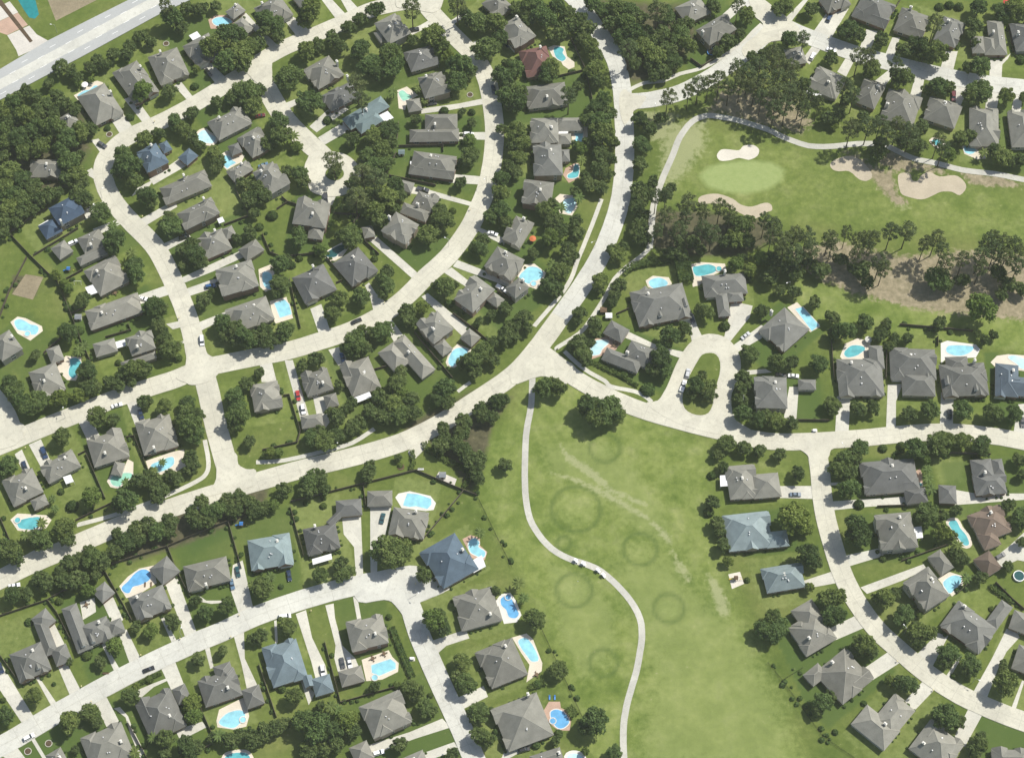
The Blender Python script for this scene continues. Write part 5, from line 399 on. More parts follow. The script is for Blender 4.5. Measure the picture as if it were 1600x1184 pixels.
REFS = ['the bare soil belt','the boulevard', "the eighth-from-left house on the upper-left street's upper side", "the eighth-from-top house on the ring street's outer side", "the eleventh-from-top house on the ring street's outer side",'the fairway lawn', "the fifth-from-left house on the lower ring's lower side", "the fifth-from-left house on the lower-left street's lower side", "the fifth-from-left house on the lower-left street's upper side", "the fifth-from-left house on the lower-right curve's left side", "the fifth-from-left house on the upper-left street's upper side", "the fifth-from-left house on the upper-right street's lower side", "the fifth-from-left house on the upper-right street's upper side", "the fifth-from-top house on the crescent street's west side", "the fifth-from-top house on the lower-centre street's right side", "the fifth-from-top house on the lower-right curve's right side", "the fifth-from-top house on the ring street's inner side", "the fifth-from-top house on the ring street's outer side", "the fourth-from-left house on the far-left street's lower side", "the fourth-from-left house on the horseshoe court's outer side", "the fourth-from-left house on the lower ring's lower side", "the fourth-from-left house on the lower-left street's lower side", "the fourth-from-left house on the lower-left street's upper side", "the fourth-from-left house on the lower-right curve's left side", "the fourth-from-left house on the right-hand road's upper side", "the fourth-from-left house on the upper-left street's upper side", "the fourth-from-left house on the upper-right street's lower side", "the fourth-from-left house on the upper-right street's upper side", "the fourth-from-top house on the crescent street's east side", "the fourth-from-top house on the crescent street's west side", "the fourth-from-top house on the lower-centre street's right side", "the fourth-from-top house on the lower-right curve's right side", "the fourth-from-top house on the ring street's inner side", "the fourth-from-top house on the ring street's outer side", "the fourth-from-top house on the teardrop court's west side",'the horseshoe island','the left-hand wood', "the leftmost house on the far-left street's lower side", "the leftmost house on the golf-corner road's upper side", "the leftmost house on the horseshoe court's outer side", "the leftmost house on the lower ring's lower side", "the leftmost house on the lower ring's upper side", "the leftmost house on the lower-left street's lower side", "the leftmost house on the lower-left street's upper side", "the leftmost house on the lower-right curve's left side", "the leftmost house on the right-hand road's lower side", "the leftmost house on the right-hand road's upper side", "the leftmost house on the teardrop court's east side", "the leftmost house on the upper-left street's upper side", "the leftmost house on the upper-right street's lower side", "the leftmost house on the upper-right street's upper side", "the lone house on the upper-left street's lower side", "the ninth-from-top house on the ring street's outer side",'the round cul-de-sac island', "the second-from-left house on the far-left street's lower side", "the second-from-left house on the far-left street's upper side", "the second-from-left house on the golf-corner road's upper side", "the second-from-left house on the lower ring's upper side", "the second-from-left house on the lower-left street's lower side", "the second-from-left house on the lower-left street's upper side", "the second-from-left house on the lower-right curve's left side", "the second-from-left house on the right-hand road's lower side", "the second-from-left house on the right-hand road's upper side", "the second-from-left house on the teardrop court's east side", "the second-from-left house on the upper-left street's upper side", "the second-from-left house on the upper-right street's lower side", "the second-from-left house on the upper-right street's upper side", "the second-from-top house on the crescent street's east side", "the second-from-top house on the lower-centre street's right side", "the second-from-top house on the lower-right curve's right side", "the second-from-top house on the ring street's inner side", "the second-from-top house on the ring street's outer side", "the second-from-top house on the teardrop court's west side", "the seventh-from-left house on the lower-right curve's left side", "the seventh-from-left house on the upper-left street's upper side", "the seventh-from-left house on the upper-right street's lower side", "the seventh-from-top house on the ring street's inner side", "the seventh-from-top house on the ring street's outer side", "the sixth-from-left house on the lower-left street's lower side", "the sixth-from-left house on the lower-left street's upper side", "the sixth-from-left house on the lower-right curve's left side", "the sixth-from-left house on the upper-right street's lower side", "the sixth-from-left house on the upper-right street's upper side", "the sixth-from-top house on the crescent street's east side", "the sixth-from-top house on the crescent street's west side", "the sixth-from-top house on the lower-centre street's right side", "the sixth-from-top house on the ring street's inner side", "the sixth-from-top house on the ring street's outer side",'the tan bunker below the green','the tan bunkers right of the green', "the tenth-from-top house on the ring street's outer side", "the third-from-left house on the far-left street's lower side", "the third-from-left house on the horseshoe court's outer side", "the third-from-left house on the lower ring's lower side", "the third-from-left house on the lower-left street's lower side", "the third-from-left house on the lower-left street's upper side", "the third-from-left house on the lower-right curve's left side", "the third-from-left house on the right-hand road's lower side", "the third-from-left house on the right-hand road's upper side", "the third-from-left house on the teardrop court's east side", "the third-from-left house on the upper-left street's upper side", "the third-from-left house on the upper-right street's lower side", "the third-from-left house on the upper-right street's upper side", "the third-from-top house on the crescent street's east side", "the third-from-top house on the crescent street's west side", "the third-from-top house on the lower-centre street's right side", "the third-from-top house on the lower-right curve's right side", "the third-from-top house on the ring street's inner side", "the third-from-top house on the ring street's outer side", "the third-from-top house on the teardrop court's west side", "the topmost house on the crescent street's east side", "the topmost house on the crescent street's west side", "the topmost house on the lower-centre street's left side", "the topmost house on the lower-centre street's right side", "the topmost house on the lower-right curve's right side", "the topmost house on the ring street's inner side", "the topmost house on the ring street's outer side", "the topmost house on the teardrop court's west side",'the upper cart path','the wood above the golf-corner road']
TREES = [('O',-49.4,-84.5,7.3,'before',113,1,3),
('O',142.5,-75.0,6.7,'before',69,0,1),
('O',41.0,-19.0,6.9,'by',5,3,4),
('O',33.0,-155.9,6.1,'behind',85,0,1),
('O',-103.9,153.4,6.8,'before',47,0,1),
('O',-93.5,138.9,6.8,'before',63,0,1),
('O',-139.0,171.8,6.9,'beside',10,0,3),
('O',-12.1,169.1,6.9,'before',71,0,2),
('O',172.2,-153.9,5.8,'before',80,0,1),
('O',-132.4,176.5,6.9,'beside',10,1,3),
('O',32.8,-16.4,6.2,'by',5,1,4),
('O',36.8,-21.0,6.2,'by',5,2,4),
('O',-127.3,167.2,6.9,'before',10,1,2),
('O',-37.3,178.6,6.5,'before',70,0,2),
('O',-76.7,-158.5,5.7,'behind',112,0,2),
('O',-95.1,191.1,6.2,'before',2,0,1),
('O',217.1,145.7,6.1,'before',81,0,1),
('O',-123.1,146.6,6.1,'beside',51,0,1),
('O',-174.4,104.0,5.9,'before',110,1,2),
('O',-56.8,166.8,6.1,'behind',70,0,2),
('O',-24.1,159.4,6.1,'before',107,1,2),
('O',198.0,166.8,6.1,'beside',27,0,1),
('O',-66.5,161.2,6.1,'behind',63,0,1),
('O',-28.9,-7.7,5.5,'behind',20,0,1),
('O',122.1,-85.2,5.3,'before',60,0,1),
('O',107.1,-116.8,5.2,'behind',96,0,1),
('O',142.2,-123.6,5.2,'before',23,0,1),
('O',197.3,-140.4,5.2,'before',15,0,1),
('O',-133.2,163.1,6.1,'before',10,0,2),
('O',-176.9,66.0,5.8,'before',104,1,2),
('O',130.7,-103.7,5.3,'before',96,0,1),
('O',-228.0,102.2,5.9,'behind',111,2,5),
('O',64.4,6.6,5.6,'before',39,0,1),
('O',-210.4,125.1,6.0,'behind',48,2,3),
('O',-203.3,120.6,6.0,'beside',48,0,1),
('O',187.9,46.4,5.7,'by',0,0,1),
('O',-136.9,-26.0,5.5,'beside',18,1,2),
('O',-207.5,-83.0,5.3,'by',1,0,17),
('O',-128.1,-167.4,5.1,'behind',94,0,1),
('O',-218.6,125.1,6.0,'behind',48,1,3),
('O',-225.5,120.6,6.0,'behind',111,3,5),
('O',15.3,188.3,6.2,'behind',71,1,3),
('O',41.6,121.5,6.0,'by',1,14,17),
('O',-68.1,14.4,5.6,'before',93,0,1),
('O',-186.0,-73.0,5.4,'by',1,2,17),
('O',180.4,-33.5,5.5,'behind',61,1,2),
('O',166.6,-118.2,5.2,'before',106,1,2),
('O',-161.1,-60.8,5.4,'by',1,4,17),
('O',159.5,-110.6,5.2,'before',106,0,2),
('O',103.1,73.5,5.8,'by',88,0,1),
('O',-56.3,89.5,5.8,'beside',86,0,2),
('O',-82.6,-155.7,5.1,'behind',7,0,1),
('O',-71.6,-159.6,5.1,'behind',112,1,2),
('O',-152.6,73.7,5.4,'before',103,0,1),
('O',144.4,20.1,5.3,'behind',46,0,1),
('O',-29.6,42.5,5.3,'before',4,0,1),
('O',-202.2,-13.7,5.2,'before',55,0,1),
('O',-116.7,-22.0,5.2,'behind',40,0,1),
('O',184.8,-131.6,4.9,'before',31,1,2),
('O',172.7,-66.4,5.0,'behind',69,0,1),
('O',176.2,-126.9,4.9,'before',31,0,2),
('O',218.8,160.8,5.3,'before',12,0,1),
('O',-71.4,169.1,5.4,'behind',47,0,1),
('O',-7.6,185.0,5.4,'beside',71,0,1),
('O',159.0,181.3,5.4,'beside',66,0,1),
('O',181.0,153.5,5.3,'beside',26,0,1),
('O',-212.0,-43.6,4.8,'before',37,0,1),
('O',-176.9,-21.1,4.8,'before',91,0,1),
('O',13.8,-7.4,4.8,'by',5,0,4),
('O',192.9,-18.1,4.8,'before',98,0,1),
('O',157.7,-139.6,4.5,'before',9,0,1),
('O',-160.9,187.8,5.4,'behind',10,0,1),
('O',-177.4,111.4,5.2,'before',110,0,2),
('O',-25.6,151.7,5.3,'before',107,0,2),
('O',-107.4,130.0,5.3,'before',117,0,2),
('O',-54.2,-82.8,4.7,'before',113,0,3),
('O',102.6,-116.6,4.6,'behind',96,0,1),
('O',129.7,-109.7,4.6,'before',96,0,2),
('O',-55.2,159.0,5.3,'behind',70,1,2),
('O',-16.0,186.0,5.4,'before',116,1,2),
('O',-106.2,121.1,5.2,'before',117,1,2),
('O',191.0,171.9,5.4,'beside',102,0,1),
('O',223.3,111.4,5.2,'behind',81,0,1),
('O',-184.8,80.6,5.1,'before',104,0,2),
('O',-157.2,32.2,4.9,'before',13,0,1),
('O',-37.2,68.9,5.0,'before',76,0,1),
('O',-55.8,45.1,5.0,'before',57,0,1),
('O',17.6,43.5,5.0,'behind',90,0,2),
('O',103.4,9.2,4.9,'beside',19,0,1),
('O',-45.0,-82.8,4.7,'before',113,2,3),
('O',-175.4,-155.5,4.5,'beside',42,0,1),
('O',123.8,-147.6,4.5,'behind',23,0,1),
('O',-4.5,154.4,5.3,'before',108,0,1),
('O',-63.3,105.3,5.2,'by',53,0,1),
('O',2.3,145.3,5.3,'before',33,0,2),
('O',2.2,139.0,5.3,'before',33,1,2),
('O',2.2,123.8,5.2,'before',17,0,1),
('O',55.4,193.5,5.4,'by',119,4,8),
('O',-148.6,11.6,4.9,'before',84,0,1),
('O',-71.5,68.9,5.0,'behind',57,0,1),
('O',-30.9,76.4,5.1,'beside',86,1,2),
('O',-213.8,-8.9,4.8,'beside',55,0,2),
('O',140.9,-54.7,4.7,'before',61,1,2),
('O',-102.2,-99.3,4.6,'before',8,0,1),
('O',-18.6,-139.6,4.5,'before',30,1,2),
('O',-215.4,114.9,5.2,'beside',111,1,2),
('O',-221.8,98.3,5.2,'behind',111,4,5),
('O',-201.3,107.0,5.2,'before',111,0,2),
('O',-59.9,114.0,5.2,'beside',99,0,1),
('O',49.2,194.5,5.4,'by',119,2,8),
('O',-95.0,68.1,5.0,'behind',34,0,1),
('O',-99.1,20.3,4.9,'beside',83,1,2),
('O',-17.3,5.3,4.9,'behind',6,0,1),
('O',-139.4,-20.4,4.8,'beside',18,0,2),
('O',-49.6,-5.1,4.9,'beside',20,0,1),
('O',-79.4,-32.4,4.8,'by',1,9,17),
('O',137.6,-45.1,4.8,'before',61,0,2),
('O',-136.7,-162.7,4.5,'behind',94,0,1),
('O',-39.7,-141.6,4.5,'before',112,0,2),
('O',-228.7,94.0,5.2,'behind',111,0,5),
('O',40.3,129.1,5.3,'by',1,13,17),
('O',-56.5,21.0,4.9,'before',20,0,1),
('O',-12.5,10.0,4.9,'by',1,11,17),
('O',21.2,49.2,5.0,'behind',90,1,2),
('O',-147.5,-73.5,4.7,'by',1,6,17),
('O',-13.4,-150.9,4.5,'before',14,0,2),
('O',-11.4,-162.0,4.5,'before',14,1,2),
('O',53.6,185.0,5.4,'by',119,3,8),
('O',79.4,178.4,5.4,'behind',56,0,2),
('O',-163.1,1.4,4.9,'beside',84,0,1),
('O',-194.9,-77.8,4.7,'by',1,1,17),
('O',-159.7,-78.5,4.7,'by',1,5,17),
('O',-47.9,-19.6,4.8,'by',1,10,17),
('O',170.7,-36.9,4.8,'behind',61,0,2),
('O',-79.1,-164.0,4.5,'behind',112,0,1),
('O',57.3,178.4,5.4,'by',119,5,8),
('O',-183.1,0.7,4.9,'beside',55,1,2),
('O',-124.2,-64.9,4.7,'by',1,7,17),
('O',-50.7,-15.0,4.8,'behind',93,0,1),
('O',60.9,171.9,5.4,'by',119,6,8),
('O',-227.0,91.6,5.1,'behind',111,1,5),
('O',-226.1,83.1,5.1,'by',36,0,1),
('O',-115.6,16.3,4.9,'beside',83,0,2),
('O',-61.8,80.6,5.1,'behind',76,0,1),
('O',-173.0,-85.6,4.7,'by',1,3,17),
('O',-84.7,-51.0,4.7,'by',1,8,17),
('O',-224.8,132.7,5.3,'behind',48,0,3),
('O',66.8,166.4,5.4,'by',119,7,8),
('O',100.0,68.1,5.0,'behind',92,0,1),
('O',198.0,148.3,4.9,'beside',11,0,1),
('O',19.3,-6.8,4.5,'by',5,1,5),
('O',178.6,-17.9,4.5,'beside',98,0,1),
('O',-91.0,-115.4,4.3,'before',7,0,1),
('O',9.4,-112.3,4.3,'behind',30,0,2),
('O',168.0,159.2,5.0,'beside',101,0,1),
('O',-220.8,88.2,5.1,'beside',111,0,2),
('O',-164.7,89.3,4.7,'before',67,0,1),
('O',69.0,18.1,4.6,'beside',39,0,1),
('O',198.9,-33.8,4.4,'beside',97,2,3),
('O',-168.2,-151.4,4.2,'before',58,0,1),
('O',59.4,117.8,4.9,'by',1,16,17),
('O',-193.3,19.6,4.6,'behind',13,0,1),
('O',152.4,-103.3,4.3,'before',106,0,1),
('O',-140.9,59.2,4.7,'before',28,0,1),
('O',-102.4,44.5,4.6,'beside',41,0,1),
('O',-197.1,101.1,4.8,'before',111,1,2),
('O',-64.6,193.1,4.6,'beside',115,0,1),
('O',-96.6,169.6,4.6,'beside',47,0,1),
('O',18.2,159.5,4.6,'beside',108,1,2),
('O',16.6,156.7,4.6,'beside',108,0,2),
('O',130.4,176.2,4.6,'before',49,0,1),
('O',-191.1,-30.6,4.1,'before',54,0,1),
('O',-168.6,120.2,4.5,'beside',110,0,1),
('O',-32.7,172.4,4.6,'before',70,1,2),
('O',-21.4,190.3,4.6,'before',116,0,2),
('O',-96.4,102.2,4.4,'before',109,0,1),
('O',-18.4,111.8,4.5,'before',16,0,1),
('O',111.4,189.3,4.6,'before',56,0,1),
('O',130.2,196.9,4.7,'beside',50,0,1),
('O',238.5,194.1,4.6,'behind',82,0,1),
('O',213.4,144.0,4.5,'beside',11,0,1),
('O',228.8,144.0,4.5,'before',75,0,1),
('O',-15.0,62.7,4.3,'beside',52,0,1),
('O',-78.6,29.3,4.2,'before',41,0,2),
('O',132.9,4.1,4.2,'beside',46,0,1),
('O',-214.7,-44.8,4.1,'before',37,0,1),
('O',-36.2,-93.4,4.0,'before',68,0,1),
('O',18.7,-133.4,3.9,'behind',30,1,2),
('O',-119.9,139.4,4.5,'beside',51,0,1),
('O',-178.2,103.1,4.5,'before',110,0,2),
('O',-136.1,112.7,4.5,'behind',72,0,1),
('O',-5.3,178.0,4.6,'before',71,1,2),
('O',1.5,159.5,4.6,'before',108,0,1),
('O',232.3,193.1,4.6,'behind',12,1,2),
('O',205.9,121.5,4.5,'beside',81,0,1),
('O',-167.5,53.6,4.3,'before',29,0,2),
('O',-166.4,48.7,4.3,'before',29,1,2),
('O',-75.3,36.6,4.2,'before',41,1,2),
('O',84.2,30.9,4.2,'before',92,0,1),
('O',-216.4,-4.7,4.2,'beside',55,0,2),
('O',137.2,-14.0,4.1,'before',46,0,1),
('O',214.8,-19.3,4.1,'before',24,1,2),
('O',145.4,-76.8,4.0,'before',69,0,1),
('O',-152.3,-144.7,3.9,'before',94,0,1),
('O',-201.3,-152.7,3.8,'before',43,0,2),
('O',-78.9,-93.4,4.0,'before',79,0,2),
('O',-69.1,-92.0,4.0,'before',79,1,2),
('O',-28.0,-115.7,3.9,'before',105,1,2),
('O',-30.0,-110.9,3.9,'before',105,0,2),
('O',-20.0,-130.7,3.9,'before',30,0,2),
('O',40.4,-167.7,3.8,'by',5,3,5),
('O',106.2,-111.5,3.9,'beside',96,0,1),
('O',132.9,-110.9,3.9,'before',96,1,2),
('O',169.4,-152.7,3.8,'before',80,0,1),
('O',-155.1,129.6,4.5,'behind',110,0,2),
('O',-171.2,97.9,4.4,'before',110,1,2),
('O',-116.6,187.4,4.6,'beside',74,0,1),
('O',-63.5,156.7,4.6,'behind',63,0,1),
('O',-111.3,118.9,4.5,'before',117,0,1),
('O',-56.6,126.0,4.5,'beside',99,1,2),
('O',-5.1,98.7,4.4,'before',77,1,2),
('O',36.6,172.4,4.6,'by',1,12,17),
('O',37.9,159.5,4.6,'by',1,4,10),
('O',38.5,196.9,4.7,'by',119,0,8),
('O',59.0,131.3,4.5,'by',1,9,10),
('O',193.0,167.8,4.6,'beside',102,0,1),
('O',221.7,195.0,4.7,'behind',12,0,2),
('O',-5.0,81.9,4.3,'beside',3,1,2),
('O',-66.2,38.2,4.3,'before',57,0,1),
('O',47.0,60.2,4.3,'by',1,8,10),
('O',66.4,2.5,4.2,'before',39,0,1),
('O',114.3,4.9,4.2,'beside',19,1,3),
('O',-148.7,-15.5,4.1,'before',18,0,1),
('O',-85.7,-30.6,4.1,'by',1,2,10),
('O',45.2,-19.3,4.1,'by',5,4,5),
('O',91.0,-32.9,4.1,'beside',45,0,1),
('O',112.7,-22.3,4.1,'beside',19,2,3),
('O',205.3,-18.5,4.1,'before',24,0,2),
('O',211.5,-66.8,4.0,'before',114,0,1),
('O',-204.3,-101.8,4.0,'by',1,1,10),
('O',-190.6,-144.7,3.9,'before',43,1,2),
('O',-116.3,-106.7,3.9,'before',22,1,2),
('O',184.8,-164.5,3.8,'beside',73,0,1),
('O',-231.6,118.9,4.5,'behind',111,0,2),
('O',-151.1,126.0,4.5,'behind',110,1,2),
('O',-235.6,134.9,4.5,'by',36,0,3),
('O',-111.0,184.6,4.6,'before',74,0,1),
('O',-2.9,144.0,4.5,'before',33,0,1),
('O',-63.9,121.5,4.5,'beside',99,0,2),
('O',-58.3,107.4,4.5,'behind',16,0,1),
('O',8.5,196.0,4.7,'beside',116,0,1),
('O',4.5,118.9,4.5,'before',17,0,1),
('O',39.0,138.5,4.5,'by',1,5,10),
('O',42.1,142.1,4.5,'by',1,7,10),
('O',73.8,191.2,4.6,'behind',38,0,1),
('O',-126.6,24.6,4.2,'before',83,0,1),
('O',-9.3,79.3,4.3,'beside',3,0,2),
('O',-5.1,91.2,4.4,'before',77,0,2),
('O',14.4,82.7,4.3,'beside',77,0,1),
('O',38.9,45.5,4.3,'by',1,6,10),
('O',154.7,25.4,4.2,'by',0,0,1),
('O',-210.7,-13.2,4.1,'beside',55,1,2),
('O',-205.5,-17.0,4.1,'before',55,0,1),
('O',-139.3,-14.0,4.1,'beside',18,0,2),
('O',-119.6,-10.9,4.1,'behind',40,0,2),
('O',-117.9,-15.5,4.1,'behind',40,1,2),
('O',-210.7,-80.4,4.0,'by',1,0,10),
('O',-30.9,-11.7,4.1,'by',1,3,10),
('O',-6.9,-14.0,4.1,'by',5,0,5),
('O',79.2,-6.3,4.2,'by',35,0,2),
('O',84.1,-5.5,4.2,'by',35,1,2),
('O',98.5,-19.3,4.1,'before',19,0,1),
('O',184.8,-32.1,4.1,'beside',97,0,3),
('O',191.0,-32.1,4.1,'beside',97,1,3),
('O',-125.2,-109.5,3.9,'before',22,0,2),
('O',-87.0,-144.7,3.9,'behind',7,0,1),
('O',-34.5,-149.4,3.9,'before',112,1,2),
('O',29.2,-157.9,3.8,'behind',85,0,1),
('O',-205.8,113.6,4.5,'beside',111,0,1),
('O',-222.8,112.7,4.5,'behind',111,1,2),
('O',-123.3,172.4,4.6,'beside',10,2,3),
('O',-234.4,124.2,4.5,'by',36,1,3),
('O',-65.8,111.8,4.5,'by',53,0,1),
('O',-52.8,95.3,4.4,'beside',86,0,1),
('O',13.1,194.1,4.6,'behind',71,0,3),
('O',51.2,178.0,4.6,'by',1,15,17),
('O',82.3,172.4,4.6,'behind',56,1,2),
('O',-102.9,53.6,4.3,'behind',41,0,1),
('O',30.6,11.1,4.2,'by',5,2,5),
('O',-134.8,-29.1,4.1,'beside',18,1,2),
('O',105.2,-22.3,4.1,'beside',19,0,3),
('O',147.6,-35.1,4.1,'beside',61,0,1),
('O',140.7,-40.4,4.1,'before',61,0,1),
('O',-231.0,140.3,4.5,'by',36,2,3),
('O',-197.9,124.2,4.5,'beside',48,0,1),
('O',21.6,194.1,4.6,'behind',71,2,3),
('O',3.0,110.1,4.5,'before',87,0,1),
('O',35.9,131.3,4.5,'behind',17,0,1),
('O',43.1,194.1,4.6,'by',119,1,8),
('O',75.9,164.1,4.6,'by',119,0,1),
('P',-162.7,188.7,3.9,'behind',10,0,1),
('G',-171.2,145.1,5.7,'before',100,0,1),
('S',-148.4,153.1,2.0,'before',25,0,1),
('G',-147.9,161.0,2.1,'before',10,0,1),
('S',-177.2,135.8,2.0,'before',64,1,2),
('G',-202.6,152.9,1.9,'behind',64,0,2),
('G',-196.8,155.7,1.9,'behind',64,1,2),
('S',-187.2,129.7,1.5,'before',64,0,2),
('P',-47.0,186.1,5.0,'before',115,0,1),
('P',-71.3,142.7,5.3,'beside',99,0,1),
('P',-68.9,135.1,4.5,'before',99,0,1),
('G',-29.6,166.4,3.8,'before',70,0,1),
('P',-25.8,188.7,5.4,'before',116,0,1),
('M',-55.2,147.0,2.7,'behind',99,0,1),
('S',-85.5,133.9,2.1,'before',63,0,1),
('M',-100.3,122.3,3.0,'before',117,0,1),
('G',-98.8,118.0,3.0,'before',117,0,1),
('P',-66.7,93.2,5.9,'by',53,0,1),
('P',-60.8,91.5,5.9,'behind',76,0,1),
('P',-80.5,101.5,4.8,'before',34,0,1),
('S',-18.7,138.6,1.7,'beside',107,1,2),
('G',-19.3,121.3,3.4,'before',32,0,1),
('M',-43.6,149.3,2.3,'behind',107,0,2),
('M',-40.5,142.9,2.0,'behind',107,1,2),
('S',-31.5,139.3,2.1,'beside',107,0,2),
('P',26.0,137.8,4.5,'beside',33,0,1),
('G',31.2,115.8,3.7,'behind',87,0,1),
('M',31.8,109.9,2.6,'behind',87,0,1),
('P',54.1,162.7,5.4,'by',119,0,1),
('P',68.3,185.9,5.4,'behind',38,0,1),
('P',106.2,189.0,3.5,'before',56,0,1),
('P',71.3,137.1,4.2,'by',1,2,3),
('P',81.1,140.3,3.4,'by',118,0,21),
('P',85.6,143.2,4.6,'by',118,1,21),
('P',90.2,144.5,3.8,'by',118,2,21),
('P',95.4,145.9,4.6,'by',118,3,21),
('P',103.9,152.2,4.6,'by',118,5,21),
('P',108.9,149.1,5.3,'by',118,7,21),
('P',114.3,152.7,5.3,'by',118,9,21),
('P',105.0,144.1,4.6,'by',118,6,21),
('P',111.6,142.3,4.6,'by',118,8,21),
('P',116.3,145.9,4.6,'by',118,11,21),
('P',114.4,137.4,3.8,'by',118,10,21),
('P',99.8,142.7,3.8,'by',118,4,21),
('P',197.4,178.0,4.6,'beside',27,0,1),
('S',209.1,199.9,2.2,'beside',27,1,3),
('S',213.6,198.9,2.2,'beside',27,2,3),
('S',204.3,198.9,2.2,'beside',27,0,3),
('P',135.7,169.6,3.8,'beside',49,2,3),
('P',120.8,161.4,4.6,'beside',49,0,3),
('P',122.6,154.5,5.3,'beside',49,1,3),
('P',129.3,152.2,4.6,'behind',49,1,2),
('P',128.1,145.9,4.6,'beside',65,0,2),
('P',122.3,147.7,4.6,'behind',49,0,2),
('P',121.6,138.3,5.3,'by',118,13,21),
('P',126.9,139.2,5.3,'by',118,15,21),
('P',119.7,129.8,4.5,'by',118,12,21),
('P',125.0,131.6,4.5,'by',118,14,21),
('P',131.9,135.1,4.5,'by',118,16,21),
('P',137.2,136.9,4.5,'beside',65,1,2),
('P',133.1,130.2,3.8,'by',118,17,21),
('P',140.2,134.2,3.0,'beside',65,0,1),
('P',160.5,159.5,4.6,'before',101,0,1),
('P',165.1,160.0,3.8,'beside',101,1,3),
('P',177.5,155.4,3.8,'beside',101,2,3),
('P',152.5,142.5,4.2,'behind',65,0,1),
('P',156.7,138.3,3.8,'beside',101,0,3),
('G',148.8,129.2,2.1,'by',118,0,1),
('P',153.7,119.2,4.5,'by',118,18,21),
('P',161.9,120.9,4.5,'by',118,19,21),
('P',167.1,121.8,4.5,'beside',26,0,3),
('P',170.4,116.5,4.5,'by',118,20,21),
('P',175.2,120.9,4.5,'beside',26,1,3),
('P',180.6,117.0,5.2,'beside',26,2,3),
('P',193.0,113.5,3.7,'by',89,0,2),
('P',194.8,109.1,3.7,'by',89,1,2),
('G',200.0,112.5,3.4,'behind',81,0,1),
('M',215.4,113.4,2.6,'behind',81,0,1),
('S',239.5,167.8,2.1,'before',82,0,1),
('M',-178.5,74.1,3.0,'before',104,0,1),
('M',-169.4,59.9,3.0,'before',29,0,1),
('G',-195.9,42.9,2.8,'behind',29,2,3),
('G',-198.3,45.6,2.5,'behind',29,1,3),
('G',-202.2,49.5,2.9,'behind',29,0,3),
('S',-189.5,23.4,1.8,'behind',13,1,2),
('S',-145.7,9.9,2.0,'before',84,0,1),
('S',-154.1,10.8,1.5,'beside',84,0,1),
('M',-188.2,10.9,3.0,'beside',55,0,2),
('M',-186.3,13.2,2.8,'beside',55,1,2),
('S',-171.3,7.7,1.5,'behind',84,0,1),
('S',-197.2,37.2,1.4,'behind',29,0,1),
('S',-196.3,34.7,1.6,'behind',13,0,2),
('S',-113.9,76.5,2.0,'behind',28,0,1),
('S',-108.4,82.3,2.5,'beside',109,0,1),
('G',-84.9,61.4,3.6,'behind',41,0,1),
('P',-69.8,81.5,5.8,'beside',34,0,1),
('S',-26.8,85.1,1.6,'beside',86,0,1),
('S',-98.5,56.6,2.0,'behind',41,0,2),
('S',-95.1,60.0,1.6,'behind',41,1,2),
('G',-39.4,32.9,3.5,'before',6,0,1),
('S',-27.6,37.0,2.0,'beside',4,0,1),
('S',-61.5,60.0,1.6,'beside',57,0,1),
('M',22.3,84.1,2.9,'behind',77,0,2),
('M',30.3,89.2,2.9,'behind',77,1,2),
('G',17.1,67.2,5.0,'beside',3,0,1),
('M',17.7,54.2,2.9,'behind',90,0,1),
('P',64.3,83.7,3.3,'by',1,0,2),
('P',68.6,84.3,3.6,'by',1,0,3),
('P',64.4,66.2,3.2,'by',1,1,2),
('P',68.2,73.9,4.3,'by',1,1,3),
('P',73.5,65.7,4.3,'behind',92,0,3),
('P',78.2,78.6,5.1,'by',88,1,7),
('P',84.6,76.0,3.6,'by',88,2,7),
('P',77.4,72.7,3.6,'by',88,0,7),
('P',84.2,66.5,4.3,'behind',92,1,3),
('P',88.3,64.0,4.3,'behind',92,2,3),
('P',92.5,78.3,4.0,'by',88,3,7),
('P',96.7,75.1,3.6,'by',88,4,7),
('P',112.1,71.0,3.6,'by',88,5,7),
('G',99.5,54.8,3.6,'behind',92,0,1),
('G',105.7,52.2,3.9,'beside',92,0,2),
('G',111.0,57.3,3.6,'beside',92,1,2),
('S',93.4,25.6,2.3,'before',92,0,1),
('S',48.6,1.3,1.9,'beside',39,0,2),
('S',105.9,49.3,1.8,'beside',92,0,1),
('P',115.4,68.2,4.3,'by',88,6,7),
('P',114.5,62.8,3.6,'beside',92,0,1),
('P',120.5,60.4,5.0,'by',0,1,30),
('P',125.0,63.2,4.3,'by',0,3,30),
('P',130.0,63.2,4.3,'by',0,4,30),
('P',118.9,55.9,4.3,'by',0,0,30),
('P',123.6,53.9,5.0,'by',0,2,30),
('P',131.6,55.9,4.3,'by',0,5,30),
('P',139.7,61.6,4.3,'by',0,6,30),
('P',141.1,59.0,2.9,'by',0,0,3),
('P',148.0,65.6,2.9,'by',0,1,3),
('P',152.5,61.1,3.6,'by',0,8,30),
('P',156.1,62.8,3.6,'by',0,9,30),
('P',159.6,61.9,3.6,'by',0,10,30),
('P',151.3,54.6,3.6,'by',0,7,30),
('P',156.5,57.2,3.2,'by',0,2,3),
('P',161.3,49.4,4.3,'by',0,11,30),
('P',162.6,46.5,3.6,'by',0,12,30),
('P',167.5,64.9,4.3,'by',0,13,30),
('P',174.6,65.5,4.7,'by',0,14,30),
('P',182.0,59.5,3.6,'by',0,15,30),
('P',187.0,61.6,4.3,'by',0,16,30),
('P',189.4,56.2,3.6,'by',0,17,30),
('P',190.1,49.4,4.3,'by',0,18,30),
('P',198.1,51.3,3.6,'by',0,19,30),
('P',209.4,59.9,4.3,'by',0,22,30),
('P',212.7,62.8,3.6,'by',0,23,30),
('P',216.4,59.1,4.3,'by',0,25,30),
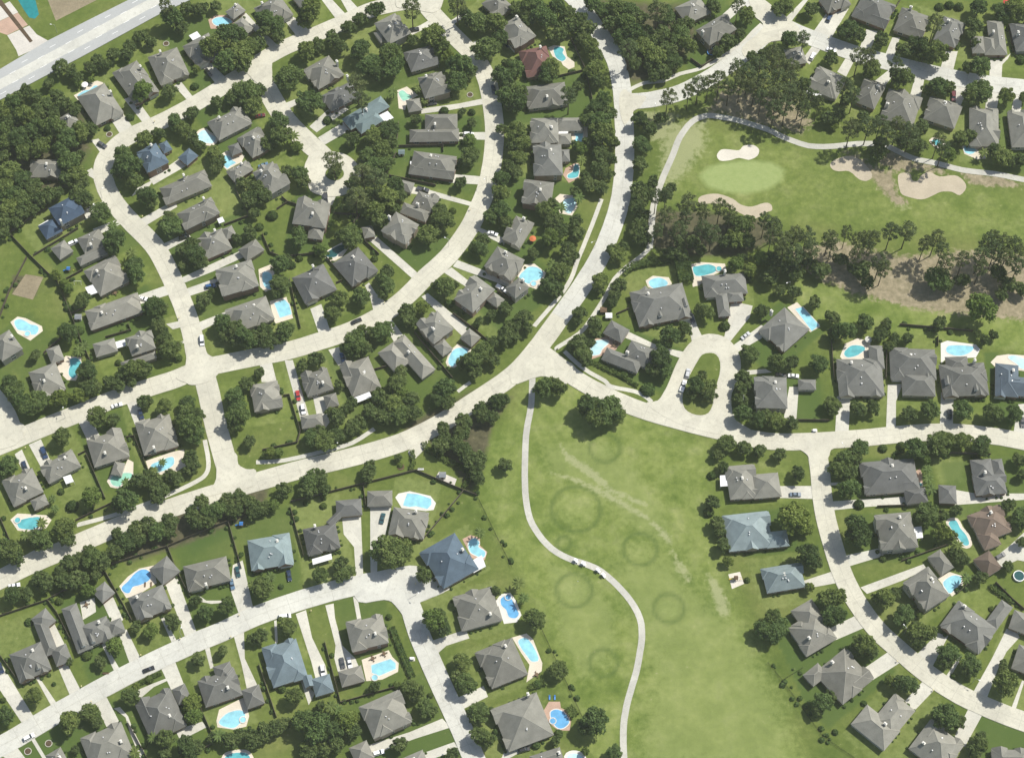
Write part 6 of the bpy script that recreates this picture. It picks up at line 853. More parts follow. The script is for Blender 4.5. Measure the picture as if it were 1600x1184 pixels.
('P',205.8,52.6,4.3,'by',0,20,30),
('P',212.4,55.0,4.3,'by',0,24,30),
('P',216.3,51.8,4.3,'by',0,26,30),
('P',221.4,58.7,3.6,'by',0,27,30),
('P',223.6,54.2,4.3,'by',0,29,30),
('P',205.4,47.3,3.6,'by',0,21,30),
('P',221.6,48.1,3.6,'by',0,28,30),
('G',204.9,30.0,7.8,'by',0,0,1),
('S',164.1,22.5,2.0,'behind',62,0,1),
('S',192.3,22.8,1.3,'behind',98,0,1),
('G',-193.5,-12.6,4.5,'before',55,0,2),
('G',-186.3,-10.1,4.1,'before',55,1,2),
('G',-175.8,-58.4,5.1,'behind',54,0,1),
('S',-184.7,-60.3,2.6,'behind',54,1,2),
('M',-151.1,-45.1,2.0,'behind',18,0,2),
('M',-148.0,-41.4,2.0,'behind',18,1,2),
('M',-162.1,-51.0,2.4,'behind',91,0,1),
('S',-190.3,-53.5,1.5,'behind',54,0,2),
('M',-192.9,-58.3,2.0,'behind',37,2,4),
('M',-191.1,-62.7,2.0,'behind',37,3,4),
('M',-195.7,-69.9,2.7,'behind',37,1,4),
('M',-201.8,-75.0,2.7,'behind',37,0,4),
('G',-46.8,-9.8,3.5,'beside',20,0,1),
('G',-102.5,-36.8,2.7,'by',1,1,3),
('G',-99.1,-36.8,2.7,'by',1,2,3),
('G',-104.6,-37.2,1.9,'by',1,0,3),
('S',-47.5,-41.5,1.2,'by',1,0,1),
('G',-99.8,-61.3,3.0,'behind',8,0,1),
('S',-79.3,-60.1,1.5,'behind',79,3,5),
('S',-79.5,-56.4,1.3,'behind',79,4,5),
('M',-13.3,-74.3,2.7,'behind',68,0,1),
('S',-91.3,-62.9,1.2,'behind',79,0,5),
('S',-86.8,-58.9,1.2,'behind',79,2,5),
('S',-90.5,-65.9,1.3,'behind',79,1,5),
('S',58.7,-5.6,3.1,'beside',39,1,2),
('S',84.6,-46.2,1.9,'behind',45,0,1),
('S',82.5,-63.2,2.2,'behind',44,0,1),
('G',89.3,-86.2,2.4,'beside',44,0,1),
('S',145.9,-59.5,2.2,'before',61,0,1),
('S',158.1,-33.5,1.9,'beside',61,0,2),
('S',166.1,-32.3,1.9,'beside',61,1,2),
('G',175.3,-39.6,2.4,'behind',61,0,1),
('M',175.4,-45.1,2.4,'behind',61,0,3),
('M',175.0,-49.5,2.7,'behind',61,1,3),
('M',175.8,-54.7,2.7,'behind',61,2,3),
('G',116.9,-69.5,7.4,'before',44,0,1),
('G',121.8,-71.1,4.0,'before',44,0,1),
('G',178.0,-74.2,4.7,'behind',69,0,1),
('M',184.7,-80.0,2.7,'behind',114,0,1),
('S',154.0,-83.9,1.5,'beside',69,0,1),
('G',-173.9,-99.5,3.3,'behind',59,0,1),
('S',-197.5,-111.7,1.8,'behind',43,0,1),
('S',-186.0,-102.6,1.7,'behind',59,0,1),
('S',-184.7,-138.1,0.9,'before',43,0,1),
('G',-160.5,-123.9,3.9,'before',59,0,1),
('S',-172.5,-126.1,2.1,'before',59,0,1),
('G',-146.8,-116.9,3.6,'before',95,0,1),
('M',-107.0,-96.5,2.0,'before',8,0,2),
('G',-151.0,-140.1,1.8,'before',94,0,1),
('S',-146.4,-136.2,1.8,'before',94,0,1),
('G',-127.7,-147.5,4.2,'beside',21,0,1),
('G',-126.7,-152.7,3.8,'beside',94,0,1),
('M',-142.5,-161.5,2.5,'behind',94,0,1),
('M',-115.9,-160.8,3.0,'behind',21,0,1),
('S',-204.3,-144.8,1.2,'beside',43,0,1),
('M',-148.9,-168.0,2.5,'beside',58,0,1),
('M',-99.2,-93.7,2.6,'before',8,1,2),
('S',-95.3,-96.2,1.2,'before',8,0,1),
('S',-92.7,-140.2,1.7,'behind',7,0,1),
('M',-72.1,-149.0,3.0,'behind',112,0,2),
('M',-69.5,-150.3,2.6,'behind',112,1,2),
('G',-66.1,-155.5,4.5,'behind',112,0,2),
('G',-63.7,-153.1,3.2,'behind',112,1,2),
('S',-46.4,-138.9,1.8,'beside',112,0,1),
('G',-31.9,-113.4,5.2,'before',105,0,1),
('S',-50.4,-109.5,1.3,'beside',78,0,1),
('S',-6.4,-158.1,1.4,'before',14,1,3),
('S',-3.2,-159.4,1.4,'before',14,2,3),
('S',-8.3,-148.9,1.4,'before',14,0,3),
('S',-32.8,-142.8,1.2,'before',112,0,1),
('M',2.6,-96.5,3.0,'behind',105,0,2),
('M',4.6,-102.8,2.6,'behind',105,1,2),
('S',10.3,-138.3,1.9,'beside',30,0,1),
('S',18.5,-158.8,1.8,'beside',85,1,2),
('S',9.5,-163.4,1.8,'beside',85,0,2),
('G',29.1,-166.6,2.0,'behind',85,0,1),
('S',97.1,-93.4,1.3,'behind',60,0,1),
('G',122.3,-97.7,2.1,'before',60,0,1),
('G',151.7,-137.8,2.9,'before',9,0,1),
('M',186.6,-94.4,2.6,'behind',106,0,1),
('S',196.8,-106.0,1.3,'behind',31,0,1),
('S',128.8,-158.1,1.3,'behind',23,0,1),
('S',141.2,-146.2,1.3,'beside',9,0,1),
('G',166.7,-109.4,1.6,'before',106,0,1),
('S',178.3,-134.8,1.3,'before',31,0,1)]
WOOD = [(167.3,112.7,4.5),(-228.4,76.8,4.3),(-159.1,1.8,4.2),(-73.6,86.1,4.4),(4.9,27.8,4.2),(-163.9,-61.7,4.0),(-184.5,-76.8,4.0),(-204.8,-85.4,4.0),(-142.6,-68.9,4.0),(-133.5,-66.0,4.0),(-42.4,-18.5,4.1),(-80.8,-49.2,4.1),(-29.9,-34.4,4.1),(-13.7,-17.8,4.1),(-97.8,-158.6,3.8),(-93.4,-157.3,3.8),(-79.6,-167.7,3.8),(-231.3,129.6,4.5),(-201.5,99.6,4.4),(22.9,180.8,4.6),(27.6,184.6,4.6),(35.2,182.7,4.6),(39.8,104.8,4.5),(47.5,185.5,4.6),(62.7,180.8,4.6),(178.9,118.9,4.5),(-196.6,90.3,4.4),(-192.9,88.6,4.4),(-167.2,0.2,4.2),(-120.9,22.2,4.2),(-118.5,88.6,4.4),(-112.8,90.3,4.4),(-60.3,77.7,4.3),(-107.3,15.9,4.2),(18.7,76.8,4.3),(24.9,61.8,4.3),(57.8,89.5,4.4),(28.5,15.1,4.2),(219.0,43.8,4.3),(-181.8,-7.1,4.2),(-154.7,-76.8,4.0),(-130.6,-68.9,4.0),(-126.0,-68.2,4.0),(-14.2,-40.4,4.1),(142.3,-46.3,4.1),(173.6,-35.9,4.1),(-111.5,-162.5,3.8),(59.9,188.4,4.6),(-209.6,90.3,4.4),(-107.5,20.6,4.2),(21.5,71.8,4.3),(56.2,84.4,4.4),(57.4,74.3,4.3),(55.9,71.0,4.3),(-147.7,-55.1,4.1),(-164.1,-82.6,4.0),(-156.3,-72.5,4.0),(-74.5,-20.8,4.1),(-74.8,-29.9,4.1),(-57.0,-11.7,4.1),(-60.2,-18.5,4.1),(-54.7,-20.8,4.1),(-18.3,-40.4,4.1),(-191.2,-96.3,4.0),(-63.5,-158.6,3.8),(-216.5,95.3,4.4),(40.0,112.7,4.5),(65.6,176.2,4.6),(73.1,170.6,4.6),(-221.0,81.9,4.3),(136.9,51.2,4.3),(-150.1,-50.7,4.1),(-168.4,-86.8,4.0),(-151.2,-70.4,4.0),(-119.2,-59.5,4.0),(-68.2,-25.4,4.1),(-43.9,-12.4,4.1),(-20.5,-23.1,4.1),(-23.1,-34.4,4.1),(-20.3,-36.6,4.1),(-69.6,-163.8,3.8),(-219.2,134.9,4.5),(-65.1,90.3,4.4),(-2.8,18.2,4.2),(155.3,52.0,4.3),(-156.1,-50.7,4.1),(-85.9,-55.1,4.1),(-21.1,-28.4,4.1),(-184.0,-95.5,4.0),(-180.6,-96.3,4.0),(71.1,179.0,4.6),(-44.3,-164.4,3.5),(-159.5,146.9,4.2),(174.0,176.4,4.2),(-215.4,90.3,4.4),(105.0,66.8,4.3),(-182.8,-87.5,4.0),(-135.9,35.9,3.9),(-84.7,177.3,4.2),(101.5,175.5,4.2),(58.4,106.8,4.1),(184.2,170.8,4.2),(218.4,184.9,4.2),(130.1,56.9,4.3),(114.7,48.7,4.3),(-177.6,-94.1,4.0),(-84.6,7.4,3.8),(170.1,-19.1,3.8),(-101.9,-119.0,3.6),(63.4,127.1,4.1),(215.5,50.3,4.3),(-55.3,50.5,3.9),(-46.3,31.1,3.9),(-60.1,-44.7,3.7),(148.0,-16.9,3.8),(-211.3,160.6,4.2),(115.9,56.9,4.3),(-32.4,82.1,4.0),(-45.6,27.1,3.9),(47.4,44.0,3.9),(186.3,117.3,4.1),(125.5,50.3,4.3),(-189.1,36.7,3.9),(121.4,53.6,4.3),(36.4,23.9,3.9),(-130.0,-60.1,3.7),(-136.1,-39.5,3.7),(-114.0,-57.9,3.7),(95.6,196.5,3.9),(126.3,194.6,3.9),(142.4,194.6,3.9),(149.7,166.4,3.8),(109.6,31.3,3.5),(-72.1,188.9,3.9),(-72.8,121.1,3.7),(-80.4,103.9,3.7),(-94.8,98.3,3.7),(-99.0,187.9,3.9),(118.7,168.3,3.8),(156.1,181.4,3.8),(241.4,190.8,3.9),(187.0,24.9,3.5),(-170.9,-22.0,3.4),(154.6,-15.9,3.4),(120.8,-46.8,3.4),(214.6,-40.8,3.4),(-126.5,-129.1,3.2),(-23.4,-168.2,3.2),(-175.7,178.5,3.8),(-147.8,194.6,3.9),(-125.8,161.8,3.8),(-133.7,108.8,3.7),(-77.4,184.2,3.9),(-91.5,173.9,3.8),(-117.5,148.1,3.8),(-20.6,109.6,3.7),(2.3,195.5,3.9),(163.6,179.5,3.8),(135.8,151.7,3.8),(188.7,127.3,3.8),(209.9,122.9,3.7),(202.8,149.9,3.8),(232.3,109.6,3.7),(-153.9,78.9,3.6),(-2.9,77.2,3.6),(-12.9,67.2,3.6),(75.5,22.5,3.5),(121.4,6.0,3.5),(-157.3,-12.9,3.5),(-70.7,-87.3,3.3),(119.5,-23.5,3.4),(199.6,-35.6,3.4),(125.5,-86.6,3.3),(207.6,-61.4,3.4),(139.8,-125.0,3.3),(200.5,-137.9,3.2),(-156.2,184.2,3.9),(-193.8,126.4,3.8),(-130.0,144.4,3.8),(-148.2,134.9,3.8),(-110.0,178.5,3.8),(-80.8,172.9,3.8),(-19.6,158.1,3.8),(-1.4,162.7,3.8),(7.7,188.9,3.9),(39.6,167.4,3.8),(40.1,153.5,3.8),(1.5,103.5,3.7),(44.9,135.4,3.8),(-178.4,63.0,3.6),(-154.0,32.9,3.5),(-117.5,71.4,3.6),(-48.4,0.5,3.5),(19.8,41.0,3.5),(29.5,30.5,3.5),(140.3,28.1,3.5),(-114.5,-4.4,3.5),(-2.7,-43.0,3.4),(87.5,-79.5,3.3),(212.7,-69.4,3.4),(-21.2,-136.5,3.2),(145.5,-125.7,3.3),(121.9,-149.8,3.2),(182.7,-166.9,3.2),(-187.0,168.3,3.8),(-154.7,194.6,3.9),(-232.4,111.4,3.7),(-116.4,182.3,3.9),(-114.6,95.7,3.7),(-1.4,106.1,3.7),(82.9,186.1,3.9),(221.0,114.9,3.7),(-227.9,71.4,3.6),(-138.0,55.6,3.6),(-154.7,24.9,3.5),(-50.6,90.7,3.6),(-33.0,73.9,3.6),(-21.5,5.2,3.5),(-15.9,1.3,3.5),(60.9,2.1,3.5),(-134.9,-19.0,3.4),(-118.8,-24.3,3.4),(-27.5,-13.7,3.5),(-4.1,-12.1,3.5),(98.5,-6.7,3.5),(98.5,-34.8,3.4),(83.8,-60.0,3.4),(85.4,-69.4,3.4),(171.0,-66.5,3.4),(-137.7,-113.4,3.3),(156.7,-100.9,3.3),(163.9,-115.5,3.3),(183.5,-133.8,3.2),(-207.2,140.8,3.8),(33.6,177.6,3.8),(0.7,117.6,3.7),(46.1,119.3,3.7),(40.4,94.8,3.7),(78.2,184.2,3.9),(57.7,163.7,3.8),(71.9,158.1,3.8),(57.3,94.8,3.7),(-147.0,62.2,3.6),(-142.9,65.5,3.6),(-151.4,17.8,3.5),(-75.9,69.7,3.6),(-72.9,66.4,3.6),(-57.5,77.2,3.6),(-69.5,10.7,3.5),(17.3,86.5,3.6),(28.7,77.2,3.6),(24.2,56.5,3.6),(99.5,-1.0,3.5),(191.6,44.2,3.6),(-8.9,-20.5,3.4),(-14.2,-49.0,3.4),(84.6,-9.8,3.5),(108.1,-20.5,3.4),(-199.3,-100.9,3.3),(-137.2,-167.5,3.2),(-38.4,-143.9,3.2),(177.6,-155.1,3.2),(192.8,-93.9,3.3),(-194.8,97.4,3.7),(-119.0,174.8,3.8),(-1.4,150.8,3.8),(-72.0,97.4,3.7),(44.4,110.5,3.7),(42.8,101.8,3.7),(35.3,96.6,3.7),(69.7,160.0,3.8),(168.7,119.3,3.7),(-222.8,77.2,3.6),(-103.2,17.0,3.5),(-60.8,20.1,3.5),(-64.0,13.0,3.5),(-71.7,12.3,3.5),(-8.3,7.5,3.5),(29.4,70.5,3.6),(157.1,45.8,3.6),(225.3,41.8,3.5),(160.6,19.4,3.5),(-134.6,-43.0,3.4),(-142.4,-73.7,3.3),(-79.4,-53.4,3.4),(-29.3,-25.8,3.4),(-11.6,-19.8,3.4),(-14.9,-44.5,3.4),(145.7,-39.3,3.4),(140.1,-41.6,3.4),(164.0,-121.6,3.3),(174.3,-129.8,3.2),(26.9,192.7,3.9),(32.3,188.9,3.9),(146.6,132.7,3.8),(59.4,67.2,3.6),(98.5,77.2,3.6),(198.9,46.6,3.6),(-179.2,-6.0,3.5),(-198.7,-75.9,3.3),(-28.6,-31.1,3.4),(98.3,-12.1,3.5),(185.2,-84.4,3.3),(-124.7,-164.9,3.2),(-107.9,-160.4,3.2),(-104.1,-160.4,3.2),(-102.7,-163.0,3.2),(-100.2,-161.0,3.2),(-90.3,-155.8,3.2),(-221.1,144.4,3.8),(-215.3,139.9,3.8),(-211.9,135.4,3.8),(35.7,119.3,3.7),(-120.0,17.0,3.5),(-2.8,32.1,3.5),(-8.4,15.4,3.5),(1.4,24.1,3.5),(61.5,91.6,3.6),(-169.0,-4.4,3.5),(-108.3,-64.3,3.4),(-64.9,-23.5,3.4),(-194.8,-93.9,3.3),(-185.8,-91.8,3.3),(-74.0,-166.2,3.2),(64.5,162.7,3.8),(-112.4,18.6,3.5),(59.0,79.7,3.6),(70.6,60.6,3.6),(75.6,60.6,3.6),(-173.2,-3.6,3.5),(-174.8,-82.3,3.3),(-109.9,-60.0,3.4),(-115.0,-63.6,3.4),(-95.5,-54.1,3.4),(-206.3,91.6,3.6),(80.8,66.4,3.6),(-148.9,-57.8,3.4),(-141.5,-49.0,3.4),(-179.8,-85.9,3.3),(-117.7,-63.6,3.4),(-105.7,-62.9,3.4),(-216.2,83.1,3.6),(95.8,66.4,3.6),(134.3,54.0,3.6),(145.9,57.3,3.6),(-137.0,141.9,3.4),(-101.8,103.7,3.3),(-23.5,97.6,3.3),(-90.8,4.6,3.1),(-61.4,-47.4,3.1),(151.9,52.4,3.6),(-162.4,124.4,3.4),(19.1,178.8,3.5),(68.9,132.9,3.4),(193.7,148.3,3.4),(140.5,20.3,3.2),(133.1,35.5,3.2),(113.6,-37.7,3.1),(-179.9,173.2,3.5),(-146.5,122.2,3.4),(104.9,-36.2,3.1),(-165.9,-129.7,2.9),(185.9,-161.6,2.9),(-226.1,148.3,3.4),(-180.4,169.5,3.4),(-55.0,120.4,3.4),(154.9,142.9,3.4),(45.2,39.5,3.2),(31.9,6.9,3.1),(-194.5,165.7,3.4),(-202.4,137.4,3.4),(162.4,132.9,3.4),(-111.6,-31.7,3.1),(-206.0,159.3,3.4),(66.6,156.5,3.4),(151.3,134.7,3.4),(215.9,39.5,3.2),(125.0,41.1,3.2),(179.8,-65.7,3.0),(-197.5,161.1,3.4),(-212.5,87.5,3.3),(36.3,20.3,3.2),(-211.5,145.6,3.4),(-164.3,-74.3,3.0),(96.8,170.6,3.1),(213.2,161.4,3.1),(237.8,144.9,3.0),(-207.2,9.4,2.8),(-141.1,197.0,3.1),(-135.1,105.7,3.0),(-47.3,177.2,3.1),(-44.1,132.3,3.0),(216.7,180.9,3.1),(-109.4,0.9,2.8),(215.4,-47.2,2.7),(-55.2,-140.3,2.6),(-170.3,176.2,3.1),(30.2,150.4,3.0),(-103.9,41.3,2.8),(9.3,61.0,2.9),(44.3,62.6,2.9),(137.8,-17.2,2.8),(208.2,-19.5,2.8),(204.7,-88.5,2.7),(-153.0,-114.6,2.6),(-117.2,-125.5,2.6),(-105.2,-120.0,2.6),(-143.3,118.0,3.0),(-122.1,97.8,3.0),(108.0,180.9,3.1),(112.7,167.9,3.1),(72.1,95.2,3.0),(227.9,109.2,3.0),(-162.6,86.9,2.9),(-57.2,40.5,2.8),(-26.2,44.6,2.8),(102.3,11.8,2.8),(102.1,-4.9,2.8),(211.9,-77.8,2.7),(-165.0,-154.9,2.6),(149.4,-102.8,2.6),(-190.5,163.2,3.1),(-117.5,95.2,3.0),(-1.4,139.5,3.0),(29.7,118.0,3.0),(64.1,98.7,3.0),(-191.6,87.7,2.9),(-33.3,44.6,2.8),(-43.5,26.1,2.8),(38.2,42.9,2.8),(44.4,36.5,2.8),(77.1,-8.7,2.8),(87.5,-37.6,2.7),(89.3,-43.5,2.7),(-139.0,-111.1,2.6),(-129.4,-103.5,2.6),(-104.0,-95.1,2.6),(-31.9,-150.3,2.6),(127.5,-144.3,2.6),(-228.8,144.9,3.0),(-197.8,112.7,3.0),(-4.4,126.9,3.0),(-125.7,18.9,2.8),(-100.4,57.7,2.9),(49.3,64.3,2.9),(166.9,18.1,2.8),(172.5,18.1,2.8),(164.5,14.2,2.8),(-136.5,-45.0,2.7),(86.6,-73.5,2.7),(186.1,-63.3,2.7),(-14.7,-153.6,2.6),(-86.4,63.4,2.9),(-65.8,22.1,2.8),(29.0,92.8,2.9),(7.0,22.9,2.8),(164.0,25.3,2.8),(-184.3,-4.1,2.8),(-81.9,-26.3,2.7),(182.9,-82.1,2.7),(187.2,-85.6,2.7),(-118.7,-160.8,2.5),(-202.7,155.9,3.0),(-216.0,152.2,3.0),(33.2,101.3,3.0),(-152.5,22.1,2.8),(-116.1,81.8,2.9),(27.1,59.3,2.9),(1.4,18.9,2.8),(26.5,14.2,2.8),(118.7,42.1,2.8),(-164.4,-2.6,2.8),(-52.7,84.3,2.9),(-110.3,17.3,2.8),(-77.5,-17.9,2.8),(-68.7,-13.3,2.8),(-71.3,-16.4,2.8),(183.0,-74.9,2.7),(-1.4,24.5,2.8),(-153.2,-47.2,2.7),(84.3,62.6,2.9),(-96.8,-56.0,2.7),(-103.2,-61.9,2.7),(-171.4,-92.3,2.6),(-6.6,-99.2,2.4),(-18.6,130.7,2.7),(-145.1,-47.2,2.7),(198.2,-130.8,2.3),(218.5,175.6,2.7),(75.1,65.9,2.9),(112.0,48.6,2.8),(82.4,0.2,2.5),(17.1,-162.7,2.3),(-123.2,68.6,2.5),(206.0,17.5,2.5),(210.4,19.9,2.5),(-74.6,-4.7,2.4),(-146.5,54.6,2.5),(-14.7,26.2,2.5),(-9.1,30.2,2.5),(28.8,27.0,2.5),(34.2,15.9,2.5),(-76.7,-148.2,2.2),(-172.9,-165.9,2.0),(102.6,58.7,2.5),(203.6,20.8,2.1),(-132.9,41.8,2.0),(-1.4,118.5,2.2),(-48.2,-38.7,1.9),(-23.2,137.3,2.1),(-178.8,-129.3,1.8)]
FENCES = [("short timber fence behind the fifth-from-top house on the ring street's inner side",[(-53.2,116.0),(-57.7,103.7)]),
("short timber fence behind the fourth-from-top house on the ring street's inner side",[(-52.5,133.0),(-53.0,120.4)]),
("plain timber fence before the fourth-from-top house on the ring street's inner side",[(-52.2,119.7),(-31.7,120.2),(-31.6,116.9)]),
("plain timber fence behind the fifth-from-top house on the ring street's inner side",[(-56.2,103.7),(-34.7,98.4)]),
("plain timber fence behind the third-from-top house on the ring street's outer side",[(28.0,180.0),(34.3,163.1),(37.8,143.8)]),
("short timber fence behind the third-from-top house on the ring street's outer side",[(21.3,158.5),(34.3,162.2)]),
("plain timber fence behind the second-from-left house on the golf-corner road's upper side",[(84.1,168.7),(89.2,164.1),(94.8,168.7)]),
("plain timber fence beside the sixth-from-left house on the upper-right street's upper side",[(236.0,188.5),(236.5,172.4)]),
("short timber fence beside the second-from-left house on the upper-right street's upper side",[(186.4,203.8),(183.6,199.0)]),
("plain timber fence behind the third-from-left house on the upper-right street's lower side",[(177.6,154.8),(170.6,134.3)]),
("long timber fence behind the fifth-from-top house on the crescent street's west side",[(-226.2,73.1),(-214.7,60.6),(-201.6,47.4),(-194.8,32.8),(-188.5,18.4),(-183.4,8.1)]),
("plain timber fence beside the leftmost house on the far-left street's upper side",[(-225.6,30.4),(-222.8,43.3),(-216.9,60.6)]),
("plain timber fence behind the second-from-top house on the crescent street's west side, rightmost",[(-214.1,61.4),(-195.4,75.6)]),
("short timber fence behind the fourth-from-top house on the crescent street's west side",[(-201.2,47.4),(-191.2,54.0)]),
("short timber fence behind the fifth-from-top house on the crescent street's west side",[(-194.1,32.0),(-188.0,35.2)]),
("plain timber fence beside the sixth-from-top house on the crescent street's west side",[(-178.1,20.0),(-167.2,23.6),(-168.9,27.2)]),
("short timber fence behind the second-from-left house on the far-left street's upper side",[(-204.3,12.1),(-197.4,20.0)]),
("plain timber fence behind the second-from-top house on the crescent street's west side, leftmost",[(-226.2,73.1),(-214.3,84.0),(-210.2,86.2)]),
("plain timber fence behind the third-from-top house on the teardrop court's west side",[(-126.1,96.8),(-118.7,82.3),(-129.9,77.3)]),
("short timber fence beside the third-from-top house on the teardrop court's west side",[(-106.5,85.7),(-101.7,89.6),(-104.7,92.5)]),
("short timber fence beside the fourth-from-top house on the teardrop court's west side",[(-101.7,89.6),(-97.2,87.9)]),
("plain timber fence behind the seventh-from-top house on the ring street's inner side",[(-80.4,83.6),(-68.7,82.8),(-71.5,78.5)]),
("plain timber fence behind the leftmost house on the lower ring's upper side",[(-112.4,73.1),(-108.2,63.1),(-103.1,60.6),(-84.6,63.1)]),
("plain timber fence beside the leftmost house on the lower ring's upper side",[(-99.0,49.9),(-92.8,24.8)]),
("short timber fence beside the second-from-left house on the lower ring's upper side, leftmost",[(-78.2,47.4),(-75.4,48.6)]),
("short timber fence beside the second-from-left house on the lower ring's upper side, rightmost",[(-66.1,68.9),(-59.5,62.2)]),
("plain timber fence beside the second-from-left house on the lower ring's upper side",[(-83.0,60.6),(-71.0,45.0)]),
("plain timber fence behind the fourth-from-left house on the lower ring's lower side",[(-42.8,22.4),(-27.8,2.7),(-25.7,0.0)]),
("plain timber fence beside the eleventh-from-top house on the ring street's outer side",[(-26.1,32.0),(-18.3,25.6),(-10.5,18.4)]),
("short timber fence beside the third-from-left house on the lower ring's lower side",[(-59.8,4.2),(-54.3,5.8)]),
("short timber fence before the tenth-from-top house on the ring street's outer side",[(-6.4,43.3),(0.0,38.5)]),
("short timber fence beside the second-from-left house on the horseshoe court's outer side",[(45.9,31.6),(51.6,34.4)]),
("plain timber fence behind the leftmost house on the right-hand road's upper side",[(139.8,23.2),(139.6,0.3)]),
("plain timber fence behind the second-from-left house on the right-hand road's upper side",[(170.3,26.4),(202.3,23.2)]),
("short timber fence behind the second-from-left house on the right-hand road's upper side",[(186.2,16.0),(186.6,20.8)]),
("plain timber fence beside the second-from-left house on the right-hand road's upper side",[(162.1,0.0),(163.9,16.8)]),
("plain timber fence behind the leftmost house on the far-left street's lower side",[(-214.8,-64.8),(-209.6,-74.9),(-204.8,-82.1)]),
("plain timber fence behind the third-from-left house on the far-left street's lower side",[(-181.3,-35.9),(-171.2,-56.7)]),
("plain timber fence beside the fourth-from-left house on the far-left street's lower side",[(-164.9,-28.4),(-161.5,-27.7),(-154.0,-44.2)]),
("short timber fence beside the second-from-left house on the far-left street's lower side",[(-184.6,-36.7),(-181.4,-34.8)]),
("long timber fence behind the fourth-from-left house on the lower-left street's upper side",[(-165.9,-86.4),(-143.3,-78.5),(-127.1,-70.6),(-111.5,-64.1)]),
("short timber fence behind the fourth-from-left house on the lower-left street's upper side",[(-143.3,-78.5),(-139.2,-88.1)]),
("plain timber fence beside the fifth-from-left house on the lower-left street's upper side",[(-118.6,-67.7),(-112.0,-88.1)]),
('plain timber fence by the boulevard',[(-183.0,-67.0),(-168.3,-58.9)]),
("plain timber fence beside the leftmost house on the lower ring's lower side",[(-98.8,-8.5),(-96.1,-8.1),(-90.5,-25.4),(-91.6,-30.7),(-106.4,-34.4)]),
('long timber fence by the boulevard',[(-93.0,-58.2),(-74.3,-53.1),(-40.7,-43.8),(-20.3,-53.1),(-14.8,-55.3)]),
("plain black iron fence behind the second-from-top house on the lower-centre street's right side",[(-14.8,-55.3),(0.0,-87.8)]),
("short timber fence beside the topmost house on the lower-centre street's right side",[(-62.9,-50.1),(-61.2,-61.1)]),
("plain timber fence beside the topmost house on the lower-centre street's right side",[(-20.3,-53.1),(-37.4,-75.7)]),
("plain timber fence beside the sixth-from-left house on the lower-left street's upper side",[(-93.2,-60.4),(-86.4,-82.8)]),
("plain timber fence behind the fourth-from-left house on the horseshoe court's outer side",[(116.8,-20.1),(136.0,-20.4)]),
("plain timber fence beside the third-from-left house on the right-hand road's lower side",[(184.0,-35.6),(203.7,-36.3)]),
("short timber fence beside the second-from-left house on the right-hand road's lower side",[(153.4,-60.4),(165.5,-60.0)]),
("plain timber fence behind the second-from-top house on the lower-right curve's right side",[(161.4,-85.0),(181.3,-77.8)]),
("long timber fence behind the second-from-left house on the lower-left street's upper side",[(-209.8,-109.2),(-190.8,-102.2),(-184.6,-98.0),(-168.2,-90.2)]),
("plain timber fence behind the second-from-left house on the lower-left street's upper side",[(-190.8,-102.2),(-186.3,-107.8),(-176.8,-124.3)]),
("plain timber fence beside the third-from-left house on the lower-left street's upper side",[(-168.3,-89.5),(-155.2,-111.3)]),
("plain timber fence beside the leftmost house on the lower-left street's upper side",[(-207.9,-125.7),(-198.1,-137.9)]),
("short timber fence beside the fourth-from-left house on the lower-left street's upper side",[(-138.5,-89.5),(-132.3,-100.8)]),
("plain timber fence beside the second-from-left house on the lower-left street's lower side",[(-153.5,-153.9),(-144.6,-168.6)]),
("plain timber fence beside the fourth-from-left house on the lower-left street's lower side",[(-127.4,-142.6),(-119.3,-159.2)]),
("short timber fence behind the third-from-left house on the lower-left street's lower side",[(-123.3,-165.7),(-119.0,-162.5)]),
("plain timber fence beside the fifth-from-left house on the lower-left street's lower side, rightmost",[(-76.2,-120.2),(-68.7,-145.9)]),
("plain timber fence beside the topmost house on the lower-centre street's left side",[(-68.7,-145.9),(-55.4,-141.9),(-45.8,-139.2)]),
("plain timber fence beside the fifth-from-left house on the lower-left street's lower side, leftmost",[(-102.4,-129.8),(-94.1,-151.9)]),
('plain black iron fence by the fairway lawn',[(12.4,-115.4),(21.3,-135.9),(28.2,-151.9)]),
("long black iron fence behind the fourth-from-left house on the lower-right curve's left side",[(103.7,-129.1),(109.1,-136.5),(123.7,-159.8),(135.8,-168.6)]),
("short black iron fence behind the third-from-left house on the lower-right curve's left side",[(109.1,-136.5),(117.9,-131.1)]),
("short timber fence behind the third-from-top house on the lower-right curve's right side",[(183.2,-99.4),(189.0,-94.5)]),
("plain timber fence behind the fourth-from-top house on the lower-right curve's right side",[(199.5,-94.5),(205.9,-102.2),(210.1,-106.4)])]
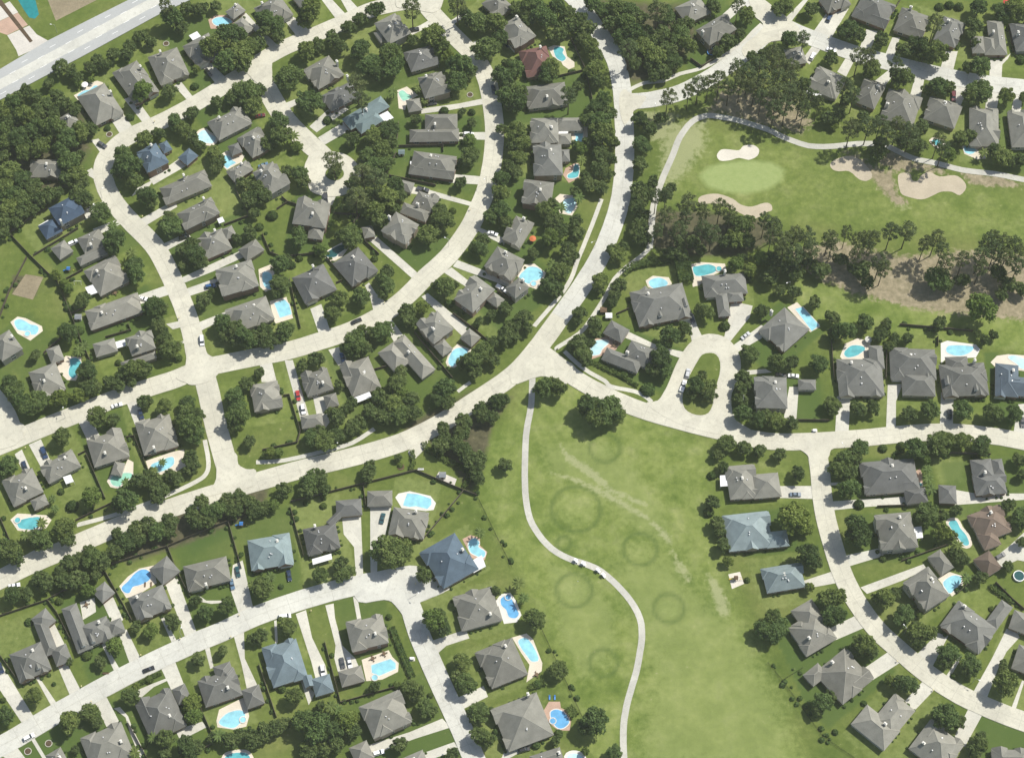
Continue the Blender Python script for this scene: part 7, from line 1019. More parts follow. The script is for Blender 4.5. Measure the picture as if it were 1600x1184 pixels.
HEDGES = [("clipped hedge behind the second-from-left house on the horseshoe court's outer side",3.0,2.2,[(49.9,52.7),(53.2,55.6),(60.8,57.7),(70.5,59.1)]),
("clipped hedge beside the second-from-left house on the horseshoe court's outer side",6.5,4.0,[(75.5,59.7),(77.2,47.4)]),
("clipped hedge beside the leftmost house on the horseshoe court's outer side, leftmost",1.6,1.3,[(27.9,10.5),(36.2,7.4),(44.5,2.7),(50.0,0.0)]),
('clipped hedge by the fairway lawn',2.0,1.5,[(-37.6,-30.7),(-36.8,-33.7),(-17.6,-44.9),(-19.9,-51.6)]),
('clipped hedge by the boulevard',1.6,1.5,[(-42.6,-34.4),(-41.8,-39.7),(-42.8,-43.4)]),
("clipped hedge beside the sixth-from-left house on the lower-left street's lower side",2.2,1.6,[(-49.0,-114.0),(-45.5,-123.0),(-40.1,-135.2)]),
("clipped hedge beside the second-from-left house on the right-hand road's lower side",1.2,1.2,[(162.3,-38.2),(162.9,-35.6),(167.1,-34.8)]),
("clipped hedge behind the fourth-from-top house on the lower-centre street's right side",2.2,1.6,[(7.1,-139.6),(13.6,-137.2)]),
("clipped hedge behind the sixth-from-top house on the lower-centre street's right side",3.4,2.2,[(22.5,-147.9),(25.3,-151.9)]),
("clipped hedge beside the leftmost house on the horseshoe court's outer side, rightmost",1.4,1.2,[(44.5,3.1),(54.7,-3.9)]),
("clipped hedge before the third-from-left house on the lower-left street's lower side",1.6,1.0,[(-150.3,-137.9),(-141.7,-133.2)]),
("clipped hedge behind the fourth-from-top house on the lower-right curve's right side",1.5,1.5,[(196.7,-95.9),(205.8,-103.6)])]
CARS = [('sedan','black',(-142.5,160.9),-54.0, "black sedan parked before the fifth-from-left house on the upper-left street's upper side"),
('suv','dark grey',(-188.7,120.5),-34.0, "dark grey suv parked beside the leftmost house on the upper-left street's upper side"),
('suv','dark blue',(-8.6,151.2),-82.0, "dark blue suv parked before the third-from-top house on the ring street's outer side"),
('suv','white',(-20.1,126.3),0.0, "white suv parked before the fourth-from-top house on the ring street's inner side"),
('sedan','charcoal',(-37.4,143.4),11.0, "charcoal sedan parked beside the third-from-top house on the ring street's inner side"),
('sedan','maroon',(-116.9,136.6),14.0, "maroon sedan parked beside the lone house on the upper-left street's lower side"),
('suv','black',(-46.5,185.6),14.0, "black suv parked before the topmost house on the ring street's inner side"),
('sedan','steel blue',(-113.9,109.4),26.0, "steel blue sedan parked beside the third-from-top house on the teardrop court's west side"),
('sedan','navy',(-2.6,177.6),-57.0, "navy sedan parked before the second-from-top house on the ring street's outer side"),
('pickup','charcoal',(-40.5,96.3),-16.0, "charcoal pickup parked before the sixth-from-top house on the ring street's inner side"),
('suv','dark blue',(151.1,192.3),65.0, "dark blue suv parked before the leftmost house on the upper-right street's upper side"),
('sedan','white',(150.8,173.9),-21.0, "white sedan parked beside the leftmost house on the upper-right street's lower side"),
('suv','white',(141.7,170.1),62.0, "white suv parked beside the leftmost house on the upper-right street's lower side"),
('pickup','maroon',(206.0,147.5),-96.0, "maroon pickup parked beside the fifth-from-left house on the upper-right street's lower side"),
('sedan','white',(-190.8,87.1),32.0, "white sedan parked before the second-from-top house on the crescent street's west side"),
('suv','black',(-147.4,71.0),23.0, "black suv parked before the third-from-top house on the crescent street's east side"),
('suv','blue',(-133.9,45.8),13.0, "blue suv parked before the fifth-from-top house on the crescent street's east side"),
('sedan','white',(-163.5,39.6),-13.0, "white sedan parked before the fifth-from-top house on the crescent street's west side"),
('van','white',(-135.7,18.5),-82.0, "white van parked before the sixth-from-top house on the crescent street's east side"),
('suv','white',(-197.1,68.1),32.0, "white suv parked behind the third-from-top house on the crescent street's west side"),
('sedan','black',(-68.4,28.2),27.0, "black sedan parked before the leftmost house on the lower ring's upper side"),
('pickup','charcoal',(-84.6,91.5),-84.0, "charcoal pickup parked before the fourth-from-top house on the teardrop court's west side"),
('sedan','white',(-8.6,73.1),-19.0, "white sedan parked beside the eighth-from-top house on the ring street's outer side"),
('pickup','white',(-4.6,44.6),-33.0, "white pickup parked beside the tenth-from-top house on the ring street's outer side"),
('sedan','blue',(-73.9,10.2),-75.0, "blue sedan parked before the third-from-left house on the lower ring's lower side"),
('sedan','silver',(102.4,20.9),41.0, "silver sedan parked before the fifth-from-left house on the horseshoe court's outer side"),
('sedan','navy',(79.2,29.7),-73.0, "navy sedan parked beside the second-from-left house on the horseshoe court's outer side"),
('suv','silver',(76.3,2.3),76.0, "silver suv parked before the leftmost house on the horseshoe court's outer side"),
('pickup','white',(74.1,-3.8),70.0, "white pickup parked before the leftmost house on the horseshoe court's outer side"),
('sedan','white',(-170.2,-13.1),19.0, "white sedan parked before the third-from-left house on the far-left street's lower side"),
('suv','navy',(-159.5,-17.4),-71.0, "navy suv parked before the fourth-from-left house on the far-left street's lower side"),
('pickup','dark blue',(-199.2,-35.6),-67.0, "dark blue pickup parked before the second-from-left house on the far-left street's lower side"),
('sedan','navy',(-206.8,-41.8),-66.0, "navy sedan parked before the leftmost house on the far-left street's lower side"),
('sedan','red',(-92.4,-8.4),-79.0, "red sedan parked beside the second-from-left house on the lower ring's lower side"),
('suv','white',(-89.9,-15.0),-79.0, "white suv parked behind the second-from-left house on the lower ring's lower side"),
('sedan','dark teal',(-54.3,-65.8),79.0, "dark teal sedan parked beside the topmost house on the lower-centre street's right side"),
('suv','navy',(188.1,-17.4),-94.0, "navy suv parked before the third-from-left house on the right-hand road's upper side"),
('sedan','slate blue',(119.4,-54.9),0.0, "slate blue sedan parked before the leftmost house on the right-hand road's lower side"),
('suv','dark grey',(202.6,-82.9),31.0, "dark grey suv parked beside the topmost house on the lower-right curve's right side"),
('sedan','charcoal',(218.9,-21.1),-92.0, "charcoal sedan parked before the fourth-from-left house on the right-hand road's upper side"),
('sedan','black',(116.7,1.6),-8.0, "black sedan parked beside the fourth-from-left house on the horseshoe court's outer side"),
('sedan','white',(122.1,1.2),-5.0, "white sedan parked behind the fourth-from-left house on the horseshoe court's outer side"),
('sedan','white',(-205.2,-95.8),12.0,'white sedan parked by the boulevard'),
('sedan','black',(-146.9,-132.0),23.0, "black sedan parked before the third-from-left house on the lower-left street's lower side"),
('suv','white',(-192.3,-160.3),30.0, "white suv parked before the leftmost house on the lower-left street's lower side"),
('sedan','dark teal',(-113.5,-89.8),-76.0, "dark teal sedan parked beside the fourth-from-left house on the lower-left street's upper side"),
('sedan','steel blue',(-115.5,-95.3),-74.0, "steel blue sedan parked beside the fourth-from-left house on the lower-left street's upper side"),
('sedan','navy',(-206.8,-131.5),-65.0, "navy sedan parked beside the leftmost house on the lower-left street's upper side"),
('van','white',(-93.0,-109.4),10.0, "white van parked before the fifth-from-left house on the lower-left street's lower side"),
('suv','white',(-76.5,-132.4),-79.0, "white suv parked beside the fifth-from-left house on the lower-left street's lower side"),
('sedan','dark grey',(-68.7,-129.3),-77.0, "dark grey sedan parked beside the sixth-from-left house on the lower-left street's lower side"),
('sedan','white',(-65.8,-129.1),-77.0, "white sedan parked behind the sixth-from-left house on the lower-left street's lower side"),
('suv','white',(-53.0,-166.6),18.0, "white suv parked beside the topmost house on the lower-centre street's left side"),
('sedan','navy',(-92.1,-91.5),-79.0, "navy sedan parked before the fifth-from-left house on the lower-left street's upper side"),
('suv','black',(4.8,-165.3),16.0, "black suv parked before the sixth-from-top house on the lower-centre street's right side")]
CARTS = [((26.5,-85.0),-34),((29.6,-86.4),-26),((35.6,-89.3),-34),((37.8,-91.4),-46)]
MAILBOXES = [((-173.3,-139.2), "pale kerbside mailbox before the second-from-left house on the lower-left street's upper side, leftmost"),
((-150.5,-126.0), "pale kerbside mailbox before the second-from-left house on the lower-left street's upper side, rightmost"),
((-168.8,-145.6), "pale kerbside mailbox before the second-from-left house on the lower-left street's lower side"),
((-135.1,-119.0), "pale kerbside mailbox before the third-from-left house on the lower-left street's upper side"),
((-114.5,-118.2), "pale kerbside mailbox before the fourth-from-left house on the lower-left street's lower side"),
((-111.7,-108.8), "pale kerbside mailbox before the fourth-from-left house on the lower-left street's upper side"),
((-82.3,-106.9), "pale kerbside mailbox before the fifth-from-left house on the lower-left street's lower side"),
((-39.7,-95.2), "pale kerbside mailbox before the second-from-top house on the lower-centre street's right side"),
((-34.2,-118.2), "pale kerbside mailbox before the third-from-top house on the lower-centre street's right side"),
((-166.9,81.9), "pale kerbside mailbox before the second-from-top house on the crescent street's east side"),
((-146.6,29.8), "pale kerbside mailbox before the sixth-from-top house on the crescent street's west side"),
((-56.3,37.4), "pale kerbside mailbox before the second-from-left house on the lower ring's upper side"),
((-19.0,85.5), "pale kerbside mailbox beside the sixth-from-top house on the ring street's inner side"),
((133.8,-57.2), "pale kerbside mailbox before the second-from-left house on the right-hand road's lower side"),
((-165.6,133.4), "pale kerbside mailbox before the third-from-left house on the upper-left street's upper side"),
((220.1,156.9), "pale kerbside mailbox before the fifth-from-left house on the upper-right street's upper side"),
((150.0,180.8), "pale kerbside mailbox before the leftmost house on the upper-right street's upper side"),
((156.0,-128.6), "pale kerbside mailbox before the fourth-from-left house on the lower-right curve's left side"),
((169.4,-140.8), "pale kerbside mailbox before the fifth-from-left house on the lower-right curve's left side"),
((-207.3,-33.3), "pale kerbside mailbox before the second-from-left house on the far-left street's lower side")]
LAMPS = [((160.1,-116.4), "slim street lamp before the third-from-top house on the lower-right curve's right side"),
((185.6,-137.6), "slim street lamp before the fourth-from-top house on the lower-right curve's right side"),
((-31.6,-12.7),'slim street lamp by the boulevard, second-from-left'),
((-75.6,-32.5),'slim street lamp by the boulevard, leftmost'),
((-216.0,184.3),'slim street lamp by the four-lane highway'),
((99.0,-13.1), "slim street lamp before the fourth-from-left house on the horseshoe court's outer side"),
((-28.3,66.7), "slim street lamp before the seventh-from-top house on the ring street's inner side"),
((-186.2,92.2), "slim street lamp before the second-from-top house on the crescent street's west side"),
((-11.7,100.0), "slim street lamp before the seventh-from-top house on the ring street's outer side"),
((-191.9,-18.8), "slim street lamp before the second-from-left house on the far-left street's upper side"),
((-39.4,-99.8), "slim street lamp before the second-from-top house on the lower-centre street's right side"),
((122.9,44.9), "slim street lamp behind the fifth-from-left house on the horseshoe court's outer side"),
((141.0,-35.1), "slim street lamp before the second-from-left house on the right-hand road's lower side"),
((66.1,137.7),'slim street lamp by the boulevard, rightmost'),
((37.2,65.9),'slim street lamp by the boulevard, third-from-left'),
((-134.6,-117.9), "slim street lamp before the third-from-left house on the lower-left street's upper side")]
EXTRAS = [('patio_umbrella','white',(-199.6,153.2), "white patio umbrella behind the second-from-left house on the upper-left street's upper side"),
('patio_umbrella','red',(236.1,201.0), "red patio umbrella behind the sixth-from-left house on the upper-right street's upper side"),
('patio_umbrella','orange',(9.3,69.6), "orange patio umbrella beside the eighth-from-top house on the ring street's outer side"),
('patio_umbrella','cream',(155.8,18.4), "cream patio umbrella behind the leftmost house on the right-hand road's upper side"),
('trampoline','blue',(94.1,172.8), "blue round trampoline behind the second-from-left house on the golf-corner road's upper side"),
('round_pool','blue',(209.5,-91.7), "blue above-ground pool beside the topmost house on the lower-right curve's right side"),
('playset','blue',(-197.4,54.1), "blue playset with slide behind the third-from-top house on the crescent street's west side"),
('playset','timber',(92.4,-92.9), "timber playset with slide behind the second-from-left house on the lower-right curve's left side"),
('playset','blue',(-113.1,-68.8), "blue playset with slide behind the fifth-from-left house on the lower-left street's upper side"),
('planter_ring','pale stone',(-192.2,-165.8), "pale stone planter ring before the leftmost house on the lower-left street's lower side, leftmost"),
('planter_ring','pale stone',(-184.3,-162.6), "pale stone planter ring before the leftmost house on the lower-left street's lower side, rightmost"),
('planter_ring','pale stone',(-186.0,126.6), "pale stone planter ring before the second-from-left house on the upper-left street's upper side"),
('planter_ring','dark',(-47.2,-41.9),'dark planter ring by the boulevard'),
('planter_ring','pale stone',(-163.7,177.9), "pale stone planter ring behind the fourth-from-left house on the upper-left street's upper side"),
('planter_ring','pale stone',(-19.6,148.7), "pale stone planter ring before the third-from-top house on the ring street's inner side"),
('garden_shed','blue',(-50.7,115.9), "blue garden shed behind the fifth-from-top house on the ring street's inner side"),
('garden_shed','steel',(-190.8,29.8), "steel garden shed behind the fifth-from-top house on the crescent street's west side"),
('garden_shed','white',(42.6,30.4), "white garden shed beside the second-from-left house on the horseshoe court's outer side"),
('garden_shed','brown',(40.3,33.3),'brown garden shed by the boulevard'),
('garden_shed','grey',(-29.4,-46.3),'grey garden shed by the fairway lawn'),
('park_bench','white',(-38.7,-43.2),'white bench by the boulevard'),
('park_bench','brown',(-164.2,-133.6), "brown bench before the second-from-left house on the lower-left street's upper side"),
('utility_box','white',(129.6,-25.1), "white utility box behind the fourth-from-left house on the horseshoe court's outer side"),
('utility_box','white',(-40.5,-127.4), "white utility box beside the sixth-from-left house on the lower-left street's lower side"),
('sun_lounger','blue',(15.1,-143.7), "blue sun lounger behind the fifth-from-top house on the lower-centre street's right side, leftmost"),
('sun_lounger','blue',(17.2,-143.7), "blue sun lounger behind the fifth-from-top house on the lower-centre street's right side, rightmost"),
('sun_lounger','dark',(-151.4,-95.3), "dark sun lounger behind the third-from-left house on the lower-left street's upper side, leftmost"),
('sun_lounger','dark',(-148.9,-95.2), "dark sun lounger behind the third-from-left house on the lower-left street's upper side, rightmost"),
('flagstick','white',(26.8,-94.5),'white golf flagstick by the fairway lawn'),
('swing_frame','white',(-192.9,47.7), "white swing frame behind the fourth-from-top house on the crescent street's west side"),
('patio_table','dark',(10.0,-134.1), "dark patio table behind the fourth-from-top house on the lower-centre street's right side"),
('patio_table','dark',(-56.4,-127.3), "dark patio table behind the sixth-from-left house on the lower-left street's lower side, leftmost"),
('patio_table','dark',(-51.9,-125.3), "dark patio table behind the sixth-from-left house on the lower-left street's lower side, rightmost"),
('patio_table','dark',(-174.7,-104.2), "dark patio table behind the second-from-left house on the lower-left street's upper side"),
('patio_table','dark',(-175.8,42.5), "dark patio table beside the fourth-from-top house on the crescent street's west side"),
('patio_table','dark',(44.8,16.4), "dark patio table behind the leftmost house on the horseshoe court's outer side")]
# ---------------------------------------------------------------- materials
def newmat(name):
    m=bpy.data.materials.new(name);m.use_nodes=True
    n=m.node_tree.nodes;return m,n,m.node_tree.links,n['Principled BSDF']
def noise(n,l,scale,detail=4,rough=.55,vec=None):
    t=n.new('ShaderNodeTexNoise');t.inputs['Scale'].default_value=scale;t.inputs['Detail'].default_value=detail;t.inputs['Roughness'].default_value=rough
    if vec is None:
        g=n.new('ShaderNodeNewGeometry');vec=g.outputs['Position']
    l.new(vec,t.inputs['Vector']);return t.outputs['Fac']
def ramp(n,l,fac,stops):
    r=n.new('ShaderNodeValToRGB');e=r.color_ramp.elements
    while len(e)<len(stops): e.new(.5)
    for k,(p,c) in enumerate(stops): e[k].position=p;e[k].color=(*c,1)
    l.new(fac,r.inputs['Fac']);return r.outputs['Color']
def mix(n,l,fac,a,b,mode='MIX'):
    m=n.new('ShaderNodeMix');m.data_type='RGBA';m.blend_type=mode
    for sock,v in ((m.inputs['Factor'],fac),(m.inputs['A'],a),(m.inputs['B'],b)):
        if isinstance(v,bpy.types.NodeSocket): l.new(v,sock)
        elif isinstance(v,(tuple,list)): sock.default_value=(*v,1)
        else: sock.default_value=v
    return m.outputs['Result']
def mul(c,k): return tuple(x*k for x in c)
def speckle(name,col,rough=.9,lo=.8,hi=1.15,scales=(.15,1.7),spec=.2,objvar=0,bump=0):
    m,n,l,b=newmat(name)
    a=noise(n,l,scales[0],3);c=ramp(n,l,a,[(.3,mul(col,lo)),(.7,mul(col,hi))])
    a2=noise(n,l,scales[1],4,.7);c2=ramp(n,l,a2,[(.3,(lo,)*3),(.7,(hi,)*3)])
    c=mix(n,l,1.0,c,c2,'MULTIPLY')
    if objvar:
        o=n.new('ShaderNodeObjectInfo');c3=ramp(n,l,o.outputs['Random'],[(0,(1-objvar,)*3),(1,(1+objvar,)*3)])
        c=mix(n,l,1.0,c,c3,'MULTIPLY')
    l.new(c,b.inputs['Base Color']);b.inputs['Roughness'].default_value=rough;b.inputs['Specular IOR Level'].default_value=spec
    return m
def plain(name,col,rough=.6,spec=.4,metal=0):
    m,n,l,b=newmat(name);b.inputs['Base Color'].default_value=(*col,1);b.inputs['Roughness'].default_value=rough
    b.inputs['Specular IOR Level'].default_value=spec;b.inputs['Metallic'].default_value=metal;return m
def roadmat(name,c):
    # concrete with slab-to-slab tone, stains, hairline cracks and worn patches
    m,n,l,b=newmat(name);a=noise(n,l,.06,4,.6);k=ramp(n,l,a,[(.3,mul(c,.88)),(.7,mul(c,1.08))])
    s=noise(n,l,.55,5,.7);k=mix(n,l,1.0,k,ramp(n,l,s,[(.28,(.8,.79,.77)),(.45,(1,)*3),(.75,(1.06,)*3)]),'MULTIPLY')
    g=n.new('ShaderNodeNewGeometry');v=n.new('ShaderNodeTexVoronoi');v.inputs['Scale'].default_value=.17;l.new(g.outputs['Position'],v.inputs['Vector'])
    sp=n.new('ShaderNodeSeparateColor');l.new(v.outputs['Color'],sp.inputs['Color'])
    k=mix(n,l,1.0,k,ramp(n,l,sp.outputs['Red'],[(0,(.93,.93,.93)),(1,(1.05,1.05,1.04))]),'MULTIPLY')
    f=noise(n,l,2.4,3,.7);k=mix(n,l,1.0,k,ramp(n,l,f,[(.25,(.88,)*3),(.75,(1.08,)*3)]),'MULTIPLY')
    l.new(k,b.inputs['Base Color']);b.inputs['Roughness'].default_value=.9;b.inputs['Specular IOR Level'].default_value=.15;return m
M={}
ROOFC={'grey':(.196,.192,.166),'warm grey':(.222,.215,.184),'cool grey':(.165,.165,.15),'dark grey':(.13,.131,.124),'blue':(.08,.112,.145),'navy':(.048,.073,.112),
'teal':(.14,.185,.19),'light teal':(.205,.25,.255),'grey teal':(.19,.24,.245),'slate teal':(.14,.18,.2),'slate blue':(.095,.12,.145),'brown':(.15,.115,.09),'brown red':(.16,.085,.075)}
for k,c in ROOFC.items():
    M['roof '+k]=speckle('shingles '+k,c,.85,.86,1.12,(.3,3.2),.25,.17)
    M['ridge '+k]=plain('ridge cap '+k,mul(c,1.22),.85,.2)
WALLC=[(.3,.22,.17),(.38,.33,.27),(.26,.17,.13),(.45,.42,.37),(.33,.27,.2)]
for i,c in enumerate(WALLC): M['wall%d'%i]=speckle('brick %d'%i,c,.9,.85,1.1,(.4,3))
M['trim']=plain('cream trim',(.62,.6,.54),.6)
M['white']=plain('white paint',(.8,.8,.78),.5)
M['tin']=plain('pale metal roofing',(.66,.66,.65),.45)
M['glass']=plain('window glass',(.03,.04,.05),.08,.6)
M['door']=plain('painted door',(.14,.06,.04),.5)
M['garagedoor']=plain('garage door',(.62,.6,.55),.55)
M['vent']=plain('galvanised vent',(.75,.75,.75),.3,.5,.3)
M['road']=roadmat('concrete road',(.52,.5,.415))
M['pale road']=roadmat('newer concrete road',(.52,.515,.465))
M['drive']=roadmat('concrete driveway',(.52,.505,.44))
M['asphalt']=speckle('highway concrete',(.37,.378,.37),.9,.93,1.05,(.05,1.2))
M['kerb']=speckle('kerb concrete',(.48,.46,.4),.9,.9,1.05,(.3,2))
M['joint']=plain('joint filler',(.31,.295,.25),.9,.1)
M['lane']=plain('lane paint',(.78,.78,.76),.7)
M['cartpath']=roadmat('cart path concrete',(.45,.44,.39))
M['sand']=speckle('white sand',(.6,.56,.48),.95,.9,1.06,(.15,1.5),.1)
M['tan sand']=speckle('tan sand',(.42,.365,.275),.95,.9,1.08,(.12,1.2),.1)
M['apron']=speckle('pale paving',(.52,.49,.44),.9,.88,1.08,(.15,1.4))
M['brick']=speckle('brick paving',(.42,.29,.22),.9,.88,1.1,(.2,2))
M['cream']=speckle('pool deck',(.6,.54,.44),.85,.92,1.06,(.2,2))
M['deckwhite']=speckle('white pool deck',(.62,.6,.55),.8,.94,1.04,(.2,2))
M['soil']=speckle('bare soil',(.25,.21,.14),.95,.8,1.15,(.1,.9),.1)
M['mulch']=speckle('mulch',(.1,.07,.045),.95,.7,1.2,(.3,2),.1)
M['fence']=speckle('weathered boards',(.11,.095,.07),.9,.75,1.2,(.3,3),.1,.15)
M['timber']=speckle('timber',(.16,.11,.07),.9,.8,1.15,(.4,3),.1)
M['trunk']=speckle('bark',(.085,.066,.048),.95,.7,1.25,(.8,5),.1)
M['dark']=plain('black rubber',(.012,.012,.012),.8,.2)
M['steel']=plain('grey steel',(.35,.36,.37),.4,.5,.4)
M['lamp']=plain('lamp lens',(.75,.75,.72),.15,.6)
M['red']=plain('red canvas',(.45,.05,.04),.7)
M['orange']=plain('orange canvas',(.5,.14,.05),.7)
M['bluep']=plain('blue plastic',(.05,.2,.5),.5)
M['yellow']=plain('yellow plastic',(.6,.45,.06),.5)
for k,c in {'cyan':(.25,.52,.6),'pale':(.42,.63,.67),'teal':(.1,.36,.39),'green':(.25,.5,.38),'dark':(.02,.075,.08),'blue':(.12,.33,.56),'pond':(.02,.19,.2)}.items():
    m,n,l,b=newmat('water '+k);a=noise(n,l,.35,2);l.new(ramp(n,l,a,[(.3,mul(c,.85)),(.7,mul(c,1.2))]),b.inputs['Base Color'])
    b.inputs['Roughness'].default_value=.06;b.inputs['IOR'].default_value=1.33
    w=noise(n,l,2.2,2);bp=n.new('ShaderNodeBump');bp.inputs['Strength'].default_value=.12;bp.inputs['Distance'].default_value=.1;l.new(w,bp.inputs['Height']);l.new(bp.outputs['Normal'],b.inputs['Normal'])
    M['water '+k]=m
CARC={'black':(.012,.012,.014),'charcoal':(.05,.05,.055),'dark grey':(.07,.07,.075),'white':(.78,.78,.77),'silver':(.5,.51,.52),'navy':(.02,.035,.075),'dark blue':(.025,.05,.11),'blue':(.03,.09,.22),'steel blue':(.1,.17,.25),'slate blue':(.13,.17,.22),'maroon':(.12,.02,.025),'red':(.4,.03,.025),'dark teal':(.02,.07,.08)}
for k,c in CARC.items():
    M['car '+k]=plain('car paint '+k,c,.25,.5);M['car '+k].node_tree.nodes['Principled BSDF'].inputs['Coat Weight'].default_value=.6
def leafshader(n,l,b,c):
    l.new(c,b.inputs['Base Color']);b.inputs['Roughness'].default_value=.7;b.inputs['Specular IOR Level'].default_value=.2
    t=n.new('ShaderNodeBsdfTranslucent');l.new(mix(n,l,1.0,c,(1.15,1.2,.7),'MULTIPLY'),t.inputs['Color'])
    x=n.new('ShaderNodeMixShader');x.inputs[0].default_value=.32;l.new(b.outputs[0],x.inputs[1]);l.new(t.outputs[0],x.inputs[2]);l.new(x.outputs[0],n['Material Output'].inputs['Surface'])
def leafmat(name,dark,light,var):
    m,n,l,b=newmat(name)
    g=n.new('ShaderNodeTexCoord');a=noise(n,l,.55,3,.6,g.outputs['Object'])
    c=ramp(n,l,a,[(.32,dark),(.68,light)])
    o=n.new('ShaderNodeObjectInfo')
    c3=ramp(n,l,o.outputs['Random'],[(0,(1-var,1-var*.85,1-var*.9)),(.35,(.92,1,.95)),(.7,(1.05,1,.9)),(1,(1+var*1.1,1+var*.75,1+var*.2))])
    leafshader(n,l,b,mix(n,l,1.0,c,c3,'MULTIPLY'))
    return m
M['oak']=leafmat('oak leaves',(.072,.114,.036),(.172,.23,.076),.38)
M['ash']=leafmat('ash leaves',(.11,.16,.035),(.2,.26,.07),.2)
M['pine']=leafmat('pine needles',(.08,.112,.046),(.165,.2,.085),.2)
M['shrub']=leafmat('shrub leaves',(.05,.085,.022),(.11,.16,.045),.35)
M['palm']=leafmat('palm fronds',(.09,.13,.035),(.17,.22,.07),.2)
# ground: turf whose worn, bare and mown patches come from a surveyed attribute
m,n,l,b=newmat('turf')
at=n.new('ShaderNodeAttribute');at.attribute_name='tone';sx=n.new('ShaderNodeSeparateColor');l.new(at.outputs['Color'],sx.inputs['Color'])
at2=n.new('ShaderNodeAttribute');at2.attribute_name='tone2';sy=n.new('ShaderNodeSeparateColor');l.new(at2.outputs['Color'],sy.inputs['Color'])
n1=noise(n,l,.035,5,.6);n2=noise(n,l,.4,5,.65);n3=noise(n,l,2.6,3,.7);n4=noise(n,l,.11,4,.6)
lawn=ramp(n,l,n1,[(.3,(.078,.115,.023)),(.5,(.11,.145,.033)),(.7,(.158,.18,.054))])
lawn=mix(n,l,1.0,lawn,ramp(n,l,n2,[(.25,(.75,.78,.75)),(.75,(1.22,1.18,1.2))]),'MULTIPLY')
fair=ramp(n,l,n4,[(.28,(.104,.148,.03)),(.42,(.138,.183,.042)),(.56,(.176,.218,.06)),(.74,(.228,.256,.094))])
fair=mix(n,l,1.0,fair,ramp(n,l,n2,[(.25,(.74,.78,.74)),(.75,(1.22,1.18,1.2))]),'MULTIPLY')
n5=noise(n,l,.045,3,.55);fair=mix(n,l,1.0,fair,ramp(n,l,n5,[(.33,(.78,.84,.72)),(.62,(1.12,1.08,1.14))]),'MULTIPLY')
def msk(sock,amt):   # roughen the patch edge with turf noise
    a=n.new('ShaderNodeMath');a.operation='MULTIPLY_ADD';l.new(n2,a.inputs[0]);a.inputs[1].default_value=amt;a.inputs[2].default_value=-amt*.5
    s=n.new('ShaderNodeMath');s.operation='ADD';l.new(sock,s.inputs[0]);l.new(a.outputs[0],s.inputs[1])
    r=n.new('ShaderNodeMapRange');r.inputs['From Min'].default_value=.3;r.inputs['From Max'].default_value=.7;l.new(s.outputs[0],r.inputs['Value']);return r.outputs['Result']
c=mix(n,l,msk(sx.outputs['Red'],.3),lawn,fair)
pl=n.new('ShaderNodeMath');pl.operation='MULTIPLY';l.new(msk(sy.outputs['Red'],.9),pl.inputs[0]);pl.inputs[1].default_value=.42
c=mix(n,l,pl.outputs[0],c,(.225,.262,.092))
c=mix(n,l,msk(sx.outputs['Blue'],.15),c,ramp(n,l,n2,[(.3,(.225,.285,.1)),(.7,(.275,.325,.125))]))
c=mix(n,l,sy.outputs['Blue'],c,(.065,.105,.026))
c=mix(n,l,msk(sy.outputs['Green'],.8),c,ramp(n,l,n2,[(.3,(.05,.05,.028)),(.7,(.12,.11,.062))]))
dr=n.new('ShaderNodeMath');dr.operation='MULTIPLY';l.new(msk(at.outputs['Alpha'],1.6),dr.inputs[0]);dr.inputs[1].default_value=.7
c=mix(n,l,dr.outputs[0],c,(.31,.32,.17))
c=mix(n,l,msk(sx.outputs['Green'],2.0),c,ramp(n,l,n2,[(.25,(.15,.135,.08)),(.5,(.245,.21,.135)),(.75,(.37,.315,.215))]))
c=mix(n,l,1.0,c,ramp(n,l,n3,[(.25,(.82,.84,.82)),(.75,(1.14,1.12,1.14))]),'MULTIPLY')
l.new(c,b.inputs['Base Color']);b.inputs['Roughness'].default_value=.95;b.inputs['Specular IOR Level'].default_value=.1
M['turf']=m
# ---------------------------------------------------------------- object helpers
def obj(name,me,parent=None,loc=(0,0,0),rz=0):
    o=bpy.data.objects.new(name,me);COL.objects.link(o);o.location=loc;o.rotation_euler=(0,0,rz)
    if parent is not None: o.parent=parent
    return o
def mesh(name,v,f,mats,idx=None,smooth=False):
    me=bpy.data.meshes.new(name);me.from_pydata([tuple(p) for p in v],[],[tuple(q) for q in f])
    for q in (mats if isinstance(mats,(list,tuple)) else [mats]): me.materials.append(q)
    if idx is not None: me.polygons.foreach_set('material_index',idx)
    if smooth: me.polygons.foreach_set('use_smooth',[True]*len(f))
    me.update();return me
def tag(o,label,cat,group=None):
    o['label']=label;o['category']=cat
    if group:o['group']=group
    return o
def thing(name,label,cat,loc,rz=0,group=None): return tag(obj(name,None,None,loc,rz),label,cat,group)
def struct(name,me,kind='structure'):
    o=obj(name,me);o['kind']=kind;return o
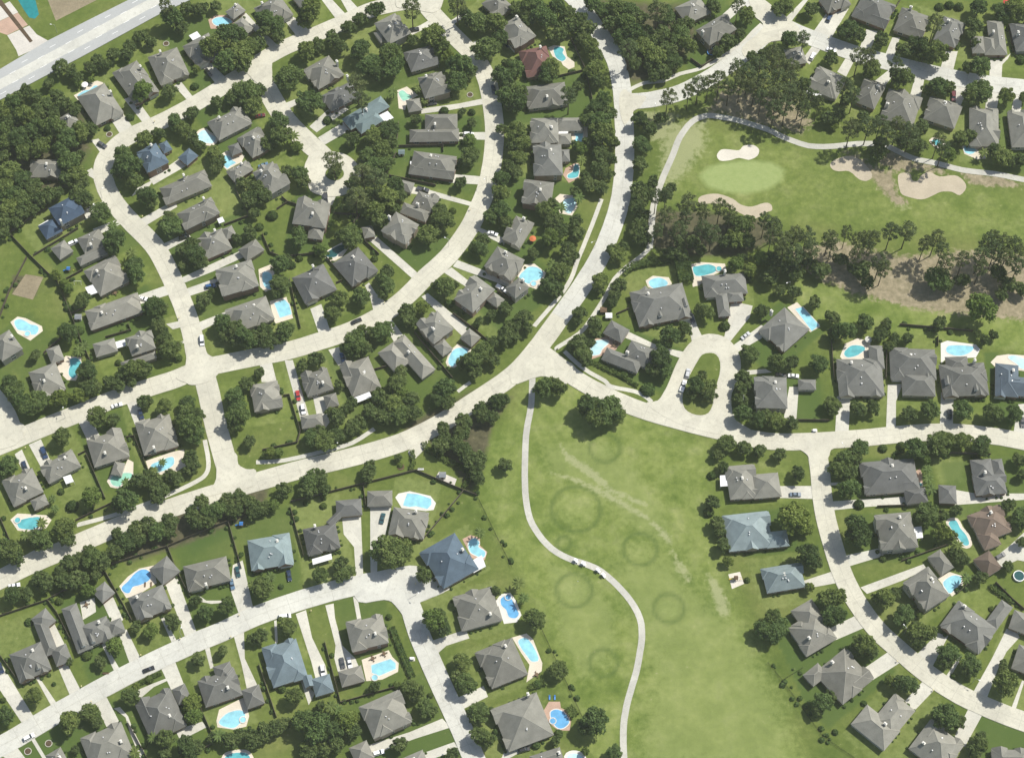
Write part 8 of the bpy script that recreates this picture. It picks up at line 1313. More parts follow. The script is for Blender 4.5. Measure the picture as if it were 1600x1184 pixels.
class MB:
    def __init__(s): s.v=[];s.f=[];s.m=[]
    def add(s,v,f,m=0):
        k=len(s.v);s.v+=[tuple(p) for p in v];s.f+=[tuple(i+k for i in q) for q in f];s.m+=[m]*len(f)
    def box(s,cx,cy,cz,lx,ly,lz,m=0,a=0,taper=1.0):
        c,d=cos(a),sin(a);v=[]
        for z,t in ((-lz/2,1),(lz/2,taper)):
            for x,y in((-1,-1),(1,-1),(1,1),(-1,1)):
                X,Y=x*lx/2*t,y*ly/2*t;v.append((cx+X*c-Y*d,cy+X*d+Y*c,cz+z))
        s.add(v,[(3,2,1,0),(4,5,6,7),(0,1,5,4),(1,2,6,5),(2,3,7,6),(3,0,4,7)],m)
    def tube(s,p,q,r0,r1,k=6,m=0):
        p=np.array(p,float);q=np.array(q,float);d=q-p;d/=np.linalg.norm(d)+1e-9
        u=np.cross(d,(0,0,1) if abs(d[2])<.9 else (1,0,0));u/=np.linalg.norm(u);w=np.cross(d,u);v=[]
        for c,r in((p,r0),(q,r1)):
            for i in range(k):
                a=2*pi*i/k;v.append(c+r*(cos(a)*u+sin(a)*w))
        s.add(v,[(i,(i+1)%k,k+(i+1)%k,k+i) for i in range(k)]+[tuple(range(k-1,-1,-1)),tuple(range(k,2*k))],m)
    def build(s,name,mats,smooth=False): return mesh(name,s.v,s.f,mats,s.m,smooth)
def area2(p): return sum(p[i-1][0]*p[i][1]-p[i][0]*p[i-1][1] for i in range(len(p)))
def slab(mb,pts,z0,z1,m=0,o=(0,0)):
    p=[(x-o[0],y-o[1]) for x,y in pts]
    if area2(p)<0: p=p[::-1]
    k=len(p);v=[(x,y,z0) for x,y in p]+[(x,y,z1) for x,y in p]
    mb.add(v,[tuple(range(k,2*k))]+[(i,(i+1)%k,k+(i+1)%k,k+i) for i in range(k)],m)
def slab_tri(pts,z0,z1):
    # concave-safe: let blender's tessellator split the n-gon into triangles
    from mathutils.geometry import tessellate_polygon
    from mathutils import Vector
    p=list(pts)
    if area2(p)<0: p=p[::-1]
    k=len(p);tr=tessellate_polygon([[Vector((x,y,0)) for x,y in p]])
    v=[(x,y,z1) for x,y in p]+[(x,y,z0) for x,y in p]
    f=[]
    for t in tr:
        a,b_,c_=t
        cr=(p[b_][0]-p[a][0])*(p[c_][1]-p[a][1])-(p[b_][1]-p[a][1])*(p[c_][0]-p[a][0])
        f.append((a,b_,c_) if cr>0 else (a,c_,b_))
    f+=[(i,k+i,k+(i+1)%k,(i+1)%k) for i in range(k)]
    f=[tuple(reversed(q)) if len(q)==4 else q for q in f]
    return v,f
def normals(pts):
    out=[]
    for i in range(len(pts)):
        a=pts[max(i-1,0)];c=pts[min(i+1,len(pts)-1)];dx,dy=c[0]-a[0],c[1]-a[1];L=math.hypot(dx,dy) or 1
        out.append((-dy/L,dx/L))
    return out
def strip_mesh(name,pts,w,z,mat,thick=.0):
    n=normals(pts);v=[];f=[]
    for (x,y),(nx,ny) in zip(pts,n):
        v+=[(x+nx*w/2,y+ny*w/2,z),(x-nx*w/2,y-ny*w/2,z)]
    for i in range(len(pts)-1): f.append((2*i+1,2*i+3,2*i+2,2*i))
    return mesh(name,v,f,mat)
def inpoly(x,y,poly):
    r=np.zeros(np.shape(x),bool);n_=len(poly)
    for i in range(n_):
        x0,y0=poly[i-1];x1,y1=poly[i]
        if y0==y1: continue
        r^=((y0>y)!=(y1>y))&(x<(x1-x0)*(y-y0)/(y1-y0)+x0)
    return r
# ---------------------------------------------------------------- camera, sky, sun
cam=bpy.data.cameras.new('camera');co=bpy.data.objects.new('camera',cam);COL.objects.link(co);S.camera=co
E=rad(63);co.location=(0,-887*cos(E),887*sin(E));co.rotation_euler=(pi/2-E,0,0)
cam.sensor_fit='HORIZONTAL';cam.angle_x=2*math.atan(800/3194);cam.clip_start=10;cam.clip_end=12000
SUN_EL,SUN_AZ=rad(55),math.atan2(.5,.86)      # azimuth counter-clockwise from +X
W=bpy.data.worlds.new('World');S.world=W;W.use_nodes=True;wn=W.node_tree.nodes;wl=W.node_tree.links
sky=wn.new('ShaderNodeTexSky');sky.sky_type='NISHITA';sky.sun_disc=False;sky.sun_elevation=SUN_EL;sky.sun_rotation=pi/2-SUN_AZ
sky.dust_density=2.0
wl.new(sky.outputs['Color'],wn['Background'].inputs['Color']);wn['Background'].inputs['Strength'].default_value=.1
sd=bpy.data.lights.new('sun','SUN');sd.energy=4.7;sd.angle=rad(.9);sd.color=(1,.97,.89);so=bpy.data.objects.new('sun',sd);COL.objects.link(so)
so.rotation_euler=(0,pi/2-SUN_EL,SUN_AZ)
S.view_settings.view_transform='Standard';S.view_settings.look='None';S.view_settings.exposure=EXPOSURE=.24;S.view_settings.gamma=1
# ---------------------------------------------------------------- ground
def build_ground():
    st=1.25;X=np.arange(-262,262.1,st);Y=np.arange(-200,245.1,st)
    gx,gy=np.meshgrid(X,Y);nx,ny=len(X),len(Y)
    lay={k:np.zeros_like(gx) for k in('fair','soil','green','dry','pale','mulch','deep')}
    for k,feather,poly in TONES:
        xs=[p[0] for p in poly];ys=[p[1] for p in poly];mk=np.zeros_like(gx)
        sub_=(gx>min(xs)-feather*2)&(gx<max(xs)+feather*2)&(gy>min(ys)-feather*2)&(gy<max(ys)+feather*2)
        px,py=gx[sub_],gy[sub_];d=np.full(px.shape,1e9)
        for i in range(len(poly)):
            a=np.array(poly[i-1]);b_=np.array(poly[i]);ab=b_-a
            t=np.clip(((px-a[0])*ab[0]+(py-a[1])*ab[1])/(ab@ab+1e-9),0,1)
            d=np.minimum(d,np.hypot(px-a[0]-t*ab[0],py-a[1]-t*ab[1]))
        sg=np.where(inpoly(px,py,poly),d,-d)
        mk[sub_]=np.clip(.5+sg/(2*feather),0,1)
        if k=='rough': k='fair';mk*=.56
        lay[k]=np.maximum(lay[k],mk)
    for i,hrec in enumerate(HOUSES):      # every lot is kept a little differently
        if hrec[0]!='house': continue
        rg=random.Random(i*7+3);w=hrec[5][0];a=rad(hrec[4]);f=(cos(a),sin(a));dx=gx-w[0];dy=gy-w[1];du=abs(dx*f[0]+dy*f[1]);dv=abs(dy*f[0]-dx*f[1])
        mk=np.clip((19+rg.random()*5-du)/2.5,0,1)*np.clip((10.5+rg.random()*3-dv)/1.2,0,1)
        k,amt=rg.choice((('deep',.55),('deep',.8),('pale',.52),('pale',.62),('fair',.5)));mk*=(lay['fair']<.1)|(k=='fair');lay[k]=np.maximum(lay[k],mk*amt)
    for x,y,r in RINGS:
        d=np.hypot(gx-x,gy-y);lay['deep']=np.maximum(lay['deep'],np.clip(.9-abs(d-r)*.6,0,1)*.72);lay['green']=np.maximum(lay['green'],np.clip((r-1-d)*.3,0,.34))
    v=np.stack([gx.ravel(),gy.ravel(),np.zeros(gx.size)],1)
    i=np.arange(ny-1)[:,None]*nx+np.arange(nx-1)[None,:];f=np.stack([i,i+1,i+nx+1,i+nx],-1).reshape(-1,4)
    V=v.tolist();F=f.tolist()
    k=len(V);x0,x1,y0,y1=X[0],X[-1],Y[0],Y[-1];Bg=6000   # the same sheet runs on to the horizon
    V+=[(x0,y0,0),(x1,y0,0),(x1,y1,0),(x0,y1,0),(-Bg,-Bg,0),(Bg,-Bg,0),(Bg,Bg,0),(-Bg,Bg,0)]
    F+=[(k+4,k+5,k+1,k),(k+5,k+6,k+2,k+1),(k+6,k+7,k+3,k+2),(k+7,k+4,k,k+3)]
    me=mesh('ground',V,F,M['turf'])
    def col(nm,chs):
        a=me.color_attributes.new(nm,'FLOAT_COLOR','POINT');d=np.zeros((len(V),4))
        for j,c_ in enumerate(chs):
            if c_: d[:gx.size,j]=lay[c_].ravel()
        a.data.foreach_set('color',d.ravel())
    col('tone',('fair','soil','green','dry'));col('tone2',('pale','mulch','deep',None))
    struct('ground',me)
build_ground()
# ---------------------------------------------------------------- roads, drives, paths
zz=[.012]
def nz(): zz[0]+=.0042;return zz[0]
def sheet(name,pts,mat,z,base=-.02):
    v,f=slab_tri(pts,base,z);return struct(name,mesh(name,v,f,mat))
for nm,mt,pts in SURFACES: sheet({'pond_water':'pond','mulch_strip':'planting_strip'}.get(nm,nm),pts,{'pond':M['water pond']}.get(mt,M.get(mt)),nz())
for k,(w,p) in enumerate(WALKS): struct('sidewalk',strip_mesh('sidewalk',p,w,nz(),M['drive']))
for w,p in CART_PATHS: struct('cart_path',strip_mesh('cart_path',p,w,nz(),M['cartpath']))
zd=nz()
def stretch(p):
    q=np.array(p,float);c=q.mean(0);d=q-c;w,vv=np.linalg.eigh(d.T@d);u=vv[:,1];t=d@u
    if np.ptp(t)<1.25*np.ptp(d@vv[:,0]) and len(p)<5: e=.6
    else: e=1.6
    return [tuple(a) for a in q+np.outer(np.sign(t)*e*(abs(t)>.55*abs(t).max()),u)]
DRIVEWAYS=[stretch(p) for p in DRIVEWAYS]
for k,p in enumerate(DRIVEWAYS): sheet('driveway',p,M['drive'],zd+(k%5)*.0042)
zz[0]=zd+.024
road_polys=[]
def outline(p,w):
    n_=normals(p);return [(x+a*w/2,y+b_*w/2) for (x,y),(a,b_) in zip(p,n_)]+[(x-a*w/2,y-b_*w/2) for (x,y),(a,b_) in zip(p,n_)][::-1]
for nm,w,p in ROADS: road_polys.append((outline(p,w),p,w,nm))
def joints(p,w,z,step=9.2):
    mb=MB();acc=0
    for a,b_ in zip(p,p[1:]):
        d=(b_[0]-a[0],b_[1]-a[1]);L=math.hypot(*d) or 1e-6;u=(d[0]/L,d[1]/L);t=step-acc
        while t<L:
            mb.box(a[0]+u[0]*t,a[1]+u[1]*t,z,.09,w*.98,.002,0,math.atan2(u[1],u[0]));t+=step
        acc=(acc+L)%step
        mb.box((a[0]+b_[0])/2,(a[1]+b_[1])/2,z+.003,L,.08,.002,0,math.atan2(u[1],u[0]))
    return mb.build('expansion_joint',M['joint'])
for poly,p,w,nm in road_polys:
    z=nz();mt=M['pale road'] if nm in('bottom_street','golf_road','upper_street','upper_boulevard') else M['road']
    o=struct('road',strip_mesh('road',p,w,z,mt));jo=obj('expansion_joint',joints(p,w,z+.005),o);jo['kind']='structure'
    zz[0]+=.01
for nm,p in ROAD_AREAS: sheet('road',p,M['pale road'] if nm=='street_bulb' else M['road'],nz())
# kerbs wherever a road edge meets turf
allp=[q[0] for q in road_polys]+[p for _,p in ROAD_AREAS]+list(DRIVEWAYS)
BB=[(min(x for x,_ in q),max(x for x,_ in q),min(y for _,y in q),max(y for _,y in q)) for q in allp]
def hit(x,y,skip):
    for k,q in enumerate(allp):
        b_=BB[k]
        if k!=skip and b_[0]<x<b_[1] and b_[2]<y<b_[3] and bool(inpoly(np.array([x]),np.array([y]),q)[0]): return True
    return False
for k in range(len(road_polys)+len(ROAD_AREAS)):
    q=allp[k];mb=MB()
    for a,b_ in zip(q,q[1:]+q[:1]):
        L=math.hypot(b_[0]-a[0],b_[1]-a[1])
        if k<len(road_polys) and L>road_polys[k][2]*.9 and L<road_polys[k][2]*1.1: continue
        s_=max(1,int(L/1.5));an=math.atan2(b_[1]-a[1],b_[0]-a[0])
        for i in range(s_):
            t=(i+.5)/s_;x=a[0]+(b_[0]-a[0])*t;y=a[1]+(b_[1]-a[1])*t
            if abs(x)<265 and not hit(x,y,k): mb.box(x,y,.04,L/s_+.02,.18,.2,0,an)
    if mb.v: struct('kerb',mb.build('kerb',M['kerb']))
hw=sheet('highway',HIGHWAY,M['asphalt'],nz())
z=nz();up=[(HIGHWAY[i]) for i in range(1,6)];dn=[HIGHWAY[10],HIGHWAY[9],HIGHWAY[8],HIGHWAY[7]]
a0,a1=np.array(HIGHWAY[1]),np.array(HIGHWAY[4]);b0,b1=np.array(HIGHWAY[10]),np.array(HIGHWAY[8])
mb=MB()
mb2=MB();p=a0+(b0-a0)*.5;q=a1+(b1-a1)*.5;d=q-p;L=np.linalg.norm(d)+90;an=math.atan2(d[1],d[0]);c_=(p+q)/2
mb2.box(c_[0],c_[1],z-.006,L,5.2,.004,0,an);jo=obj('centre_lane',mb2.build('centre_lane',M['pale road']),hw);jo['kind']='structure'
for fr in (.17,.33,.67,.83):
    p=a0+(b0-a0)*fr;q=a1+(b1-a1)*fr;d=q-p;L=np.linalg.norm(d);d/=L;an=math.atan2(d[1],d[0])
    t=-10-40*fr
    while t<L+60:
        mb.box(p[0]+d[0]*t,p[1]+d[1]*t,z,3.2,.2,.004,0,an);t+=15
jo=obj('lane_marking',mb.build('lane_marking',M['lane']),hw);jo['kind']='structure'
for kind,p in BUNKERS:
    v,f=slab_tri(p,-.02,.05);struct('sand_bunker',mesh('sand_bunker',v,f,M['sand'] if kind=='white' else M['tan sand']))
for kind,p in ISLANDS:
    mb=MB();k=len(p);ctr=np.mean(np.array(p),0)
    v,f=slab_tri([tuple(ctr+(np.array(q)-ctr)*.965) for q in p],0,.36);me=mesh('traffic_island',v,f,M['turf'])
    for q in('tone','tone2'): me.color_attributes.new(q,'FLOAT_COLOR','POINT').data.foreach_set('color',[0.0]*4*len(v))
    struct('traffic_island',me)
    for a,b_ in zip(p,p[1:]+p[:1]):
        L=math.hypot(b_[0]-a[0],b_[1]-a[1]);mb.box((a[0]+b_[0])/2,(a[1]+b_[1])/2,.17,L+.05,.22,.36,0,math.atan2(b_[1]-a[1],b_[0]-a[0]))
    struct('kerb',mb.build('kerb',M['kerb']))
# ---------------------------------------------------------------- houses
OH=.45
def rect(c,u,hl,hw):
    v=(-u[1],u[0]);return [(c[0]+u[0]*a*hl+v[0]*b_*hw,c[1]+u[1]*a*hl+v[1]*b_*hw) for a,b_ in((-1,-1),(1,-1),(1,1),(-1,1))]
def roof_wing(mb,rc,c,u,L,Wd,e,typ,pitch,keepu=False):
    """one wing's roof: hip or gable, ridge caps in rc; returns ridge height"""
    if Wd>L and not keepu: u=(-u[1],u[0]);L,Wd=Wd,L
    v=(-u[1],u[0]);hl,hw=L/2,Wd/2;h=e+hw*pitch
    P=rect(c,u,hl,hw);lo=[(x,y,e-.2) for x,y in P];hi=[(x,y,e) for x,y in P]
    mb.add(lo+hi,[(3,2,1,0)]+[(i,(i+1)%4,4+(i+1)%4,4+i) for i in range(4)],1)
    rl=max(hl-hw,.15) if typ=='h' else hl
    R0=(c[0]-u[0]*rl,c[1]-u[1]*rl,h);R1=(c[0]+u[0]*rl,c[1]+u[1]*rl,h)
    V=hi+[R0,R1]
    mb.add(V,[(0,1,5,4),(2,3,4,5)],0);mb.add(V,[(1,2,5),(3,0,4)],0 if typ=='h' else 2)
    def cap(a,b_):
        a=np.array(a);b_=np.array(b_);d=b_-a;s=np.cross(d,(0,0,1));s/=np.linalg.norm(s)+1e-9
        up=np.cross(s,d);up/=np.linalg.norm(up)+1e-9;s=s*.16
        rc.add([a-s-up*.05,a+up*.07,a+s-up*.05,b_-s-up*.05,b_+up*.07,b_+s-up*.05],[(0,1,4,3),(1,2,5,4),(0,2,1),(3,4,5)])
    if rl>.3: cap(R0,R1)
    if typ=='h':
        for i,q in ((0,R0),(3,R0),(1,R1),(2,R1)): cap(hi[i],q)
    return h
def inrect(p,w,grow=0):
    dx,dy=p[0]-w[0][0],p[1]-w[0][1];u=w[1]
    return abs(dx*u[0]+dy*u[1])<w[2]/2+grow and abs(-dx*u[1]+dy*u[0])<w[3]/2+grow
# shared opening meshes (x along the wall, y outwards, z up)
def framed(w,h,bar=.12,cross=True):
    f=MB()
    for s in(-1,1):
        f.box(s*(w/2-bar/2),.03,h/2,bar,.1,h);f.box(0,.03,h/2+s*(h/2-bar/2),w-2*bar,.096,bar)
    if cross: f.box(0,.025,h/2,.05,.05,h-2*bar)
    p=MB();p.box(0,.012,h/2,w-2*bar,.04,h-2*bar);return f,p
f_,p_=framed(1.3,1.45);WIN=(f_.build('window',M['white']),p_.build('pane',M['glass']))
f_,p_=framed(2.4,1.6);WIN2=(f_.build('window',M['white']),p_.build('pane',M['glass']))
mb=MB();mb.box(0,.03,1.05,1.1,.08,2.1);DOORM=mb.build('front_door',M['door'])
mb=MB();mb.box(.4,.1,1.0,.07,.07,.16);HANDM=mb.build('handle',M['steel'])
mb=MB()
for k in range(4): mb.box(0,.03+.004*(k%2),.3+.53*k,4.7,.07,.5)
GARM=mb.build('garage_door',M['garagedoor'])
mb=MB();mb.tube((0,0,-.3),(0,0,.35),.16,.16,8);mb.tube((0,0,.35),(0,0,.55),.3,.2,8);VENTM=mb.build('vent',M['vent'])
beds=[]
def house(idx,rec):
    kind,label,colr,st,fa,ws,ch,dm,hasg,cov=rec;rg=random.Random(idx*13+5)
    cx,cy=ws[0][0],ws[0][1];nm={'house':'house','garage':'detached_garage'}[kind]
    root=thing(nm,label,'house' if kind=='house' else 'garage',(cx,cy,0),0,'houses of the suburb' if kind=='house' else 'detached garages')
    W_=[]
    for k,(x,y,a,L,Wd,e,t) in enumerate(ws): W_.append(((x-cx,y-cy),(cos(rad(a)),sin(rad(a))),L,Wd,e,t,False))
    f=(cos(rad(fa)),sin(rad(fa)));s=(-f[1],f[0]);m0=W_[0]
    al=abs(f[0]*m0[1][0]+f[1]*m0[1][1])>.7
    hd,hf=(m0[2]/2,m0[3]/2) if al else (m0[3]/2,m0[2]/2)
    pitch=min(.68+rg.random()*.16,6.2/min(hd,hf))
    gar=None
    if kind=='house':
        sgn=rg.choice((-1,1));w1=min(6.4,hf*.85)
        if hf>4.5:
            dp=hd*.95+.7;t=sgn*(hf-w1/2-.25)
            W_.append(((f[0]*(hd+.7-dp/2)+s[0]*t,f[1]*(hd+.7-dp/2)+s[1]*t),f,dp,w1,m0[4]+.021,'g' if rg.random()<.65 else 'h',True))
            if not hasg: gar=(t,hd+.7-OH)
            if hf>5.6 and rg.random()<.9:
                w2=min(4.6,hf*.5);dp=hd*.8+.5;t2=-sgn*(hf-w2/2-rg.random()*2-.4)
                W_.append(((f[0]*(hd+.5-dp/2)+s[0]*t2,f[1]*(hd+.5-dp/2)+s[1]*t2),f,dp,w2,m0[4]+.043,'g',True))
            if rg.random()<.6:   # a gable turned to one side
                sd_=rg.choice((-1,1));w4=min(5.5,hd*.8);dp=hf*.8+.5;t4=(rg.random()-.6)*hd*.7
                W_.append(((s[0]*sd_*(hf+.35-dp/2)+f[0]*t4,s[1]*sd_*(hf+.35-dp/2)+f[1]*t4),s if sd_>0 else (-s[0],-s[1]),dp,w4,m0[4]+.064,rg.choice('gh'),True))
            if rg.random()<.65 and len(ws)<3:   # a rear hip
                w3=hf*.8;dp=hd*.9;t3=rg.choice((-1,1))*(hf-w3/2-.2)
                W_.append(((-f[0]*(hd+.4-dp/2)+s[0]*t3,-f[1]*(hd+.4-dp/2)+s[1]*t3),f,dp,w3,m0[4]-.026,'h',False))
    else: gar=(0,hd-OH)
    wm=M['wall%d'%rg.randrange(5)]
    mb=MB();rc=MB();wl_=MB();top=0
    for k,(c,u,L,Wd,e,t,ku) in enumerate(W_):
        h=roof_wing(mb,rc,c,u,L,Wd,e,t,pitch*(1.0 if k<len(ws) else 1.12),ku)
        if k==0: top=h
        ins=OH+.013*k;P=rect(c,u,L/2-ins,Wd/2-ins);slab(wl_,P,0,e-.12-.004*k)
    obj('wall',wl_.build('wall',wm),root)
    roof=obj('roof',mb.build('roof',[M['roof '+colr],M['trim'],wm]),root)
    obj('ridge_cap',rc.build('ridge_cap',M['ridge '+colr]),roof)
    if kind=='house':
        if ch is None: ch=(cx+m0[1][0]*m0[2]*.2-f[0]*hd*.4,cy+m0[1][1]*m0[2]*.2-f[1]*hd*.4)
        bx=MB();X,Y=ch[0]-cx,ch[1]-cy;an=math.atan2(m0[1][1],m0[1][0]);zt=max(m0[4]+2.6,min(top,m0[4]+3.6)+.5)
        bx.box(X,Y,(m0[4]+zt)/2,.8,1.25,zt-m0[4],0,an);bx.box(X,Y,zt+.06,1.0,1.45,.12,0,an);bx.box(X,Y,zt+.3,.4,.7,.36,0,an)
        obj('chimney',bx.build('chimney',M['trim']),roof)
        for i in range(rg.choice((2,3,4))):    # vents on the slopes
            a=(rg.random()-.5)*1.2;d=rg.choice((-1,-1,1))*(.25+rg.random()*.3)
            lx,ly=(m0[2]/2,m0[3]/2) if m0[2]>=m0[3] else (m0[3]/2,m0[2]/2)
            u=m0[1] if m0[2]>=m0[3] else (-m0[1][1],m0[1][0]);v=(-u[1],u[0])
            q=a*max(lx-ly,1.0);obj('vent',VENTM,roof,(u[0]*q+v[0]*d*ly,u[1]*q+v[1]*d*ly,m0[4]+(1-abs(d))*ly*pitch+.05))
        for (x,y) in dm:
            d=MB();q=(x-cx,y-cy);fr=MB();c0=(q[0]-f[0]*1.2,q[1]-f[1]*1.2)
            roof_wing(d,fr,c0,f,4.0,1.9,m0[4]+2.3,'g',.9,True);P=rect(c0,f,1.8,.75);slab(d,P,m0[4]+.5,m0[4]+2.2,2)
            do=obj('dormer',d.build('dormer',[M['roof '+colr],M['trim'],M['white']]),roof)
    # openings
    def place(me,name,c,out,z,pane=None):
        o=obj(name,me,root,(c[0],c[1],z),math.atan2(out[1],out[0])-pi/2)
        if pane is not None: return o,pane
        return o,None
    nwin=0
    tg=None
    if gar:
        tg=(f[0]*gar[1]+s[0]*gar[0],f[1]*gar[1]+s[1]*gar[0]);tg=(tg[0]-f[0]*.07,tg[1]-f[1]*.07);obj('garage_door',GARM,root,(tg[0],tg[1],0),math.atan2(f[1],f[0])-pi/2)
    fd=None
    if kind=='house':
        fd=(f[0]*(hd-OH),f[1]*(hd-OH))
        if any(inrect(fd,(w[0],w[1],w[2]-.9,w[3]-.9),.15) for w in W_[1:]): fd=None
        if fd:
            o=obj('front_door',DOORM,root,(fd[0],fd[1],.1),math.atan2(f[1],f[0])-pi/2);HANDo=bpy.data.objects.new('handle',HANDM);COL.objects.link(HANDo);HANDo.parent=o
    for k,(c,u,L,Wd,e,t,ku) in enumerate(W_):
        v=(-u[1],u[0]);ins=OH+.013*k
        for out,hl,span in((u,L/2,Wd),((-u[0],-u[1]),L/2,Wd),(v,Wd/2,L),((-v[0],-v[1]),Wd/2,L)):
            tg_=(-out[1],out[0]);nn=max(1,int((span-2)/4.6));span_=span-2*ins
            for i in range(nn):
                q=((i+.5)/nn-.5)*span_;b_=(c[0]+out[0]*(hl-ins)+tg_[0]*q,c[1]+out[1]*(hl-ins)+tg_[1]*q)
                if any(j!=k and inrect(b_,(w[0],w[1],w[2]-.9,w[3]-.9),.5) for j,w in enumerate(W_)): continue
                if tg and math.hypot(b_[0]-tg[0],b_[1]-tg[1])<3.2 or fd and math.hypot(b_[0]-fd[0],b_[1]-fd[1])<1.6: lower=False
                else: lower=True
                for z,okk in((.9,lower),(3.3,e>4.5)):
                    if okk and nwin<40 and (kind=='house' or nwin<2):
                        wm_=WIN2 if (i+k)%3==0 and span_>7 else WIN
                        o=obj('window',wm_[0],root,(b_[0],b_[1],z),math.atan2(out[1],out[0])-pi/2);obj('pane',wm_[1],o);nwin+=1
    for (A,B,C_) in cov:
        mb=MB();D_=(A[0]+C_[0]-B[0],A[1]+C_[1]-B[1]);P=[(p[0]-cx,p[1]-cy) for p in(A,B,C_,D_)]
        slab(mb,P,2.62,2.8)
        for p in P:
            q=(p[0]*.94+.06*sum(t[0] for t in P)/4,p[1]*.94+.06*sum(t[1] for t in P)/4);mb.box(q[0],q[1],1.3,.14,.14,2.6)
        obj('patio_cover',mb.build('patio_cover',M['tin']),root)
    if kind=='house':
        for k in range(int(hf*1.3)):
            t=-hf+.6+k*1.55
            if rg.random()<.35 or (tg and abs(t-gar[0])<3.3) or abs(t)<1: continue
            beds.append((cx+f[0]*(hd+.9)+s[0]*t,cy+f[1]*(hd+.9)+s[1]*t,.5+rg.random()*.45))
        for sd_ in(-1,1):
            for k in range(int(hd*.9)):
                if rg.random()<.6: continue
                t=-hd+.8+k*2.1;beds.append((cx+s[0]*sd_*(hf+.6)+f[0]*t,cy+s[1]*sd_*(hf+.6)+f[1]*t,.4+rg.random()*.4))
for i,r in enumerate(HOUSES): house(i,r)
# ---------------------------------------------------------------- pools
def inset(p,d):
    if area2(p)<0: p=p[::-1]
    out=[]
    for i in range(len(p)):
        a=np.array(p[i-1]);b_=np.array(p[i]);c_=np.array(p[(i+1)%len(p)])
        t=c_-a;t=t/(np.linalg.norm(t)+1e-9);out.append((b_[0]-t[1]*d,b_[1]+t[0]*d))
    return out
for k,(lab,wc,dc,pts,dk,sp) in enumerate(POOLS):
    c=np.mean(np.array(pts),0);loc=(c[0],c[1],0);pts=[(x-c[0],y-c[1]) for x,y in pts]
    r=thing('swimming_pool',lab,'pool',loc,0,'backyard swimming pools')
    dk=[(x-c[0],y-c[1]) for x,y in dk] if dk else inset(pts,-1.3)
    v,f=slab_tri(dk,0,.075+.0042*(k%3));obj('deck',mesh('deck',v,f,{'cream':M['cream'],'brick':M['brick'],'white':M['deckwhite']}[dc]),r)
    if area2(pts)<0: pts=pts[::-1]
    inn=inset(pts,.0);o_=inset(pts,-.38);n_=len(inn);mb=MB()
    mb.add([(x,y,.0) for x,y in o_]+[(x,y,.16) for x,y in o_]+[(x,y,.16) for x,y in inn]+[(x,y,.0) for x,y in inn],
      [q for i in range(n_) for q in((i,(i+1)%n_,n_+(i+1)%n_,n_+i),(n_+i,n_+(i+1)%n_,2*n_+(i+1)%n_,2*n_+i),(2*n_+i,2*n_+(i+1)%n_,3*n_+(i+1)%n_,3*n_+i))])
    obj('coping',mb.build('coping',M['deckwhite']),r)
    v,f=slab_tri(inn,.0,.12);obj('water',mesh('water',v,f,M['water '+wc]),r)
    if sp:
        x,y=sp[0]-c[0],sp[1]-c[1];mb=MB();wt=MB();wt.tube((x,y,0),(x,y,.3),1.15,1.15,18)
        for i in range(18):
            a=2*pi*i/18;mb.box(x+1.3*cos(a),y+1.3*sin(a),.2,.36,.5,.38,0,a)
        so_=obj('spa',mb.build('spa',M['deckwhite']),r);obj('spa_water',wt.build('spa_water',M['water '+wc]),so_)
# ---------------------------------------------------------------- fences, hedges
for lab,p in FENCES:
    if 'iron' in lab:
        r=thing('iron_fence',lab,'fence',(p[0][0],p[0][1],0),0,'iron fences along the golf course');bd=MB();rl=MB()
        for a,b_ in zip(p,p[1:]):
            L=math.hypot(b_[0]-a[0],b_[1]-a[1]);an=math.atan2(b_[1]-a[1],b_[0]-a[0]);X,Y=(a[0]+b_[0])/2-p[0][0],(a[1]+b_[1])/2-p[0][1]
            for z in(.25,1.2): bd.box(X,Y,z,L,.05,.05,0,an)
            for i in range(int(L/.3)):
                t=i*.3-L/2;w=.07 if i%8==0 else .025;rl.box(X+cos(an)*t,Y+sin(an)*t,.7,w,w,1.4,0,an)
        obj('rail',bd.build('rail',M['dark']),r);obj('picket',rl.build('picket',M['dark']),r);continue
    r=thing('timber_fence',lab,'fence',(p[0][0],p[0][1],0),0,'timber garden fences');bd=MB();rl=MB()
    for a,b_ in zip(p,p[1:]):
        L=math.hypot(b_[0]-a[0],b_[1]-a[1]);an=math.atan2(b_[1]-a[1],b_[0]-a[0]);n_=max(1,int(L/2.4))
        for i in range(n_):
            t=(i+.5)/n_;x=a[0]+(b_[0]-a[0])*t-p[0][0];y=a[1]+(b_[1]-a[1])*t-p[0][1]
            bd.box(x,y,.88+.03*((i*7)%3-1),L/n_-.02,.07,1.74,0,an)
            rl.box(x-cos(an)*L/n_/2,y-sin(an)*L/n_/2,.95,.12,.12,1.9,0,an)
        rl.box((a[0]+b_[0])/2-p[0][0],(a[1]+b_[1])/2-p[0][1],1.84,L,.16,.05,0,an)
    obj('board_panel',bd.build('board_panel',M['fence']),r);obj('rail',rl.build('rail',M['fence']),r)
for _,p in FENCES:
    for a,b_ in zip(p,p[1:]):
        L=math.hypot(b_[0]-a[0],b_[1]-a[1])
        for i in range(int(L/1.7)):
            if random.random()<.45: t=random.random();sd_=random.choice((-1,1))*(.8+random.random()*.8);beds.append((a[0]+(b_[0]-a[0])*t-(b_[1]-a[1])/L*sd_,a[1]+(b_[1]-a[1])*t+(b_[0]-a[0])/L*sd_,.45+random.random()*.75))
